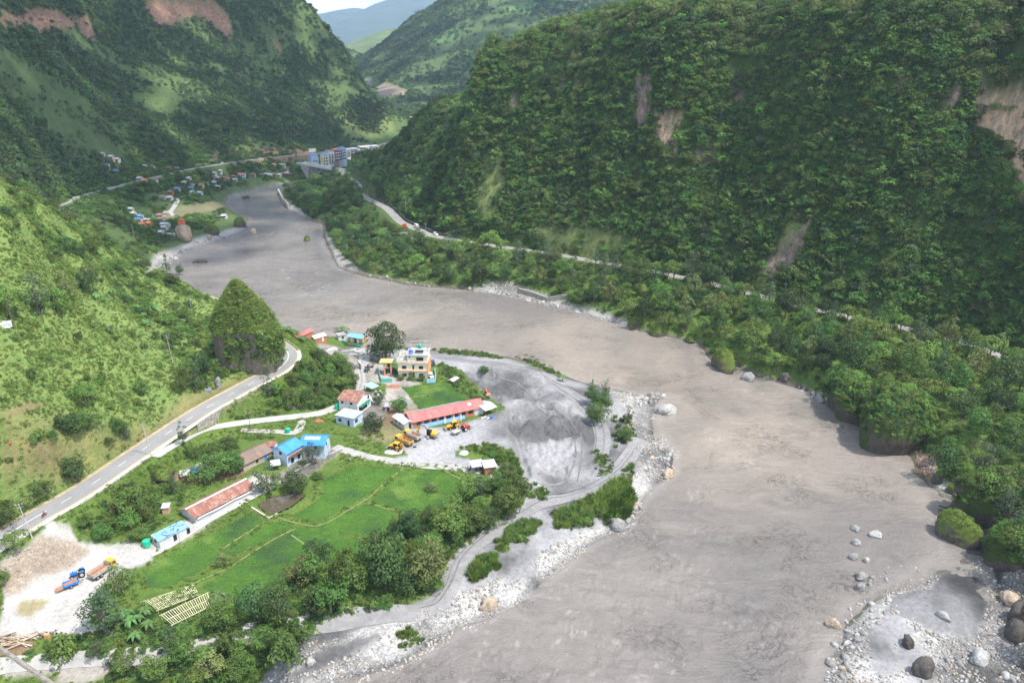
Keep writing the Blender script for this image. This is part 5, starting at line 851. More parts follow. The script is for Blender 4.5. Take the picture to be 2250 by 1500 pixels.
house('covered_heap', (896, 899), (917, 894), 7.5, .5, 'gy', 1.9, TARPG, TARPG, 'grey cloth-covered stack between the small paddy and the bushes', cat='covered stack', oh=.05); house('mauve_hut', (846, 903), (857, 904), 2.4, 1.8, 'shed', .2, PURP, GREYT, 'tiny mauve hut with a dark doorway beneath the trees', cat='hut', oh=.25, ops=[('f', 1.1, 0, .7, 1.4, 'door', DRK)])
house('animal_pen', (995, 842), (1008, 841), 2.2, 1.4, 'gx', .4, WOOD, WHT, 'little white-roofed pen on the bank beside the small paddy', cat='pen', oh=.3, open_=True); house('field_hut', (640, 899), (655, 899), 2.2, 1.2, 'gx', .5, WPT, RUSTD, 'low hut hidden at the foot of the wooded mound', cat='hut')
fd = empty('foundation', G(850, 880), 'half-built brick foundation with narrow trenches beside the paddy', 'foundation', rz=2.0); 
for i in range(4): MB().box(-.5, 9, i * 1.7 - .2, i * 1.7 + .2, -.4, .5).build('footing', WPT if i % 2 else CONC, fd)
for x in (-.5, 4, 8.6): MB().box(x - .2, x + .2, 0, 5.1, -.4, .45).build('cross_footing', CONC, fd)
rs = np.random.RandomState(4)
def heap(name, px, py, r, h, mat, label, cat, sx=1., rz=0):
    n = 14; V = [(0, 0, h)]; 
    for k in range(1, 5):
        for i in range(n): a = 6.283 * i / n; q = r * k / 4 * rs.uniform(.85, 1.15); V.append((math.cos(a) * q * sx, math.sin(a) * q, h * (1 - k / 4) ** 1.2 * rs.uniform(.8, 1.15) - (.3 if k == 4 else 0)))
    fc = [(0, 1 + i, 1 + (i + 1) % n) for i in range(n)] + [(1 + (k - 1) * n + i, 1 + k * n + i, 1 + k * n + (i + 1) % n, 1 + (k - 1) * n + (i + 1) % n) for k in range(1, 4) for i in range(n)]
    o = MB().poly(V, fc).build(name, mat); o.location = tuple(G(px, py)); o.rotation_euler.z = rz; return tag(o, label, cat)
heap('brick_chip_heap', 863, 850, 2.1, .5, simple('brick_chips', (.30, .11, .07), .3, 2), 'red heap of brick chips above the foundation', 'heap', 1.5); heap('sand_heap', 1019, 995, 1.9, 1.0, simple('grey_gravel', (.40, .40, .39), .25, 3), 'pale gravel heap on the left of the green island', 'heap'); heap('brick_chip_heap', 697, 924, 1.6, .25, MATS['brick_chips'], 'thin red patch of brick chips by the lane', 'heap', 1.4)
heap('gravel_heap', 862, 993, 2.6, .3, MATS['grey_gravel'], 'low pale gravel spread in front of the parked backhoe', 'heap', 1.7, .3); heap('rubble_heap', 1096, 1000, 2.2, .8, simple('broken_brick', (.5, .35, .28), .5, 4), 'heap of broken brick and white bags right of the green island', 'heap')
heap('sand_heap', 877, 775, 4.5, 1.6, simple('dark_sand', (.30, .30, .30), .15, 2), 'grey sand heap right of the big riverside tree', 'heap', 1.5); heap('brick_chip_heap', 703, 1256 - 330, .8, .2, MATS['brick_chips'], 'small scatter of red chips beside the larger patch by the lane', 'heap')
# pond with concrete rim
ring = XY('563 1102,590 1086,630 1077,655 1080,672 1087,640 1112,608 1126,590 1128,575 1118'); w = [Vector(W(x, y, 5.98)) for x, y in ring]; o = MB().poly([q for q in w], [tuple(range(len(w)))]).build('pond', simple('pond_water', (.085, .07, .045), .1, .3, .06, .6)); tag(o, kind='structure')
m_ = inpoly(GX, GY, [(q.x, q.y) for q in w])
wall('pond_wall', [(553, 1116), (591, 1139), (609, 1129)], .35, .4, simple('rim_concrete', (.46, .42, .36), .2), 'concrete corner rim of the brown pond', base=.8)
wall('yard_wall', [(640, 1045), (700, 1012), (752, 990)], .6, .3, STON, 'stone retaining wall along the yard of the blue-roofed house', base=2.2, cap=CONC)
# retaining walls and rails
def along(pts, i0, i1, off, top, drop, th, name, mat, label, step=4):
    s = spline(pts, step); q = proj(s[:, 0], s[:, 1], s[:, 2]); a = int(np.argmin(np.hypot(q[0] - i0[0], q[1] - i0[1]))); b_ = int(np.argmin(np.hypot(q[0] - i1[0], q[1] - i1[1]))); d = np.gradient(s[:, :2], axis=0); d /= np.linalg.norm(d, axis=1)[:, None]; n = np.stack([d[:, 1], -d[:, 0]], 1)
    o = Vector(s[a]); e = empty(name, o, label, 'wall'); m = MB(); pr = [Vector((s[k, 0] + n[k, 0] * off, s[k, 1] + n[k, 1] * off, s[k, 2])) - o for k in range(a, b_ + 1)]; nr = [Vector((n[k, 0], n[k, 1], 0)) * th / 2 for k in range(a, b_ + 1)]
    for k in range(len(pr) - 1): m.hexa([pr[k] - nr[k] - Vector((0, 0, drop)), pr[k + 1] - nr[k + 1] - Vector((0, 0, drop)), pr[k + 1] + nr[k + 1] - Vector((0, 0, drop)), pr[k] + nr[k] - Vector((0, 0, drop)), pr[k] - nr[k] + Vector((0, 0, top)), pr[k + 1] - nr[k + 1] + Vector((0, 0, top)), pr[k + 1] + nr[k + 1] + Vector((0, 0, top)), pr[k] + nr[k] + Vector((0, 0, top))])
    m.build('wall_panel', mat, e); return e, pr
along(road1, (405, 925), (575, 848), 4.9, .05, 5.5, .6, 'retaining_wall', STON, 'stained stone retaining wall below the main road above the white lane')
along(road2, (800, 437), (1000, 527), -4.6, 1.5, 1, .5, 'retaining_wall', simple('dark_gabion', (.10, .10, .095), .4, 1.5), 'dark stone wall on the uphill side of the right-hand road'); along(road2, (1150, 550), (1310, 575), 3.9, .1, 2.5, .5, 'retaining_wall', simple('grey_masonry', (.25, .25, .24), .3, 1), 'grey masonry wall under the right-hand road above the bank trees')
e, pr = along(road1, (640, 800), (598, 746), 4.3, .45, -.3, .05, 'guard_rail', WPT, 'white guard rail on the outside of the road bend'); e['category'] = 'guard rail'
for q in pr[::1]: MB().box(-.06, .06, -.06, .06, -.6, .5).build('post', WPT, e).location = q + Vector((.1, 0, 0))
along(road1, (150, 1096), (330, 985), 4.95, .25, 1.5, .3, 'parapet', CONC, 'low broken concrete kerb on the valley side of the main road')[0]['category'] = 'kerb'
wall('gabion_wall', [(1140, 642), (1175, 652), (1204, 663)], 2.2, 1.4, STON, 'stepped stone gabion wall along the right bank', 'gabion wall', 1.5); wall('gabion_wall', [(1208, 662), (1232, 657), (1258, 655)], 2.0, 1.4, STON, 'short gabion groyne running back from the right bank', 'gabion wall', 1.5)
wall('river_wall', [(612, 424), (622, 445), (634, 458)], 4, 1.2, simple('pale_stone', (.42, .39, .34), .3, .4), 'pale stone river wall at the tip of the wooded spit', 'wall', 3)
# ------------------------------------------------------------ rocks
def m_rock(name, c, moss=None, mt=.45, streak=.8):
    b = NB(name, .9, .2); p = b.pos(); mpn = b.n('Mapping'); mpn.inputs['Scale'].default_value = (1, 1, .35); b.l(p, mpn.inputs['Vector']); k = b.ramp(b.noise(mpn.outputs['Vector'], .9, 6, .7, .6), [(.3, tuple(x * (1 - streak * .6) for x in c)), (.5, c), (.7, tuple(min(1, x * 1.3) for x in c))])
    if moss:
        ge = b.n('NewGeometry'); sx = b.n('SeparateXYZ'); b.l(ge.outputs['Normal'], sx.inputs[0]); ad = b.n('Math', operation='ADD'); mu = b.n('Math', operation='MULTIPLY'); mu.inputs[1].default_value = 1.1; b.l(b.noise(p, .5, 5, .7), mu.inputs[0]); b.l(sx.outputs['Z'], ad.inputs[0]); b.l(mu.outputs[0], ad.inputs[1])
        f = b.ramp(ad.outputs[0], [(min(.98, mt + .42), 0.), (min(.99, mt + .5), 1.)]); k = b.mix(f, k, b.ramp(b.noise(p, 1.1, 4, .7), [(.3, tuple(x * .65 for x in moss)), (.7, moss)]))
    b.col(k); b.bump(b.noise(p, 1.2, 6, .7), .9, .5); return b.m
RK = dict(white=m_rock('pale_rock', (.37, .365, .35)), grey=m_rock('grey_rock', (.25, .245, .235)), tan=m_rock('tan_rock', (.40, .32, .24)), dark=m_rock('dark_rock', (.095, .085, .075)), moss=m_rock('mossy_rock', (.11, .095, .075), (.115, .16, .03), .32), overg=m_rock('overgrown_rock', (.10, .085, .07), (.06, .09, .022), .05), peak=m_rock('peak_rock', (.20, .165, .14), (.18, .25, .055), .22, 1.), cliffr=m_rock('shrine_rock', (.36, .28, .20), None, .4, .9))
def rockmesh(name, w, d, h, seed, mat, prof=None, n=(26, 16), rough=.2, ang=.0):
    """weathered boulder: closed rings up to a top, rounded unless a profile is given"""
    nl, nh = n; rs = np.random.RandomState(seed); V = []; th = np.arange(nl) * 6.2832 / nl; lob = 1 + .14 * np.sin(th * 2 + rs.rand() * 6) + .1 * np.sin(th * 3 + rs.rand() * 6) + .05 * np.sin(th * 5 + rs.rand() * 6)
    for i in range(nh + 1):
        t = i / nh; r, ox, oy = (prof(t) if prof else (math.sqrt(max(0, 1 - max(0, t * 1.02 - .02) ** 2.6)) * (1 if t > .25 else .92 + .3 * t), 0, 0)); r = max(r, .02)
        x = np.cos(th) * lob * r; y = np.sin(th) * lob * r; nz = fbm(np.cos(th) * 1.3 + seed * 3.1, np.sin(th) * 1.3 + t * 2.2, .7, 4, seed % 5) * rough; k = 1 + nz
        V.append(np.stack([(x * k + ox) * w / 2, (y * k + oy) * d / 2, np.full(nl, -.12 * h + t * h * 1.12) + nz * h * .22 * (t > .1) * (t < .97)], 1))
    V = np.concatenate(V); F_ = [(i * nl + j, i * nl + (j + 1) % nl, (i + 1) * nl + (j + 1) % nl, (i + 1) * nl + j) for i in range(nh) for j in range(nl)]; k = len(V); V = np.vstack([V, V[-nl:].mean(0)]); 
    me = bpy.data.meshes.new(name); me.from_pydata([tuple(q) for q in V], [], F_ + [(nh * nl + j, nh * nl + (j + 1) % nl, k) for j in range(nl)]); me.materials.append(mat); me.polygons.foreach_set('use_smooth', np.ones(len(me.polygons), bool)); me.update(); return me
def rock(px, py, w, h, mat, label, seed, d=None, rz=None, name='boulder', cat='boulder', prof=None, n=(26, 16), rough=.2, z=None):
    p = G(px, py); o = bpy.data.objects.new(name, rockmesh(name, w, d or w * .8, h, seed, RK[mat], prof, n, rough)); COL.objects.link(o); o.location = (p.x, p.y + .3 * w * .5, p.z if z is None else z); o.rotation_euler.z = seed * 1.3 if rz is None else rz; return tag(o, label, cat)
def onrock(o, n, zmin, protos, a, c_, name, label, seed, lo=0., hi=1., lim=-2):
    """plants rooted on the upward faces of a rock; part of that rock"""
    me = o.data; rs = np.random.RandomState(seed); N = np.array([(*p.center, *p.normal, p.area) for p in me.polygons]); zt = N[:, 2].max(); w = N[:, 6] * (N[:, 5] > zmin) * (N[:, 2] > lo * zt) * (N[:, 2] <= hi * zt + 1e-3)
    if w.sum() <= 0: return
    w = w * (N[:, 3] > lim); k = rs.choice(len(N), n, p=w / w.sum()); pts = N[k, :3] + rs.normal(0, .35, (n, 3)) * np.array([1, 1, .1]) + N[k, 3:6] * .0; q = inst(name, pts, sz(n, a, c_, seed), protos, label, None, seed, .3); q.parent = o; return q
def pk(t): return (.86 + .36 * t + .05 * math.sin(t * 9), .03, 0) if t < .50 else (max(.02, 1.0 * max(0, 1 - ((t - .5) / .5) ** 1.35)) * (.98 if t < .8 else .9), -.03 - .12 * (t - .5), .06 * (t - .5))
o = rock(530, 822, 23, 33, 'peak', 'tall grass-topped rock pinnacle on the inside of the road bend', 3, d=21, rz=.5, name='rock_pinnacle', cat='rock', prof=pk, n=(64, 40), rough=.17)
o.location.y += 6; onrock(o, 4600, -.25, O_GR + O_WEED[:2], .6, 1.4, 'grass_cover', 'long pale grass draped over the pinnacle', 3, .46); onrock(o, 1700, -.3, O_GR + O_WEED[:2], .6, 1.4, 'grass_cover', 'grass on the lower front of the pinnacle', 5, .08, .5, -.5); onrock(o, 190, -.5, O_BUSH[:2] + O_WEED[:1], 1.0, 2.3, 'shrub_cover', 'shrubs on the flanks of the pinnacle', 4, .0, .40, -.5)
for i, (x, y, w, h, mt, lab, d) in enumerate(((1590, 812, 11.5, 8.5, 'moss', 'big boulder with a flat bright mossy top beside the right bank', 9), (1394, 722, 6, 4.6, 'moss', 'round mossy boulder where the gravel shore begins on the right bank', None), (1446, 738, 8, 4.4, 'moss', 'wide mossy boulder between two smaller ones on the right bank', None), (1516, 753, 4.6, 2.6, 'moss', 'small mossy boulder just upstream of the big flat-topped one', None),
    (1645, 834, 7, 2.6, 'grey', 'low bare grey boulder awash below the big flat-topped one', 5), (2106, 1190, 11, 7.6, 'moss', 'egg-shaped mossy boulder standing alone in the water', 8.5), (1465, 910, 6.4, 3.6, 'white', 'angular pale boulder in the water off the gravel point', 4.5), (1469, 1048, 4.4, 2.6, 'tan', 'rounded tan boulder at the water edge by a stone pile', None), (1354, 1163, 5.6, 3.0, 'grey', 'dark grey boulder beneath the grass mound at the water edge', 4),
    (1074, 1338, 4.8, 2.8, 'tan', 'tan boulder alone on the gravel beach at the water edge', 3), (681, 1460, 2.4, 1.5, 'white', 'pale boulder on the dark sand near the bottom of the gravel bank', None), (2030, 1482, 4.4, 4.1, 'dark', 'tall brown boulder on the gravel bar', 4.0), (1995, 1420, 3.2, 2.6, 'dark', 'small black boulder above the tall brown one', None), (1925, 1180, 3.8, 1.5, 'white', 'flat white boulder farthest out in the shallow water', 2.6),
    (1880, 1165, 2.8, 1.2, 'grey', 'flat grey boulder nearest the open river in the shallows', None), (1881, 1197, 2.2, 1.6, 'white', 'pale round boulder with a small one touching its left side', None), (1877, 1228, 2.6, 1.6, 'grey', 'slanting grey boulder halfway down the line in the shallows', 1.8), (1904, 1235, 1.8, 1.3, 'white', 'white boulder right of the slanting grey one', None), (1894, 1273, 3.4, 1.7, 'grey', 'broad speckled boulder just above the gravel bar', None), (1892, 1296, 2.8, 1.8, 'grey', 'oval grey boulder touching the top of the gravel bar', None),
    (1832, 1378, 3.2, 2.0, 'tan', 'tan boulder pair at the left edge of the gravel bar', None), (2155, 1455, 5.8, 2.6, 'white', 'large angular white boulder at the lower right', 3.2), (2075, 1360, 3.0, 1.5, 'white', 'white boulder in the middle of the dark sand', 2.0), (2242, 1362, 5.5, 4.6, 'dark', 'tall brown boulder cut by the right edge of the view, upper of two', None), (2232, 1402, 5.2, 4.4, 'dark', 'tall brown boulder standing in the channel, lower of two', None), (2225, 1325, 5.0, 2.4, 'tan', 'broad tan rock slab on the right shore', 4),
    (556, 512, 6, 3.4, 'tan', 'tan boulder standing in the upper river', 4.5), (674, 529, 6, 3.0, 'moss', 'small mossy boulder in the upper river near the right shore', None), (439, 577, 9, 1.8, 'dark', 'low dark rock ledge in the shaded upper river', 5), (526, 498, 10, 7, 'moss', 'big mossy boulder at the left shore below the shrine', None), (464, 514, 10, 6, 'moss', 'rounded mossy boulder behind the pale shore left of another', None), (540, 436, 7, 2.4, 'dark', 'black rock with rubble in the far bend of the river', None),
    (349, 1052, 9, 3.8, 'moss', 'grassy topped rock mound left of the small shed', 7), (480, 850, 2.6, 3.6, 'grey', 'grey standing stone by the road below the pinnacle', None), (2058, 1063, 3.2, 2.4, 'dark', 'dark rock beside the little sandy cove on the right', None), (2093, 1083, 3.0, 2.4, 'moss', 'small mossy rock inside the little sandy cove', None), (1800, 880, 3.6, 2.2, 'grey', 'grey rock below the shrubs where the bank turns', None), (1725, 838, 4.4, 3.4, 'dark', 'dark rock at the foot of the bank trees downstream of the low grey one', None))):
    o = rock(x, y, w, h, mt, lab, i + 11, d, rough=.36)
    if mt == 'moss': onrock(o, int(w * w * 1.6), .35, O_GR[:2] + O_WEED[1:2], .3, .75, 'moss_cover', 'grass growing on this rock', i, .45)
for i, (x, y, w, h, lab) in enumerate(((1985, 992, 26, 19, 'huge overgrown rock bulging over the river with a bare undercut base'), (1885, 908, 19, 14, 'overgrown rock upstream of the huge bulging one'), (2262, 1118, 24, 15, 'overgrown rock at the right edge above the cove'), (2292, 1222, 18, 11, 'lowest overgrown rock at the right edge beside the gravel shore'), (665, 452, 16, 10, 'overgrown rock at the end of the wooded spit'))):
    o = rock(x, y, w, h, 'overg', lab, 70 + i, w * .85, name='overgrown_rock', cat='rock', prof=lambda t: ((.93 + .2 * t if t < .35 else math.sqrt(max(0, 1 - (max(0, t - .35) / .65) ** 2.2))), 0, 0), n=(44, 26), z=0 if i < 4 else 0)
    o.location.y += w * .16; onrock(o, int(w * 13), .15 if i != 2 else .3, O_MID[:4] + O_MID[6:] + O_BUSH[:2], .9, 2.5, 'shrub_cover', 'shrubs and vines over this rock', i + 9, .30); onrock(o, int(w * 2.5), .5, O_MID[:4], 2., 3.4, 'tree_cover', 'small trees on top of this rock', i + 19, .6)
o = rock(401, 524, 17, 9.6, 'cliffr', 'tan dome of rock carrying the little red shrine', 91, 13, name='shrine_rock', cat='rock', n=(40, 24), rough=.16)
sr = empty('shrine', o.location + Vector((0, 0, 9.4)), 'tiny two-tier orange shrine on top of the tan rock dome', 'shrine'); MB().box(-1.7, 1.7, -1.7, 1.7, -.5, 1.3).build('base', ORG, sr); MB().box(-2.3, 2.3, -2.3, 2.3, 1.3, 2.1, .8, .8).build('lower_roof', simple('shrine_red', (.62, .10, .04)), sr); MB().box(-1.1, 1.1, -1.1, 1.1, 2.1, 3.).build('upper_room', ORG, sr); MB().box(-1.8, 1.8, -1.8, 1.8, 3., 4.2, 1.5, 1.5).build('upper_roof', MATS['shrine_red'], sr)
# loose stones: the large ones one by one, cobbles as a mass
STN = [rockmesh('stone', 1.5, 1.2, .9, 200 + i, RK[('white', 'grey', 'white', 'tan')[i]], None, (12, 7), .25) for i in range(4)]
def stones(s, n, a, c_, seed, where, cond=None):
    m = pm(s) & (Z > -.7); p = sample(m, n, None, seed); rs = np.random.RandomState(seed)
    for q in p:
        k = a * .7 + (c_ - a * .7) * rs.rand() ** 2; o = plant1('stone', STN[rs.choice(4, p=[.25, .4, .22, .13])], (q[0], q[1], max(q[2], -.1) - .05), (k, k * rs.uniform(.8, 1.2), k * rs.uniform(.7, 1.1)), rs.rand() * 6.28, 'loose rounded stone ' + where, 'stone', 'stones ' + where)
stones('1385 868,1450 868,1470 875,1440 892,1400 900,1375 880', 34, .9, 2., 61, 'in the pile at the gravel point'); stones('1405 1010,1470 1000,1478 1030,1450 1055,1420 1045', 26, .7, 1.6, 62, 'beside the tan boulder by the water'); stones('1375 1110,1412 1085,1405 1120,1385 1160,1345 1165', 34, .7, 1.6, 63, 'along the water below the grass mound')
stones('1850 1330,1960 1300,1990 1330,1900 1400,1860 1400', 34, .6, 1.6, 64, 'at the head of the gravel bar'); stones('1825 1400,1880 1380,1900 1440,1850 1500,1815 1500', 42, .6, 1.6, 65, 'along the left side of the gravel bar'); stones('1860 1190,1990 1180,2040 1270,1960 1300,1880 1290', 16, .5, 1.2, 66, 'scattered in the shallow water'); stones('2060 1420,2140 1470,2250 1480,2250 1500,2100 1500', 14, .7, 1.5, 67, 'at the lower right corner')
stones('1060 628,1130 645,1200 668,1270 690,1330 705,1400 728,1395 740,1260 695,1120 655,1060 640', 40, .8, 1.8, 68, 'along the right bank by the gabion wall'); stones('1740 845,1850 880,1840 898,1790 882,1730 850', 16, .9, 2., 69, 'below the bank trees'); stones('800 605,1000 630,1060 636,1060 642,900 630,790 606', 20, .8, 1.7, 70, 'along the far right bank'); stones('350 575,430 530,525 508,525 515,430 545,360 590', 22, 1.2, 2.8, 71, 'on the pale shore of the upper river')
O_ST = [plant1('cobble', STN[i], tuple(G(1390 + i * 9, 985 + i * 4)), .7, i, ('whitest', 'greyest', 'palest small', 'tan')[i] + ' cobble of a few lying together mid gravel bank', 'cobble') for i in range(4)]
gm = (MSK[..., 0] > .5) & (Z > -.4) & (GY < 520); p = sample(gm, 9000, np.clip(.4 + 1.6 * fbm(GX, GY, 6, 3, 2), .05, 3), 72); inst('cobbles', p, sz(len(p), .12, .55, 72), O_ST, 'pale cobbles strewn over the gravel banks', 'cobbles', 72, .4)
# ------------------------------------------------------------ trees one can point at
for ln_ in '''great|848 792|8.4|18|huge spreading dark tree on the river bank behind the yellow house
dark|822 948|4.3|7|dense round dark tree right of the pale blue flat-roofed house
dark|832 889|2.5|5.5|round dark tree beneath the light blue sheet roof
broad|877 906|3.6|6|bushy tree left of the grey cloth-covered stack
broad|462 1050|6.3|8|wide leafy tree left of the brown-roofed house
broad|508 1036|5|7|leafy tree touching the left end of the brown roof
airy|588 1080|6|9|feathery grey-green tree over the upper end of the long rusty shed
dark|646 1084|4.6|7.5|dark tree at the upper corner of the brown pond
grey|688 1022|3.9|8.5|blue-grey tree in front of the blue-roofed house
slim|668 1032|1.5|6|narrow yellow-green cypress in front of the blue-roofed house
airy|404 978|2.7|8|slender tree between the main road and the white lane
airy|590 870|3.9|9|slender tree standing over the edge of the main road before the bend
grey|597 706|2.8|6.5|small grey tree against the water right of the pinnacle
grey|85 692|5.4|14|tall dark grey-green tree high on the left slope
light|28 712|4.6|11|pale leafy tree at the left edge high on the slope
broad|128 690|4.2|9|dark leafy tree right of the tallest one on the slope
olive|152 656|4|10|wispy olive tree near the crest of the left slope
dark|192 645|4.2|8|dark tree at the crest of the left slope
slim|228 845|1.7|7.5|lone narrow tree in the open grass of the left slope
broad|316 866|2.6|5.5|lone umbrella-shaped tree above the bare bank of the road
broad|172 952|4.5|6.5|largest dark tree of the clump on the lower slope
broad|204 936|4|6|right-hand tree of the clump on the lower slope
dark|148 946|3.8|5|left-hand tree of the clump on the lower slope
light|190 892|4|6.5|top tree of the clump on the lower slope
broad|262 948|3.2|5|tree halfway between the clump and the road pole
grey|277 968|2.8|5.5|lower tree beside the road near the concrete pole
bush|86 972|2.8|3.2|single round bush on the bare terraces
dark|170 1056|4.7|7.5|dark round tree beside the road on the lower terraces
broad|96 1096|3.6|5.5|leafy tree beside the road above the motorcycle
broad|12 1150|5|6.5|leafy tree at the left edge above the road
olive|62 1110|3|4|small olive tree at the left edge near the road
broad|400 862|3.6|10|leftmost tall tree of the group beside the road before the bend
grey|433 864|3.4|12.5|tallest blue-grey tree of the group beside the road before the bend
broad|417 838|3.6|9|rear tree of the group beside the road before the bend
dark|446 822|4.2|9|dark tree at the left foot of the pinnacle
broad|540 806|3.2|6|leafy tree growing up the front of the pinnacle
slim|368 604|3.6|10|tall dark tree standing against the river at the crest
dark|394 604|3.2|6.5|shorter tree against the river at the crest beside the tall one
grey|234 1392|6.8|11.5|big grey-green tree at the edge of the white quarry yard
olive|262 1305|4.2|8|olive tree hiding a yellow truck in the quarry yard
airy|243 1471|1.4|4.6|little thin tree on the verge of the lower track
airy|378 1441|2.5|8.5|thin grey tree rising over the lower track
broad|292 1140|4.4|10|tall leafy tree below the road above the long rusty shed
broad|318 1128|3.6|7|leafy tree just right of the tall one below the road
grey|384 1086|2.3|7.5|narrow grey tree between the shed and the grassy mound
lbush|142 1442|3.3|5|pale green bush beside the lower track
grey|212 1440|2.8|3.6|grey-leaved shrub beside the pale bush at the lower track
bamboo|636 1478|7.2|13.5|great drooping bamboo clump at the bottom end of the fields
bamboo|728 1352|5.6|10|bamboo clump behind the ford
bamboo|758 1285|4|10|tall feathery bamboo at the edge of the lower paddy
dark|848 1292|6.2|16|tallest dark tree of the belt below the paddies
olive|945 1288|6.2|15|tall olive tree at the corner of the sandy track
dark|905 1180|4.2|9|dark tree behind the tallest two of the belt
broad|1005 1187|4|8|leafy tree at the lower end of the belt by the sand
broad|1042 1172|3.9|8|leafy tree third from the brick huts along the belt
dark|1078 1160|3.8|7|dark tree second from the brick huts along the belt
broad|1113 1130|5.4|9.5|large leafy tree below the brick huts
airy|1052 1094|3.2|7|small spreading tree at the corner of the dark paddy
broad|682 1277|4|8|leafy tree beside the red soil patch at the lower paddy
light|782 1290|4|8|pale tree between bamboo and the tallest dark tree
grey|1520 628|8.2|18|very large grey-green tree beside the right-hand road
broad|1312 928|4.8|8|thick leafy tree on the gravel bank
broad|1322 902|4.4|9|leafy tree behind the thick one on the gravel bank
dark|1304 890|3.6|9|dark tree in the middle of the gravel bank thicket
broad|1368 968|3.2|4.5|leafy bush below the crooked tree on the gravel bank
slim|1301 866|1.6|6.5|thin pale tree at the top of the gravel bank thicket
airy|1331 868|2.6|6.5|feathery tree right of the thin pale one on the gravel bank
airy|1379 931|3|7.5|crooked open tree on the outer gravel bank
broad|348 475|4.6|9|round tree beside the dirt lane in the far village
olive|488 1242|2.4|3.2|solitary bush on the bund of the long paddy
broad|1062 822|2.4|3.6|bush on the bank beside the small paddy
dark|1060 893|2.6|4.2|dark bush behind the patched white tin roof
broad|1068 1082|2.6|4|leafy bush between the brick hut and the paddy
dark|1052 1066|2.2|2.8|low dark bush in front of the open shed
olive|950 1078|2.6|3.2|grey-olive bush at the top of the dark paddy
light|1600 700|5|11|brightest pale green tree on the right bank
light|1180 620|4.8|9|yellow-green tree above the gabion wall
light|735 440|5|11|bright pale tree near the tip of the wooded spit
dark|1790 770|5.6|13|blue-black tree on the right bank above the turn
dark|1740 790|4.6|11|second blue-black tree nearer the turn of the bank
broad|700 1052|2|2.4|bush below the yard wall of the blue-roofed house
dark|858 812|1.6|4.4|dark conical shrub left of the parked dark car
broad|880 835|1.8|2.6|hedge shrub in front of the yellow house, left
broad|905 836|1.8|3.6|tall hedge shrub before the middle of the yellow house
broad|925 836|1.8|2.6|hedge shrub in front of the yellow house, right'''.split('\n'):
    k, q, r, h, lab = ln_.split('|'); x, y = map(float, q.split()); p = G(x, y); tree({'slim': 'narrow_tree', 'bush': 'bush', 'lbush': 'bush', 'bamboo': 'bamboo_clump'}.get(k, 'leafy_tree'), k, (p.x, p.y, p.z - .1), float(r), lab, float(h), cat={'bamboo': 'bamboo', 'bush': 'bush', 'lbush': 'bush'}.get(k, 'tree'))
for s, where in (('213 661,248 651,229 666,299 682,317 699,331 720,344 685,357 701,320 717,397 728,395 746,403 712,245 735,320 767', 'on the left slope near the crest'), ('613 722,622 728,632 730,643 735,652 740,660 748,668 752', 'by the river behind the road bend'), ('742 730,752 728,762 731', 'behind the riverside huts'), ('289 1378,319 1355,277 1362,298 1408,328 1385,306 1370', 'in the thicket beside the quarry yard'), ('483 1322,474 1330,493 1328', 'at the end of the trellis frames'), ('1236 838,2105 752', 'on the river bank')):
    for x, y in XY(s): p = G(x, y); tree('banana_plant', 'banana', tuple(p), rnd.uniform(1.9, 2.7), 'banana plant with long arching leaves ' + where, None, 'banana plants ' + where, 'banana plant')
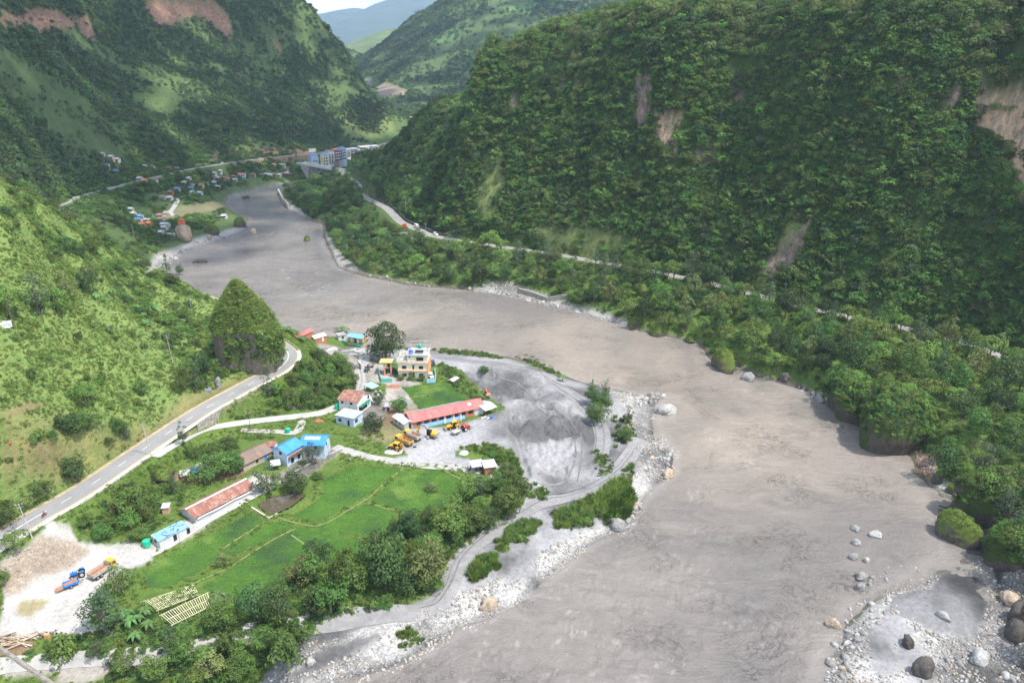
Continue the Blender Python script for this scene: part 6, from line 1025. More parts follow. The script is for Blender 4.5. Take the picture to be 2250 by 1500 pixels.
LMK = [(1060, 600, 'right of the first pale shore stones on the right bank'), (1150, 600, 'above the left end of the gabion wall'), (1230, 640, 'behind the gabion groyne'), (1320, 670, 'downstream of the gabion groyne'), (1400, 690, 'above the round mossy boulder'), (1470, 700, 'above the wide mossy boulder'), (1520, 650, 'near the very large grey-green tree'), (1590, 740, 'behind the big flat-topped boulder'), (1600, 670, 'beside the road behind the flat-topped boulder'), (1680, 790, 'above the low grey boulder'), (1700, 700, 'beside the road where it dips behind trees'), (1760, 820, 'at the turn of the right bank'), (1800, 740, 'up the bank from the turn'), (1860, 860, 'over the upstream overgrown rock'), (1900, 770, 'between the overgrown rock and the road'), (1960, 840, 'behind the huge bulging rock'), (2000, 900, 'on the shoulder of the huge bulging rock'), (2060, 960, 'above the red scree by the cove'), (2060, 820, 'near the road beyond the bulging rock'), (2120, 900, 'up the bank from the cove'), (2150, 1000, 'just above the cove'), (2200, 900, 'below the road at the right edge'), (2220, 1030, 'at the right edge above the cove'), (640, 840, 'at the road side of the wooded mound'), (700, 810, 'on top of the wooded mound'), (750, 840, 'at the yard side of the wooded mound'), (700, 870, 'at the foot of the wooded mound'), (600, 870, 'below the retaining wall'), (420, 1010, 'under the junction of the lane'), (500, 985, 'above the brown-roofed house'), (600, 975, 'above the blue-roofed house'), (340, 1060, 'near the grassy rock mound'), (270, 1120, 'below the road in line with the long shed'), (210, 1160, 'above the white quarry yard'), (20, 1230, 'at the left edge by the quarry cutting'), (450, 1380, 'at the trellis end of the belt'), (540, 1350, 'below the broad lower paddy'), (620, 1320, 'beside the big bamboo clump'), (700, 1290, 'above the ford'), (800, 1250, 'left of the tallest dark tree'), (900, 1220, 'between the two tallest trees of the belt'), (1000, 1150, 'beside the dark paddy corner'), (1090, 1080, 'just below the brick huts'), (300, 1430, 'behind the banana thicket'), (220, 1480, 'at the bottom left edge'), (420, 1460, 'below the lower track'), (520, 1450, 'left of the big bamboo clump'), (20, 560, 'on the upper left slope'), (60, 480, 'at the top of the left crest'), (140, 520, 'on the crest below the far road'), (230, 560, 'on the crest above the village'), (320, 600, 'on the crest near the two trees against the river'), (400, 650, 'on the low crest left of the pinnacle'), (460, 700, 'in the hollow left of the pinnacle'), (300, 700, 'near the upper banana plants'), (360, 760, 'near the tall slope pole'), (100, 760, 'in the open middle of the left slope'), (200, 860, 'near the lone narrow tree'), (300, 820, 'right of the lone narrow tree'), (60, 860, 'at the left edge of the open slope'), (120, 1010, 'on the bare terraces'), (350, 900, 'on the bare bank above the road')]
def grove(mask, n, gap, keys, r0, r1, hr, where, seed, near=None, group=None, name='forest_tree', pre=()):
    """separate trees at least a gap apart, nearest the valley view first"""
    c = sample(mask, n * 14, None, seed); c = c[np.argsort(c[:, 1])] if near else c; out = [q for q in pre]; k = 0
    for q in c:
        if k >= n: break
        if all((q[0] - o_[0]) ** 2 + (q[1] - o_[1]) ** 2 > gap * gap for o_ in out):
            out.append(q); k += 1; r = rnd.uniform(r0, r1); ky = rnd.choice(keys); qx, qy = proj(q[0], q[1], q[2]); lm = min(LMK, key=lambda t: (t[0] - qx) ** 2 + (2.2 * (t[1] - qy)) ** 2)[2]; f_ = (r - r0) / (r1 - r0); tree(name, ky, (q[0], q[1], q[2] - .2), r, ('small ', 'mid-sized ', 'large ')[min(2, int(f_ * 3))] + {'broad': 'leafy green', 'dark': 'dark green', 'light': 'pale flat-topped', 'grey': 'grey-green', 'olive': 'olive', 'slim': 'narrow', 'bamboo': 'feathery bamboo-like', 'airy': 'thin-leaved', 'bush': 'bushy', 'dbush': 'dark bushy', 'lbush': 'pale bushy'}[ky] + ' ' + (name.split('_')[-1]) + ' ' + lm + (' by the bottom edge' if seed == 88 else ''), r * rnd.uniform(*hr), ('trees ' if group is None else group + ' ') + where)
    return out
NP2 = NOPLANT | HOUSEM
near_bank = bank & (GY < 470) & (dR2 > 7)
out = grove(near_bank & ~pm('1850 840,2080 860,2080 1010,1860 960'), 150, 7.2, ['broad'] * 5 + ['dark'] * 3 + ['light'] * 3 + ['grey'] * 2 + ['olive'] * 2, 3.6, 6.2, (2.0, 2.8), 'in the wood between the river and the right-hand road', 81)
out = grove(bank & (dR2 > 4.6) & (dR2 < 9.5) & (PX > 1325) & (PX < 2085), 44, 5.2, ['broad'] * 4 + ['dark', 'light', 'grey'], 3.4, 4.8, (2.0, 2.6), 'in the wood between the river and the right-hand road', 89, pre=out)
bt = []; c = sample(bank & (dR2 > 5), 2600, None, 82)
for q in c:
    if all((q[0] - o_[0]) ** 2 + (q[1] - o_[1]) ** 2 > 40 for o_ in out) and len(bt) < 420: out.append(q); bt.append(q)
bt = np.array(bt); O_TR = [plant1('bank_tree', SPEC[k][0][0], tuple(G(x, y) - Vector((0, 0, 1.5))), 4.2, 1, lab, 'tree') for k, x, y, lab in (('broad', 860, 560, 'leafy tree on the spit opposite the shaded river bend'), ('dark', 820, 520, 'dark tree in the middle of the wooded spit'), ('light', 780, 470, 'yellow-green tree on the ridge of the wooded spit'), ('grey', 900, 570, 'grey-green tree near the low white roofs'))]
inst('bank_trees', bt, sz(len(bt), 3.0, 5.2, 82), O_TR, 'the rest of the wood on the spit and the right bank', 'trees', 82, .05, [.4, .2, .25, .15])
grove(pm(MND) & ~NP2, 36, 4.6, ['broad'] * 4 + ['light', 'bush'], 2.4, 4.0, (1.5, 2.0), 'on the wooded mound inside the road bend', 83)
grove(belt & ~NP2, 35, 5.6, ['broad'] * 4 + ['dark'] * 2 + ['light', 'light', 'olive', 'bamboo'], 2.4, 4.6, (1.7, 2.3), 'in the belt along the bottom of the fields', 84); grove((pm('380 1020,440 1000,500 975,620 968,640 1000,560 980,480 1030,400 1020') | pm('150 1150,240 1110,320 1075,330 1180,200 1190') | pm('0 1200,60 1215,60 1280,0 1300')) & ~NP2, 26, 5, ['broad', 'broad', 'light', 'dark', 'olive'], 1.8, 3.2, (1.4, 1.9), 'on the bank between the road and the lane', 85)
grove(nh & (crest | mid) & (dR > 8), 46, 7, ['broad', 'dark', 'light', 'olive', 'grey'], 2.2, 4.2, (1.5, 2.2), 'along the crest of the left slope', 86); grove(nh & ~crest & ~mid, 40, 7, ['bush', 'lbush', 'dbush', 'broad'], 1.0, 2.2, (1.0, 1.4), 'scattered over the open left slope', 87, group='shrubs', name='slope_shrub')
grove(pm('180 1450,560 1420,560 1500,180 1500') & ~NP2, 10, 5, ['broad', 'light', 'light'], 2.0, 3.2, (1.4, 1.9), 'below the lower track at the bottom edge', 88)
# ------------------------------------------------------------ machines and vehicles
YEL = simple('machine_yellow', (.72, .36, .03), .1, 1.5, .5, stain=(.42, .24, .06)); YBED = simple('rusty_bed', (.30, .13, .06), .3, 1.5, .8); RIMY = simple('yellow_rim', (.62, .34, .06), .1); GREYB = simple('grey_paint', (.42, .42, .41), .12, 1, .7, stain=(.3, .22, .16)); CARW = simple('white_car_paint', (.80, .80, .80), .03, 1, .25, .5); CARD = simple('dark_car_paint', (.03, .035, .05), .1, 1, .2, .6); BLUM = simple('tractor_blue', (.03, .20, .62), .1, 1.5, .45); REDM = simple('tractor_red', (.45, .04, .04), .1, 1.5, .5); DGR = simple('tractor_green', (.05, .13, .09), .15, 1.5, .6); ORM = simple('digger_orange', (.62, .20, .07), .12, 1.5, .6)
def veh(name, rear, front, label, cat, mid=True):
    a, b_ = G(*rear), G(*front); d = b_ - a; c = (a + b_) / 2; c.z = hg(c.x, c.y) + .1; return empty(name, c, label, cat, None, math.atan2(d.y, d.x))
def wheel(e, x, y, r, w, rim=GRYM, r2=.55):
    t = MB().cyl((0, 0, 0), r, w, 'y', 20).build('wheel', BLK, e); t.location = (x, y, r); MB().cyl((0, 0, 0), r * r2, w + .05, 'y', 14).build('rim', rim, t)
def backhoe(rear, front, label):
    e = veh('backhoe_loader', rear, front, label, 'backhoe')
    for y in (-.85, .85): wheel(e, -1.15, y, .78, .45, RIMY); wheel(e, 1.35, y, .5, .36, RIMY)
    MB().box(-1.9, 2.1, -.42, .42, .55, 1.05).build('chassis', BLK, e); MB().hexa([(.35, -.5, .95), (2.2, -.42, .95), (2.2, .42, .95), (.35, .5, .95), (.35, -.5, 1.75), (2.15, -.4, 1.5), (2.15, .4, 1.5), (.35, .5, 1.75)]).build('hood', YEL, e)
    MB().box(-1.25, .4, -.72, .72, 1.15, 2.65, .06, .06).build('cab_glass', DRK, e); MB().box(-1.4, .5, -.82, .82, 2.66, 2.82, .08, .08).build('cab_roof', YEL, e); m = MB()
    for x in (-1.27, .38):
        for y in (-.74, .74): m.bar((x, y, 1.1), (x * .95, y * .93, 2.7), .1)
    m.build('cab_frame', YEL, e); MB().box(-1.7, -.6, -1.1, -.6, 1.35, 1.6).box(-1.7, -.6, .6, 1.1, 1.35, 1.6).build('mudguard', YEL, e)
    for y in (-.55, .55): MB().bar((.5, y, 1.45), (2.2, y, 1.2), .14, .2).bar((2.2, y, 1.2), (2.9, y, .45), .14, .2).build('loader_arm', YEL, e)
    MB().poly([(2.75, -1.05, .7), (2.75, 1.05, .7), (2.7, -1.05, .12), (2.7, 1.05, .12), (3.5, -1.05, .05), (3.5, 1.05, .05), (3.0, -1.05, .75), (3.0, 1.05, .75)], [(0, 1, 3, 2), (2, 3, 5, 4), (0, 2, 4, 6), (1, 7, 5, 3), (0, 6, 7, 1)]).build('front_bucket', GRYM, e)
    MB().bar((-1.9, 0, .9), (-2.3, 0, 2.9), .2, .3).bar((-2.3, 0, 2.9), (-3.2, .1, 2.2), .18, .25).bar((-3.2, .1, 2.2), (-3.25, .1, .8), .15, .2).build('rear_boom', YEL, e); MB().box(-3.55, -3.0, -.25, .45, .15, .8, .08, .05).build('rear_bucket', GRYM, e)
    for y in (-.95, .95): MB().bar((-1.9, y, 1.1), (-2., y, .15), .12).box(-2.2, -1.8, y - .2, y + .2, 0.02, .12).build('stabiliser', YEL, e)
    return e
backhoe((877, 991), (862, 987), 'yellow backhoe loader at the front left of the parked machines'); backhoe((1002, 941), (988, 944), 'yellow backhoe loader in front of the blue tarpaulin of the long barn')
def truck(rear, front, label, bed, cabm=YEL, l=6.6):
    e = veh('tipper_truck', rear, front, label, 'truck'); 
    for y in (-.95, .95): wheel(e, 2.1, y, .5, .3); wheel(e, -1.2, y, .5, .5); wheel(e, -2.3, y, .5, .5)
    MB().box(-3.1, 3.1, -.4, .4, .55, .85).build('chassis', BLK, e); c = MB().hexa([(1.6, -1.1, .6), (3.3, -1.1, .6), (3.3, 1.1, .6), (1.6, 1.1, .6), (1.65, -1.05, 2.45), (3.0, -1., 2.45), (3.0, 1., 2.45), (1.65, 1.05, 2.45)]).build('cab', cabm, e)
    MB().hexa([(3.12, -.95, 1.55), (3.16, -.95, 1.5), (3.16, .95, 1.5), (3.12, .95, 1.55), (3.02, -.9, 2.25), (3.06, -.9, 2.25), (3.06, .9, 2.25), (3.02, .9, 2.25)]).build('windscreen', DRK, c)
    for s_ in (-1, 1): MB().box(1.95, 2.9, s_ * 1.09 - .02, s_ * 1.09 + .02, 1.5, 2.15).build('side_window', DRK, c)
    MB().box(-3.3, 1.35, -1.15, 1.15, .95, 1.05).box(-3.3, 1.35, -1.17, -1.09, 1.05, 2.0).box(-3.3, 1.35, 1.09, 1.17, 1.05, 2.0).box(-3.38, -3.3, -1.17, 1.17, .95, 1.95).box(1.35, 1.43, -1.17, 1.17, .95, 2.35).build('tipper_body', bed, e); MB().box(-3.28, 1.33, -1.07, 1.07, 1.06, 1.25).build('load', YBED, e)
    m = MB()
    for x in np.linspace(-3.1, 1.2, 6): m.box(x - .05, x + .05, -1.22, -1.175, .95, 2.0); m.box(x - .05, x + .05, 1.175, 1.22, .95, 2.0)
    m.build('bed_ribs', bed, e); return e
truck((902, 981), (874, 970), 'yellow tipper truck with a rusty empty bed behind the front backhoe', simple('yellow_rusty_bed', (.50, .32, .07), .25, 1.2, .7, stain=(.28, .13, .06))); truck((921, 970), (893, 958), 'tipper truck with a yellow cab and a grey bed next to the excavator', GREYB); truck((208, 1272), (246, 1246), 'tipper truck mostly hidden by the tree in the quarry yard', simple('dirty_white_bed', (.45, .38, .34), .2, 1, .8))
def excavator(pc, track_to, boom_to, label, col, s=1.):
    e = veh('excavator', pc, pc, label, 'excavator'); p = G(*pc); q = G(*boom_to); t = G(*track_to); e.rotation_euler.z = math.atan2(q.y - p.y, q.x - p.x); e.scale = (s, s, s); ta = math.atan2(t.y - p.y, t.x - p.x) - e.rotation_euler.z; R_ = Matrix.Rotation(ta, 4, 'Z')
    for y in (-1.1, 1.1):
        o = MB().hexa([(-1.5, y - .28, .0), (1.5, y - .28, 0), (1.5, y + .28, 0), (-1.5, y + .28, 0), (-1.9, y - .28, .45), (1.9, y - .28, .45), (1.9, y + .28, .45), (-1.9, y + .28, .45)]).hexa([(-1.9, y - .28, .45), (1.9, y - .28, .45), (1.9, y + .28, .45), (-1.9, y + .28, .45), (-1.5, y - .28, .85), (1.5, y - .28, .85), (1.5, y + .28, .85), (-1.5, y + .28, .85)]).build('track', GRYM, e, R_)
    MB().cyl((0, 0, .85), .7, .5).build('turntable', BLK, e); MB().hexa([(-2.2, -1.25, 1.1), (.9, -1.25, 1.1), (.9, 1.25, 1.1), (-2.2, 1.25, 1.1), (-2.1, -1.2, 2.0), (.2, -1.2, 2.0), (.2, 1.2, 2.0), (-2.1, 1.2, 2.0)]).build('engine_body', col, e)
    MB().box(-.4, 1.25, .3, 1.28, 1.1, 2.75, .08, .04).build('cab', DRK, e); MB().box(-.45, 1.2, .25, 1.33, 2.76, 2.86).build('cab_roof', BLK, e); MB().box(-2.35, -1.8, -1.2, 1.2, 1.05, 1.9, .05, .1).build('counterweight', GRYM, e)
    MB().bar((.8, -.2, 1.5), (2.6, -.2, 3.3), .32, .5).bar((2.6, -.2, 3.3), (4.6, -.2, 3.0), .28, .42).build('boom', col, e); MB().bar((4.6, -.2, 3.1), (5.6, -.2, 1.2), .24, .36).build('stick', col, e); MB().hexa([(5.2, -.6, .3), (5.9, -.6, .3), (5.9, .2, .3), (5.2, .2, .3), (5.3, -.6, 1.2), (6.1, -.6, 1.1), (6.1, .2, 1.1), (5.3, .2, 1.2)]).build('bucket', col if s == 1 else GRYM, e); MB().bar((1.4, -.2, 1.3), (2.5, -.2, 2.6), .12).bar((2.9, -.2, 3.7), (4.5, -.2, 3.6), .12).build('ram', GRYM, e); return e
excavator((949, 961), (950, 950), (905, 948), 'yellow excavator with its boom reaching left over the grey truck', YEL); excavator((1071, 872), (1073, 862), (1062, 860), 'orange excavator parked at the edge of the sand pit', ORM, .75)
def tractor(rear, front, label, col, hood=None, roof_=True):
    e = veh('tractor', rear, front, label, 'tractor')
    for y in (-.8, .8): wheel(e, -.8, y, .75, .38, simple('pale_rim', (.55, .5, .4))); wheel(e, 1.35, y * .85, .42, .25, MATS['pale_rim'])
    MB().box(-1.2, 1.5, -.25, .25, .5, .9).build('chassis', BLK, e); MB().hexa([(.1, -.36, .9), (1.75, -.32, .85), (1.75, .32, .85), (.1, .36, .9), (.1, -.34, 1.5), (1.7, -.28, 1.35), (1.7, .28, 1.35), (.1, .34, 1.5)]).build('hood', col, e)
    MB().box(-1.35, -.3, -1.05, -.62, 1.5, 1.62, .1).box(-1.35, -.3, .62, 1.05, 1.5, 1.62, .1).build('mudguard', col, e); MB().box(-1., -.5, -.28, .28, 1.2, 1.32).box(-1.05, -.95, -.28, .28, 1.32, 1.75).build('seat', BLK, e); MB().cyl((-.15, 0, 1.75), .2, .04).build('steering_wheel', BLK, e); MB().cyl((1., .3, 1.75), .05, .8).build('exhaust', BLK, e)
    if roof_: MB().box(-1.3, -.1, -.65, .65, 2.4, 2.48).bar((-1.2, -.55, 1.5), (-1.2, -.55, 2.4), .06).bar((-1.2, .55, 1.5), (-1.2, .55, 2.4), .06).bar((-.2, -.55, 1.5), (-.2, -.55, 2.4), .06).bar((-.2, .55, 1.5), (-.2, .55, 2.4), .06).build('canopy', col, e)
    return e
def trailer(rear, front, label, col, l=3.2):
    e = veh('trailer', rear, front, label, 'trailer')
    for y in (-.85, .85): wheel(e, -.2, y, .42, .25)
    MB().box(-l / 2, l / 2, -.9, .9, .75, .85).box(-l / 2, l / 2, -.94, -.88, .85, 1.3).box(-l / 2, l / 2, .88, .94, .85, 1.3).box(-l / 2 - .05, -l / 2, -.94, .94, .85, 1.25).box(l / 2, l / 2 + .05, -.94, .94, .85, 1.35).build('bed', col, e); MB().bar((l / 2, -.4, .7), (l / 2 + 1.2, 0, .6), .08).bar((l / 2, .4, .7), (l / 2 + 1.2, 0, .6), .08).build('drawbar', BLK, e); return e
tractor((1018, 947), (1029, 943), 'dark red tractor coupled to a trailer right of the rear backhoe', REDM); e = trailer((998, 956), (1007, 952), 'grey trailer with a pale load behind the red tractor', GREYB); MB().box(-1.5, 1.5, -.85, .85, .86, 1.15, .3, .2).build('load', MATS['grey_gravel'], e)
tractor((809, 812), (804, 819), 'dark green tractor parked on the yard track left of the yellow house', DGR, roof_=False); trailer((818, 806), (813, 808), 'dark trailer with a pale cover behind the green tractor', GRYM, 2.6); tractor((186, 1264), (160, 1270), 'bright blue tractor on the white quarry yard', BLUM, roof_=False); e = trailer((146, 1294), (170, 1284), 'blue trailer loaded with long brown boards on the quarry yard', BLUM); m = MB()
for i in range(9): m.bar((-3.2 - .2 * (i % 3), -.6 + i * .12, .3 + .05 * i), (1.4, -.8 + i * .2, 1.3 + .06 * (i % 4)), .16, .06)
m.build('boards', simple('brown_boards', (.36, .20, .13), .25, 3), e)
def car(rear, front, label, col, kind, l, w, h):
    e = veh(kind, rear, front, label, 'van' if kind == 'minibus' else 'car'); b0 = .35; L2 = l / 2
    for x in (-L2 * .62, L2 * .62):
        for y in (-w / 2 + .12, w / 2 - .12): wheel(e, x, y, .33, .22)
    sh = .55 if kind == 'minibus' else .5; MB().box(-L2, L2, -w / 2, w / 2, b0, b0 + h * sh, .06, .03).build('body', col, e)
    if kind == 'minibus': g0 = (-L2 + .08, L2 - .75, L2 - .25)
    else: g0 = (-L2 + .35, L2 * .18, L2 * .48)
    zt = h; zb = b0 + h * sh; MB().hexa([(g0[0], -w / 2 + .05, zb), (g0[2], -w / 2 + .05, zb), (g0[2], w / 2 - .05, zb), (g0[0], w / 2 - .05, zb), (g0[0] + .15, -w / 2 + .14, zt), (g0[1], -w / 2 + .14, zt), (g0[1], w / 2 - .14, zt), (g0[0] + .15, w / 2 - .14, zt)]).build('windows', DRK, e)
    MB().box(g0[0] + .1, g0[1] + .08, -w / 2 + .1, w / 2 - .1, zt, zt + .09, .05, .05).build('roof', col, e)
    for y in (-w / 2 + .3, w / 2 - .3): MB().box(L2 - .02, L2 + .03, y - .16, y + .16, .65, .85).build('headlight', WHT, e)
    return e
car((911, 498), (920, 503), 'white minibus driving on the right-hand road', CARW, 'minibus', 5.2, 1.9, 2.3); car((952, 515), (962, 519), 'low white car following the bend behind the minibus', CARW, 'car', 4.4, 1.8, 1.6); car((867, 819), (850, 819), 'dark blue car parked beside the orange gate pillars', CARD, 'car', 4.5, 1.85, 1.75); car((484, 361), (492, 358), 'tiny white car on the far road above the village', CARW, 'car', 4.3, 1.8, 1.5); car((949, 797), (953, 806), 'dark car behind the right corner of the yellow house', CARD, 'car', 4.2, 1.75, 1.5); car((944, 826), (950, 833), 'white car in the corner of the yellow house yard', CARW, 'car', 4.0, 1.7, 1.5)
# people: one continuous skinned body each, clothes as children
SKIN = simple('skin', (.30, .17, .11), .05)
def person(loc, rz, label, shirt, trousers, pose='stand', helmet=None, parent=None):
    J = dict(pel=(0, 0, .95), che=(.02, 0, 1.35), nek=(.03, 0, 1.52), hed=(.05, 0, 1.68), top=(.05, 0, 1.76), lsh=(.02, .2, 1.42), lel=(.05, .26, 1.15), lwr=(.15, .25, .92), lha=(.2, .24, .82), rsh=(.02, -.2, 1.42), rel=(.05, -.26, 1.15), rwr=(.15, -.25, .92), rha=(.2, -.24, .82), lhi=(0, .1, .9), lkn=(.03, .12, .5), lan=(0, .12, .08), lto=(.18, .12, .04), rhi=(0, -.1, .9), rkn=(.08, -.12, .5), ran=(.02, -.12, .08), rto=(.2, -.12, .04))
    if pose == 'ride': J.update(lel=(.22, .3, 1.2), lwr=(.45, .28, 1.15), lha=(.53, .27, 1.14), rel=(.22, -.3, 1.2), rwr=(.45, -.28, 1.15), rha=(.53, -.27, 1.14), lkn=(.42, .2, .72), lan=(.22, .2, .3), lto=(.4, .2, .25), rkn=(.42, -.2, .72), ran=(.22, -.2, .3), rto=(.4, -.2, .25), pel=(0, 0, .85), lhi=(.03, .1, .84), rhi=(.03, -.1, .84), che=(.12, 0, 1.25), lsh=(.12, .2, 1.33), rsh=(.12, -.2, 1.33), nek=(.15, 0, 1.42), hed=(.18, 0, 1.56), top=(.18, 0, 1.66))
    if pose == 'bend': J.update(che=(.38, 0, 1.05), nek=(.52, 0, 1.08), hed=(.64, 0, 1.06), top=(.72, 0, 1.05), lsh=(.4, .2, 1.08), rsh=(.4, -.2, 1.08), lel=(.45, .24, .8), lwr=(.5, .2, .55), lha=(.52, .18, .45), rel=(.45, -.24, .8), rwr=(.5, -.2, .55), rha=(.52, -.18, .45))
    rad = dict(pel=.14, che=.15, nek=.055, hed=.10, top=.07, lsh=.06, lel=.045, lwr=.033, lha=.035, lhi=.09, lkn=.06, lan=.04, lto=.03); R_ = lambda k: rad.get(k, rad.get('l' + k[1:], .05)); E = [('pel', 'che'), ('che', 'nek'), ('nek', 'hed'), ('hed', 'top')]
    for s_ in 'lr': E += [('che', s_ + 'sh'), (s_ + 'sh', s_ + 'el'), (s_ + 'el', s_ + 'wr'), (s_ + 'wr', s_ + 'ha'), ('pel', s_ + 'hi'), (s_ + 'hi', s_ + 'kn'), (s_ + 'kn', s_ + 'an'), (s_ + 'an', s_ + 'to')]
    def skin(name, keys, k_, mat, par, sub=2):
        nm = [q for q in J if any(q in x for x in keys)]; me = bpy.data.meshes.new(name); me.from_pydata([J[q] for q in nm], [(nm.index(a), nm.index(c)) for a, c in keys], []); me.materials.append(mat); o = bpy.data.objects.new(name, me); COL.objects.link(o); md = o.modifiers.new('skin', 'SKIN'); md.use_smooth_shade = True
        for i, q in enumerate(nm): me.skin_vertices[0].data[i].radius = (R_(q) * k_, R_(q) * k_)
        me.skin_vertices[0].data[0].use_root = True; o.modifiers.new('sub', 'SUBSURF').levels = 1
        if par: o.parent = par
        return o
    try: 
        me0 = bpy.data.meshes.new('t'); 
        bd = None
        def mk(name, keys, k_, mat, par):
            nm = [q for q in J if any(q in x for x in keys)]; me = bpy.data.meshes.new(name); me.from_pydata([J[q] for q in nm], [(nm.index(a), nm.index(c)) for a, c in keys], []); me.materials.append(mat)
            import bmesh
            bm_ = bmesh.new(); bm_.from_mesh(me); ly = bm_.verts.layers.skin.verify(); bm_.verts.ensure_lookup_table()
            for i, q in enumerate(nm): bm_.verts[i][ly].radius = (R_(q) * k_, R_(q) * k_); bm_.verts[i][ly].use_root = i == 0
            bm_.to_mesh(me); bm_.free(); o = bpy.data.objects.new(name, me); COL.objects.link(o); md = o.modifiers.new('skin', 'SKIN'); md.use_smooth_shade = True; sb = o.modifiers.new('sub', 'SUBSURF'); sb.levels = 1; sb.render_levels = 1
            if par: o.parent = par
            return o
        bd = mk('person', E, 1., SKIN, None); bd.location = loc; bd.rotation_euler.z = rz; tag(bd, label, 'person')
        mk('shirt', [('pel', 'che')] + [('che', s_ + 'sh') for s_ in 'lr'] + [(s_ + 'sh', s_ + 'el') for s_ in 'lr'], 1.22, shirt, bd); mk('trousers', [('pel', s_ + 'hi') for s_ in 'lr'] + [(s_ + 'hi', s_ + 'kn') for s_ in 'lr'] + [(s_ + 'kn', s_ + 'an') for s_ in 'lr'], 1.2, trousers, bd)
        hp = Vector(J['hed']) + (Vector(J['top']) - Vector(J['hed'])) * .6; hr = rockmesh('hair', .25, .22, .16, 3, helmet or BLK, None, (12, 6), .02); ho = bpy.data.objects.new('helmet' if helmet else 'hair', hr); COL.objects.link(ho); ho.parent = bd; ho.location = hp - Vector((0, 0, .02))
        return bd
    except Exception as ex: print('person', ex)
RSH, NAVY, WSH = simple('red_cloth', (.55, .04, .05), .08), simple('navy_cloth', (.05, .06, .12), .1), simple('pale_cloth', (.62, .60, .55), .08)
def bike(rear, front, label, rl, shirt, col=REDM):
    e = veh('motorcycle', rear, front, label, 'motorcycle')
    for x in (-.62, .68): t = MB().cyl((0, 0, 0), .31, .12, 'y', 18).build('wheel', BLK, e); t.location = (x, 0, .31); MB().cyl((0, 0, 0), .19, .14, 'y', 12).build('rim', GRYM, t)
    MB().hexa([(-.1, -.12, .72), (.42, -.13, .72), (.42, .13, .72), (-.1, .12, .72), (-.08, -.1, .92), (.38, -.1, .98), (.38, .1, .98), (-.08, .1, .92)]).build('fuel_tank', col, e); MB().box(-.7, -.1, -.12, .12, .76, .84).build('seat', BLK, e); MB().box(-.2, .3, -.16, .16, .3, .68).build('engine', GRYM, e); MB().bar((.45, 0, .95), (.68, 0, .31), .08).bar((-.1, 0, .6), (-.62, 0, .31), .1).build('fork', GRYM, e); MB().bar((.42, -.32, 1.08), (.42, .32, 1.08), .04).build('handlebar', BLK, e); MB().cyl((.56, 0, .92), .09, .1, 'x').build('headlight', WHT, e)
    person(e.location + Vector((-.22 * math.cos(e.rotation_euler.z), -.22 * math.sin(e.rotation_euler.z), .0)), e.rotation_euler.z, rl, shirt, NAVY, 'ride', RSH if shirt is RSH else WPT); return e
bike((95, 1138), (101, 1133), 'motorcycle going up the main road at the left', 'person in a red jacket and helmet riding up the main road', RSH); bike((2205, 772), (2213, 775), 'motorcycle on the right-hand road at the edge of the view', 'person in a pale shirt riding on the right-hand road', WSH, CARD)
person(tuple(G(24, 983)), 2., 'person in red bending over the bare terraces', RSH, RSH, 'bend'); person(tuple(G(770, 1014)), 1., 'person in pale clothes standing at the top of the large paddy', WSH, WSH); person(tuple(G(841, 790)), 1., 'person in a dark shirt near the foot of the huge riverside tree', NAVY, NAVY)
um = empty('parasol', G(845, 786), 'small red and pink parasol under the huge riverside tree', 'parasol'); MB().cyl((0, 0, 1.1), .03, 2.2).build('pole', GRYM, um); MB().cyl((0, 0, 2.2), 1.3, .5, n=10, r2=.05).build('canopy', simple('parasol_red', (.65, .12, .10), .2, 2), um)
# ------------------------------------------------------------ poles, wires, signs
def pole(base, h, label, arms=2, lean=(0, 0), mat=CONC, r=.13, name='utility_pole'):
    p = G(*base); e = empty(name, p, label, 'pole'); tp = Vector((lean[0], lean[1], h)); v, f = tube_mesh([([(0, 0, -.5), tuple(tp * .5), tuple(tp)], [r, r * .85, r * .65])], 8); MB().poly(v, [tuple(map(int, q)) for q in f]).build('shaft', mat, e)
    for i in range(arms): z = h - .25 - i * .7; MB().bar((tp.x * z / h - .8, tp.y * z / h - .3, z), (tp.x * z / h + .8, tp.y * z / h + .3, z), .09).build('crossarm', GRYM, e)
    for i in range(arms and 3): MB().cyl((tp.x + (i - 1) * .7, tp.y + (i - 1) * .26, h - .05), .06, .25).build('insulator', WPT, e)
    return p + tp
T1 = pole((333, 1001), 10, 'leaning concrete utility pole where the white lane leaves the main road', 2, (-1.2, .3), r=.17); T0 = pole((72, 1184), 9.5, 'leaning utility pole above the quarry yard', 2, (-1.6, .4), r=.15); T2 = pole((380, 798), 10.5, 'tall utility pole on the left slope above the road', 3, (-.8, .2)); T3 = pole((422, 692), 8, 'utility pole in the scrub left of the pinnacle', 2); pole((397, 1196), 7.5, 'thin pole in front of the pale blue sheet roof', 0, (-.4, 0), GRYM, .07); T5 = pole((551, 948), 7, 'dark wooden pole beside the lower lane', 1, mat=WOOD, r=.09)
pole((723, 1009), 5.5, 'slim lamp pole in the yard of the blue-roofed house', 0, mat=GRYM, r=.08); pole((2197, 773), 8, 'utility pole on the right-hand road by the motorcycle', 1); pole((936, 518), 8, 'utility pole beside the white car on the right-hand road', 1); pole((892, 466), 11, 'tall utility pole on the slope above the minibus', 1, r=.18); pole((809, 435), 7, 'utility pole where the right-hand road appears', 1); pole((1305, 570), 6, 'pole above the bank where the right-hand road dips behind trees', 1); pole((1607, 622), 6, 'pole beside the very large grey-green tree on the right road', 1); pole((1724, 652), 6, 'pole beside the right-hand road beneath the bare scar', 1); pole((295, 524), 9, 'pale pole on the near edge of the far village', 0, r=.14); pole((271, 480), 8, 'pale pole left of the far village houses', 0, r=.14)
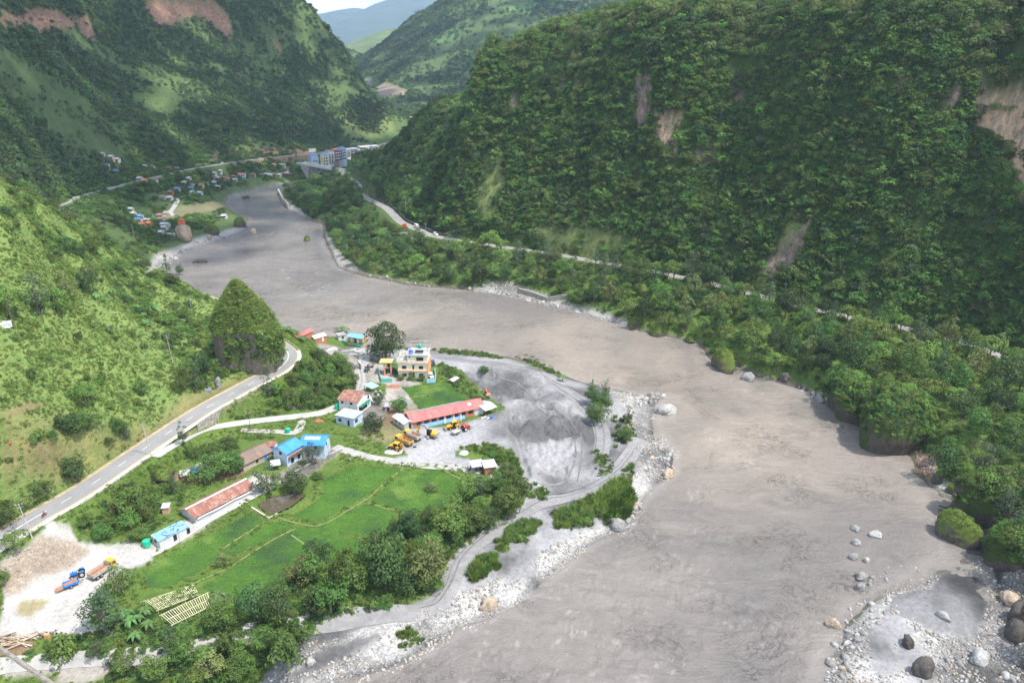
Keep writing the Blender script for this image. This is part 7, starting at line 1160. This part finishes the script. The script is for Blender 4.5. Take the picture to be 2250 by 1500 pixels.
def wires(a, b_, n, label, sag=2.):
    m = MB(); d = (b_ - a); s_ = Vector((-d.y, d.x, 0)).normalized()
    for k in range(n): o = s_ * (k - (n - 1) / 2) * .7; m.tube([a + d * t + o - Vector((0, 0, 4 * sag * t * (1 - t))) - a for t in np.linspace(0, 1, 12)], .022, 4)
    o = m.build('power_line', BLK); o.location = a; tag(o, label, 'wires')
wires(T0, T1, 3, 'power wires between the two leaning poles along the main road'); wires(T1, T2, 3, 'power wires climbing the left slope from the leaning pole by the lane', 3); wires(T2, T3, 3, 'power wires between the upper poles on the left slope', 1); wires(T0, T0 + (T0 - T1) * .9, 3, 'power wires leaving the view at the left edge'); wires(T1, T5, 1, 'single wire crossing to the wooden pole by the lower lane', 1)
def sign(px, py, w, h, mat, label, post=1.6, rz=.3):
    e = empty('sign', G(px, py), label, 'sign', rz=rz); MB().box(-.05, .05, -.05, .05, -.4, post + h).build('post', GRYM, e); MB().box(-w / 2, w / 2, -.1, -.05, post, post + h).build('panel', mat, e)
sign(889, 505, 3, 3.2, simple('sign_red', (.60, .04, .03), .08), 'red roadside board near the minibus', .6); sign(481, 800, 1.6, 1.2, simple('sign_teal', (.08, .42, .45), .08), 'small teal board under the left side of the pinnacle', 1.); sign(561, 806, 1.2, .9, MATS['sign_teal'], 'small teal and white board at the front of the pinnacle', 1.2); sign(459, 862, 2., 1., simple('sign_bluegrey', (.25, .32, .5), .08), 'blue-grey board by the road below the pinnacle', .5); sign(606, 343, 6, 4, simple('sign_yellow', (.45, .45, .12), .2), 'yellow and blue hoarding under the far landslide scar', 1.5); sign(687, 338, 8, 4, WPT, 'white hoarding beside the far road by the bridge', 2)
# ------------------------------------------------------------ yard clutter
def box_thing(name, px, py, dims, mat, label, cat, rz=0., group=None, z=0., tilt=0):
    p = G(px, py); a, b_, c = dims; o = MB().box(-a / 2, a / 2, -b_ / 2, b_ / 2, -.2, c).build(name, mat); o.location = (p.x, p.y, p.z + z); o.rotation_euler = (tilt, 0, rz); return tag(o, label, cat, group)
for i, (x, y, d, rz, lab) in enumerate(((766, 772, (6, .9, .4), .2, 'long concrete beam lying in the riverside yard'), (778, 769, (2.6, 1.6, .35), .8, 'concrete slab farthest back in the riverside yard'), (787, 774, (3, 1.8, .5), -.4, 'thick concrete slab near the middle of the riverside yard'), (779, 780, (4.2, .8, .35), .1, 'concrete beam nearest the track in the riverside yard'), (796, 779, (2.4, 1.4, .5), 1., 'concrete slab under the edge of the huge tree'))): box_thing('concrete_slab', x, y, d, CONC, lab, 'slab', rz)
box_thing('culvert_box', 725, 776, (6.5, 2.0, 1.7), simple('pale_culvert', (.50, .49, .46), .12, .6), 'pale precast culvert block left of the concrete slabs', 'culvert', .8)
st_ = empty('panel_stack', G(768, 812), 'row of grey precast channel panels leaning against a pale wall', 'panels', rz=.5)
for i in range(8): MB().hexa([(-4 + i * .95, -1.4, -.2), (-3.85 + i * .95, -1.4, -.2), (-3.85 + i * .95, 1.4, -.2), (-4 + i * .95, 1.4, -.2), (-3.3 + i * .95, -1.4, 1.5), (-3.15 + i * .95, -1.4, 1.5), (-3.15 + i * .95, 1.4, 1.5), (-3.3 + i * .95, 1.4, 1.5)]).build('panel', CONC, st_)
MB().box(4.2, 4.6, -2.2, 2.4, -.3, 2.2).build('end_wall', MATS['pale_culvert'], st_)
for i, (x, y) in enumerate(((93, 1396), (117, 1393))):
    e = empty('concrete_mixer', G(x, y), ('left' if i == 0 else 'right') + ' one of two white-drum concrete mixers beside the log pile', 'mixer', rz=i * .7); MB().cyl((0, 0, 1.1), .5, .55, n=16, r2=.62).cyl((0, 0, 1.65), .62, .55, n=16, r2=.3).build('drum', WPT, e); MB().bar((-.7, -.5, 0), (0, -.5, 1.2), .09).bar((.7, -.5, 0), (0, -.5, 1.2), .09).bar((-.7, .5, 0), (0, .5, 1.2), .09).bar((.7, .5, 0), (0, .5, 1.2), .09).build('frame', ORG, e)
    for s_ in (-.6, .6): t = MB().cyl((0, 0, 0), .25, .12, 'y', 12).build('wheel', BLK, e); t.location = (.6, s_, .25)
box_thing('machine_box', 105, 1402, (1.0, .7, 1.1), ORG, 'orange engine box between the two concrete mixers', 'engine')
lg = empty('log_pile', G(36, 1412), 'untidy pile of pale boards and logs at the lower left', 'log pile'); rr_ = random.Random(8)
for i in range(46): a = rr_.uniform(-.5, .9); c = Vector((rr_.uniform(-4, 3.4), rr_.uniform(-1.7, 1.7), rr_.uniform(.1, .9))); d = Vector((math.cos(a), math.sin(a), rr_.uniform(-.1, .12))) * rr_.uniform(.9, 2.4); MB().bar(c - d, c + d, rr_.uniform(.12, .28), rr_.uniform(.06, .2)).build('board', simple(('pale_board_a', 'pale_board_b', 'dark_board')[i % 3], ((.50, .42, .32), (.40, .30, .20), (.22, .16, .12))[i % 3], .2, 3), lg)
for i, (x, y, lab) in enumerate(((1060, 918, 'left'), (1066, 916, 'middle'), (1073, 919, 'right'))): heap('white_sack', x, y, .7, .5, WHT, lab + ' one of the white sacks lying in front of the patched tin roof', 'sack')
b_ = tank(tuple(G(1080, 920)), .4, 1.3, MATS['blue_plastic'], 'small blue barrel before the patched tin roof', 'barrel'); heap('black_tyre', 911, 982, .8, .35, BLK, 'black tyre lying behind the rusty-bed truck', 'tyre'); heap('white_sack', 1094, 996, .7, .6, WHT, 'white sack on the broken brick heap', 'sack'); heap('white_sack', 957, 1021, .8, .4, WHT, 'white sack by the track above the dark paddy', 'sack'); heap('white_sack', 970, 1017, .7, .4, WHT, 'second white sack by the track nearer the island', 'sack'); heap('white_sack', 1078, 1047, 1.1, .7, WHT, 'white sacks at the foot of the orange brick hut', 'sack')
e = empty('water_trough', G(10, 716), 'open white concrete tank on the left slope at the edge', 'tank', rz=.2); MB().box(-1.6, 1.6, -.9, -.7, -.6, 1.1).box(-1.6, 1.6, .7, .9, -.6, 1.1).box(-1.6, -1.4, -.7, .7, -.6, 1.1).box(1.4, 1.6, -.7, .7, -.6, 1.1).build('tank_wall', WPT, e); MB().box(-1.4, 1.4, -.7, .7, -.5, .3).build('floor', YBED, e)
# bamboo trellises
def trellis(c4, n, label, vines):
    w = [Vector(W(x, y, 7.5)) for x, y in c4]; o = (w[0] + w[2]) / 2; o.z = 6; e = empty('trellis', o, label, 'trellis'); w = [q - o for q in w]; m = MB()
    for a, b_ in ((0, 1), (3, 2)): d = (w[b_] - w[a]) * .04; m.bar(w[a] - d, w[b_] + d, .11)
    m.bar((w[0] + w[3]) / 2, (w[1] + w[2]) / 2, .1); m.build('rail', BAMB, e); s_ = MB()
    for i in range(n): t = i / (n - 1); s_.bar(w[0].lerp(w[1], t) + Vector((0, 0, .09)), w[3].lerp(w[2], t) + Vector((0, 0, .09)), .10 + .05 * (i % 2), .05)
    s_.build('slats', BAMB, e); p_ = MB()
    for t in (0, .33, .66, 1):
        for a, b_ in ((0, 1), (3, 2)): q = w[a].lerp(w[b_], t); p_.bar(q, (q.x, q.y, -.4), .09)
    p_.build('posts', BAMB, e)
    if vines: rs = np.random.RandomState(6); n_ = vines; u = rs.rand(n_) ** 1.3; v = rs.rand(n_); A_, B_, C_, D_ = [np.array(q) for q in w]; pts = (A_ * (1 - u)[:, None] + B_ * u[:, None]) * (1 - v)[:, None] + (D_ * (1 - u)[:, None] + C_ * u[:, None]) * v[:, None]; q = inst('vine_cover', pts, sz(n_, .3, .6, 6), O_WEED, 'vines over this frame', None, 6); q.parent = e
trellis([(347, 1340), (437, 1305), (423, 1285), (319, 1319)], 26, 'bamboo trellis overgrown with vines at the end of the long paddy', 90); trellis([(379, 1372), (465, 1330), (455, 1302), (354, 1350)], 22, 'bare pale bamboo trellis in front of the vine-covered one', 0)
# steel rope of the footbridge crossing the near left corner
def rope():
    a = Vector((-14.6, 12.9, 109.6)); pts = []
    def Wd(px, py, z): u, v = (px - 1125) / F, (py - 750) / F; return Vector((0, 0, H)) + z * (Vector((u, 0, 0)) + Vector((0, cp, -sp)) - v * Vector((0, sp, cp)))
    a, b_ = Wd(-260, 1245, 24), Wd(420, 1712, 17); e = empty('steel_rope', a, 'twisted grey steel rope crossing the lower left corner', 'cable'); d = b_ - a; u = d.cross(Vector((0, 0, 1))).normalized(); v = u.cross(d).normalized()
    for k in range(6): MB().tube([d * t + (u * math.cos(k * 1.047 + t * 150) + v * math.sin(k * 1.047 + t * 150)) * .042 for t in np.linspace(0, 1, 420)], .026, 5).build('strand', simple('steel', (.22, .20, .17), .3, 6, .6, .4), e)
rope()
# ------------------------------------------------------------ bridge and far town
A_, B_ = Vector(W(666, 359, 19)), Vector(W(741, 373, 18.5)); d = B_ - A_; l = d.length; be = empty('arch_bridge', A_, 'concrete deck-arch road bridge at the head of the river', 'bridge', rz=math.atan2(d.y, d.x)); sl_ = d.z / l
m = MB(); m.hexa([(-6, -4.2, -1), (l + 8, -4.2, -1 + d.z), (l + 8, 4.2, -1 + d.z), (-6, 4.2, -1), (-6, -4.2, .1), (l + 8, -4.2, .1 + d.z), (l + 8, 4.2, .1 + d.z), (-6, 4.2, .1)]); m.build('deck', simple('pale_deck', (.50, .49, .46), .12, .3), be); MB().hexa([(-6, -3.4, .1), (l + 8, -3.4, .1 + d.z), (l + 8, 3.4, .1 + d.z), (-6, 3.4, .1), (-6, -3.4, .18), (l + 8, -3.4, .18 + d.z), (l + 8, 3.4, .18 + d.z), (-6, 3.4, .18)]).build('roadway', M_ASPH, be)
for y in (-4.2, 4.05): MB().hexa([(-6, y, .1), (l + 8, y, .1 + d.z), (l + 8, y + .15, .1 + d.z), (-6, y + .15, .1), (-6, y, 1.1), (l + 8, y, 1.1 + d.z), (l + 8, y + .15, 1.1 + d.z), (-6, y + .15, 1.1)]).build('parapet', WPT, be)
def ah(x): t = (x - l * .16) / (l * .84); return -15 + 12.5 * math.sin(math.pi * min(1, max(0, t)) * .56)
m = MB(); xs = np.linspace(l * .16, l, 16)
for x0, x1 in zip(xs[:-1], xs[1:]): m.hexa([(x0, -3.2, ah(x0) - 1.2), (x1, -3.2, ah(x1) - 1.2), (x1, 3.2, ah(x1) - 1.2), (x0, 3.2, ah(x0) - 1.2), (x0, -3.2, ah(x0)), (x1, -3.2, ah(x1)), (x1, 3.2, ah(x1)), (x0, 3.2, ah(x0))])
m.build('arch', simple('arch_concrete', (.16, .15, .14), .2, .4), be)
for x in np.linspace(l * .2, l * .8, 7): MB().box(x - .35, x + .35, -3.1, 3.1, ah(x) - .3, -1 + d.z * x / l).build('spandrel_pier', CONC, be)
MB().hexa([(l * .02, -3.6, -4), (l * .2, -3.6, -15.5), (l * .2, 3.6, -15.5), (l * .02, 3.6, -4), (l * .0, -3.6, -1), (l * .28, -3.6, -1.1), (l * .28, 3.6, -1.1), (l * .0, 3.6, -1)]).build('abutment', CONC, be)
cols = dict(w=WPT, g=simple('grey_plaster', (.40, .40, .42), .1, .3), b=BRK, l=LBL, p=simple('pink_plaster', (.50, .33, .30), .1, .3), m=simple('mauve_brick', (.28, .19, .18), .15, .3), c=CRE, t=simple('teal_plaster', (.20, .45, .46), .1, .3)); rf = dict(b=BLUT, o=ORT, g=GREYT, w=WHT, r=RUSTY, c=CONC, d=RUSTD)
rfv = dict(rf, b=roofmat('faded_blue_tin', (.07, .17, .38), (.10, .22, .46), (.2, .22, .26), .2), w=roofmat('pale_sheet_tin', (.32, .33, .35), (.46, .47, .49), (.28, .19, .15), .3)); colv = dict(cols, w=simple('dull_white_wall', (.50, .50, .48), .12, .4), c=simple('dull_cream_wall', (.48, .43, .30), .1))
for i, (x0, x1, yb, hp_, cw_, cr_, lab) in enumerate(((684, 700, 357, 14, 'l', 'b', 'long blue shed beside the far end of the bridge'), (711, 723, 364, 24, 'c', 'b', 'cream row house with a blue roof, first from the bridge'), (723, 736, 361, 26, 'w', 'r', 'balconied row house with a red roof behind the blue-topped one'), (737, 746, 355, 24, 'm', 'o', 'blank brown brick row house under the orange roof'), (746, 754, 353, 24, 'g', 'b', 'grey row house with a blue roof in the middle of the row'), (754, 762, 351, 24, 'l', 'b', 'pale blue row house next to the tall white one'), (764, 771, 346, 17, 'w', 'c', 'narrow tall white row house'), (772, 779, 342, 14, 'g', 'w', 'grey row house right of the narrow white one'), (779, 786, 340, 13, 'p', 'w', 'pink row house uphill of the grey one'), (786, 792, 338, 11, 'w', 'b', 'row house with a small dark blue roof'),
        (793, 799, 336, 13, 'b', 'w', 'orange brick row house far up the row'), (799, 804, 335, 12, 'm', 'w', 'brown row house between the orange and white ones'), (804, 811, 334, 12, 'w', 'w', 'white row house near the top of the row'), (811, 818, 332, 11, 'g', 'w', 'grey-fronted row house near the top of the row'), (819, 826, 329, 8, 'p', 'w', 'small pink row house second from the top'), (826, 833, 327, 7, 'w', 'w', 'last white row house at the top of the row'))):
    h0 = 15.5 - 4 * (364 - yb) / 36; wl = hp_ / 1.95; a = Vector(W(x0, yb, h0)); nfl = max(1, int(wl / 2.9)); lw_ = (x1 - x0) / 2.15
    ops = [('f', lw_ * (j + .5) / 2, .6 + k * 2.9, 1.1, 1.3, 'window') for k in range(nfl) for j in range(2)] if i else [('f', 3 + 3 * j, .5, 1.3, 1.2, 'window') for j in range(2)]
    e, l_, M = house('row_house', (x0, yb), (x1, yb - (x1 - x0) * .08), 8, wl, 'shed' if i else 'gx', .7, cols[cw_], (rf if i == 0 else rfv)[cr_] if cr_ == 'b' else rf[cr_], lab, ops=ops, base=9, hA=h0, oh=.35, group=None)
    if i and nfl > 1:
        for k in range(1, nfl): MB().box(0, l_, -1.1, -.05, k * 2.9 - .15, k * 2.9).box(0, l_, -1.12, -1.06, k * 2.9, k * 2.9 + .8).build('balcony', cols['w' if i % 2 else 'g'], e)
V_ = '''224 346 6 w g|pale hut highest at the far left above the village
243 353 7 p w|pinkish hut with a white roof high at the far left
256 357 8 w w|low white-roofed shed right of the pinkish hut
233 369 7 w b|small house with a blue roof, left of another blue one
253 382 8 p b|pink house with a bright blue roof at the far left
316 371 9 w w|white-roofed house alone among trees uphill of the village
333 372 9 p d|long tan-roofed shed joined beside the white-roofed house
370 375 6 m d|dark little house by the far road
387 376 7 g d|grey-brown house by the far road
306 399 10 w g|long pale house at the left of the upper village
316 403 10 p o|pink house with a yellowish roof in the upper village
339 404 11 w r|house with a long red roof in the upper village
413 399 8 g g|grey-roofed house at the upper centre of the village
403 408 9 w w|white-roofed house at the centre of the village
418 412 12 w r|big white house with a brown-red roof at the village centre
418 419 8 t b|teal house with a blue roof at the village centre
387 421 11 g b|long blue-grey roof left of the teal house
422 429 8 w w|bright white hut below the teal house
374 429 6 b d|small tan hut left of the white hut
440 384 8 g g|pale grey house above the village centre
469 388 9 g g|grey-roofed house left in the right cluster
483 384 7 w w|white-gabled house topmost of the right cluster
466 396 8 m d|brown house lowest left of the right cluster
477 397 7 w w|little white house in the right cluster
490 396 8 b r|red-roofed brick house in the right cluster
499 398 6 w r|narrow white house beside the red-roofed brick one
513 393 9 b r|red-roofed house right of the cluster
516 401 9 w g|grey-roofed white house nearest the shore right of the cluster
531 390 15 l o|long building with an orange roof and blue wall
556 389 8 p d|pinkish house right of the long orange roof
441 414 7 p r|small pink house beside the village lane
453 410 6 g g|small grey house beside the village lane
470 408 8 t w|teal-walled house near the shore trees
478 416 10 w w|low white house near the shore trees
438 430 7 l g|lilac shed at the end of the village lane
357 440 14 w d|long pale barn at the left edge of the grass field
371 441 12 w g|continuation of the long pale barn to the right
286 467 9 w w|white-roofed house above the near hamlet
290 476 9 w g|pale grey house second in the near hamlet
306 482 11 p b|pink shed with a dark blue roof in the near hamlet
303 490 13 w b|long shed with a blue roof in the near hamlet
322 490 12 g g|long grey shed right of the blue-roofed one
351 481 13 p d|striped long roof uppermost beside the hamlet lane
352 488 14 g d|striped long roof second beside the hamlet lane
311 502 12 b o|red-orange roof at the lower left of the hamlet
325 500 8 b o|small red-orange roof beside the bare tree
361 502 17 w g|biggest grey roof of the hamlet
360 508 10 w w|white house below the biggest grey roof
352 517 11 w w|white flat-roofed house left of the long grey roof
374 523 17 w g|long low grey roof beside the shrine rock
491 481 8 w w|white roof half hidden in the riverside trees
600 367 8 c o|yellow house with an orange roof near the bridge
620 368 12 w g|grey house on the slope left of the bridge
575 389 7 g d|leftmost small house of the shore row below the bridge
584 388 7 m g|second small house of the shore row
593 390 6 w w|white small house of the shore row
603 388 7 p d|pink small house of the shore row
613 389 7 w g|grey-roofed house in the middle of the shore row
622 387 6 b r|red-roofed house of the shore row
630 386 8 w w|tall pale house right in the shore row
638 388 7 m d|brown house at the right end of the shore row
628 377 6 p d|little house above the shore row
741 402 11 w d|white house with a dark roof behind the spit trees
888 519 16 w w|upper pale sheet roof below the right-hand road
898 530 14 w w|lower pale sheet roof below the right-hand road
929 526 12 w w|right pale sheet roof below the right-hand road
905 262 16 w w|distant pale sheds in the valley beyond the cliff
1178 602 4 w w|tiny white shed glimpsed among the right bank trees'''
for i, t in enumerate(V_.split('\n')):
    q, lab = t.split('|'); x, y, w_, cw_, cr_ = q.split(); x, y, w_ = float(x), float(y), float(w_); p = G(x, y)
    if p is None: continue
    sc__ = F / max(50, p.y * cp - (p.z - H) * sp); wm = max(3.5, w_ / sc__); dp = rnd.uniform(3.5, 5.5); a = rnd.uniform(-.12, .12); low = y > 500 and x > 800; hh = 1.2 if low else rnd.uniform(2.3, 3.2)
    e = empty('village_house', Vector((p.x - wm / 2, p.y, p.z)), lab, 'house', 'houses of the far village' if x < 660 else None, a); hm = MB().box(0, wm, 0, dp, -2.5, hh).build('wall', colv[cw_], e); k_ = .8; z = hh
    MB().sheet((-.4, -.5, z - .1), (wm + .4, -.5, z - .1), (wm + .4, dp / 2, z + k_), (-.4, dp / 2, z + k_)).sheet((-.4, dp / 2, z + k_), (wm + .4, dp / 2, z + k_), (wm + .4, dp + .5, z - .1), (-.4, dp + .5, z - .1)).build('roof', rfv[cr_], e)
    if not low:
        MB().box(wm * .5 - .45, wm * .5 + .45, -.05, .02, 0, 1.9).build('door', WOOD, e)
        for u in (.2, .8): MB().box(wm * u - .45, wm * u + .45, -.05, .02, .9, 1.8).build('window', DRK, e)
# ------------------------------------------------------------ haze
def haze():
    me = bpy.data.meshes.new('haze'); x0, x1, y0, y1, z0, z1 = -9000, 12000, -400, 13500, -12, 1400
    v = [(x, y, z) for z in (z0, z1) for y in (y0, y1) for x in (x0, x1)]; me.from_pydata(v, [], [(0, 2, 3, 1), (4, 5, 7, 6), (0, 1, 5, 4), (2, 6, 7, 3), (0, 4, 6, 2), (1, 3, 7, 5)])
    o = bpy.data.objects.new('haze', me); COL.objects.link(o); m = bpy.data.materials.new('haze_air'); m.use_nodes = True; t = m.node_tree; t.nodes.clear()
    q = t.nodes.new('ShaderNodeOutputMaterial'); pv = t.nodes.new('ShaderNodeVolumePrincipled'); pv.inputs['Color'].default_value = (.55, .74, 1, 1); pv.inputs['Density'].default_value = HAZE; pv.inputs['Anisotropy'].default_value = .2
    t.links.new(pv.outputs[0], q.inputs['Volume']); me.materials.append(m); tag(o, 'thin blue air over the whole valley', 'haze', kind='stuff')
HAZE = .00008
# ------------------------------------------------------------ clouds drifting over the far valley, high above the haze
def clouds():
    rs = np.random.RandomState(9); bm = None; ico = []; ph = (1 + 5 ** .5) / 2; iv = np.array([(-1, ph, 0), (1, ph, 0), (-1, -ph, 0), (1, -ph, 0), (0, -1, ph), (0, 1, ph), (0, -1, -ph), (0, 1, -ph), (ph, 0, -1), (ph, 0, 1), (-ph, 0, -1), (-ph, 0, 1)]) / math.hypot(1, ph)
    fi = np.array([(0, 11, 5), (0, 5, 1), (0, 1, 7), (0, 7, 10), (0, 10, 11), (1, 5, 9), (5, 11, 4), (11, 10, 2), (10, 7, 6), (7, 1, 8), (3, 9, 4), (3, 4, 2), (3, 2, 6), (3, 6, 8), (3, 8, 9), (4, 9, 5), (2, 4, 11), (6, 2, 10), (8, 6, 7), (9, 8, 1)])
    # footprints on the ground that lie in cloud shade: centre, half sizes
    for nm, (cx_, cy_, ax, ay), n in (('cloud', (-330, 900, 340, 400), 480), ('cloud', (-100, 2050, 900, 620), 1000), ('cloud', (230, 640, 120, 200), 60)):
        V = []; Fq = []; d = rs.rand(n) * 6.283; r = rs.rand(n) ** .5 * 1.12; x = cx_ + np.cos(d) * r * ax; y = cy_ + np.sin(d) * r * ay; edge = np.clip((1.1 - r) / .3, .12, 1)
        for i in range(n):
            s_ = (14 + 24 * rs.rand()) * (.35 + .65 * edge[i]); t = (2400 + rs.normal(0, 25)) / SUND.z; c = np.array([x[i], y[i], 0]) + np.array(SUND) * t; k = len(V) * 12; V.append(iv * s_ * rs.uniform(.8, 1.2, (12, 1)) * np.array([1, 1, .6]) + c); Fq.append(fi + k)
        o = npmesh(nm, np.concatenate(V), np.concatenate(Fq), simple('cloud_white', (.9, .9, .9), .02, 1, 1, 0), smooth=True); tag(o, kind='structure')
clouds()
haze()
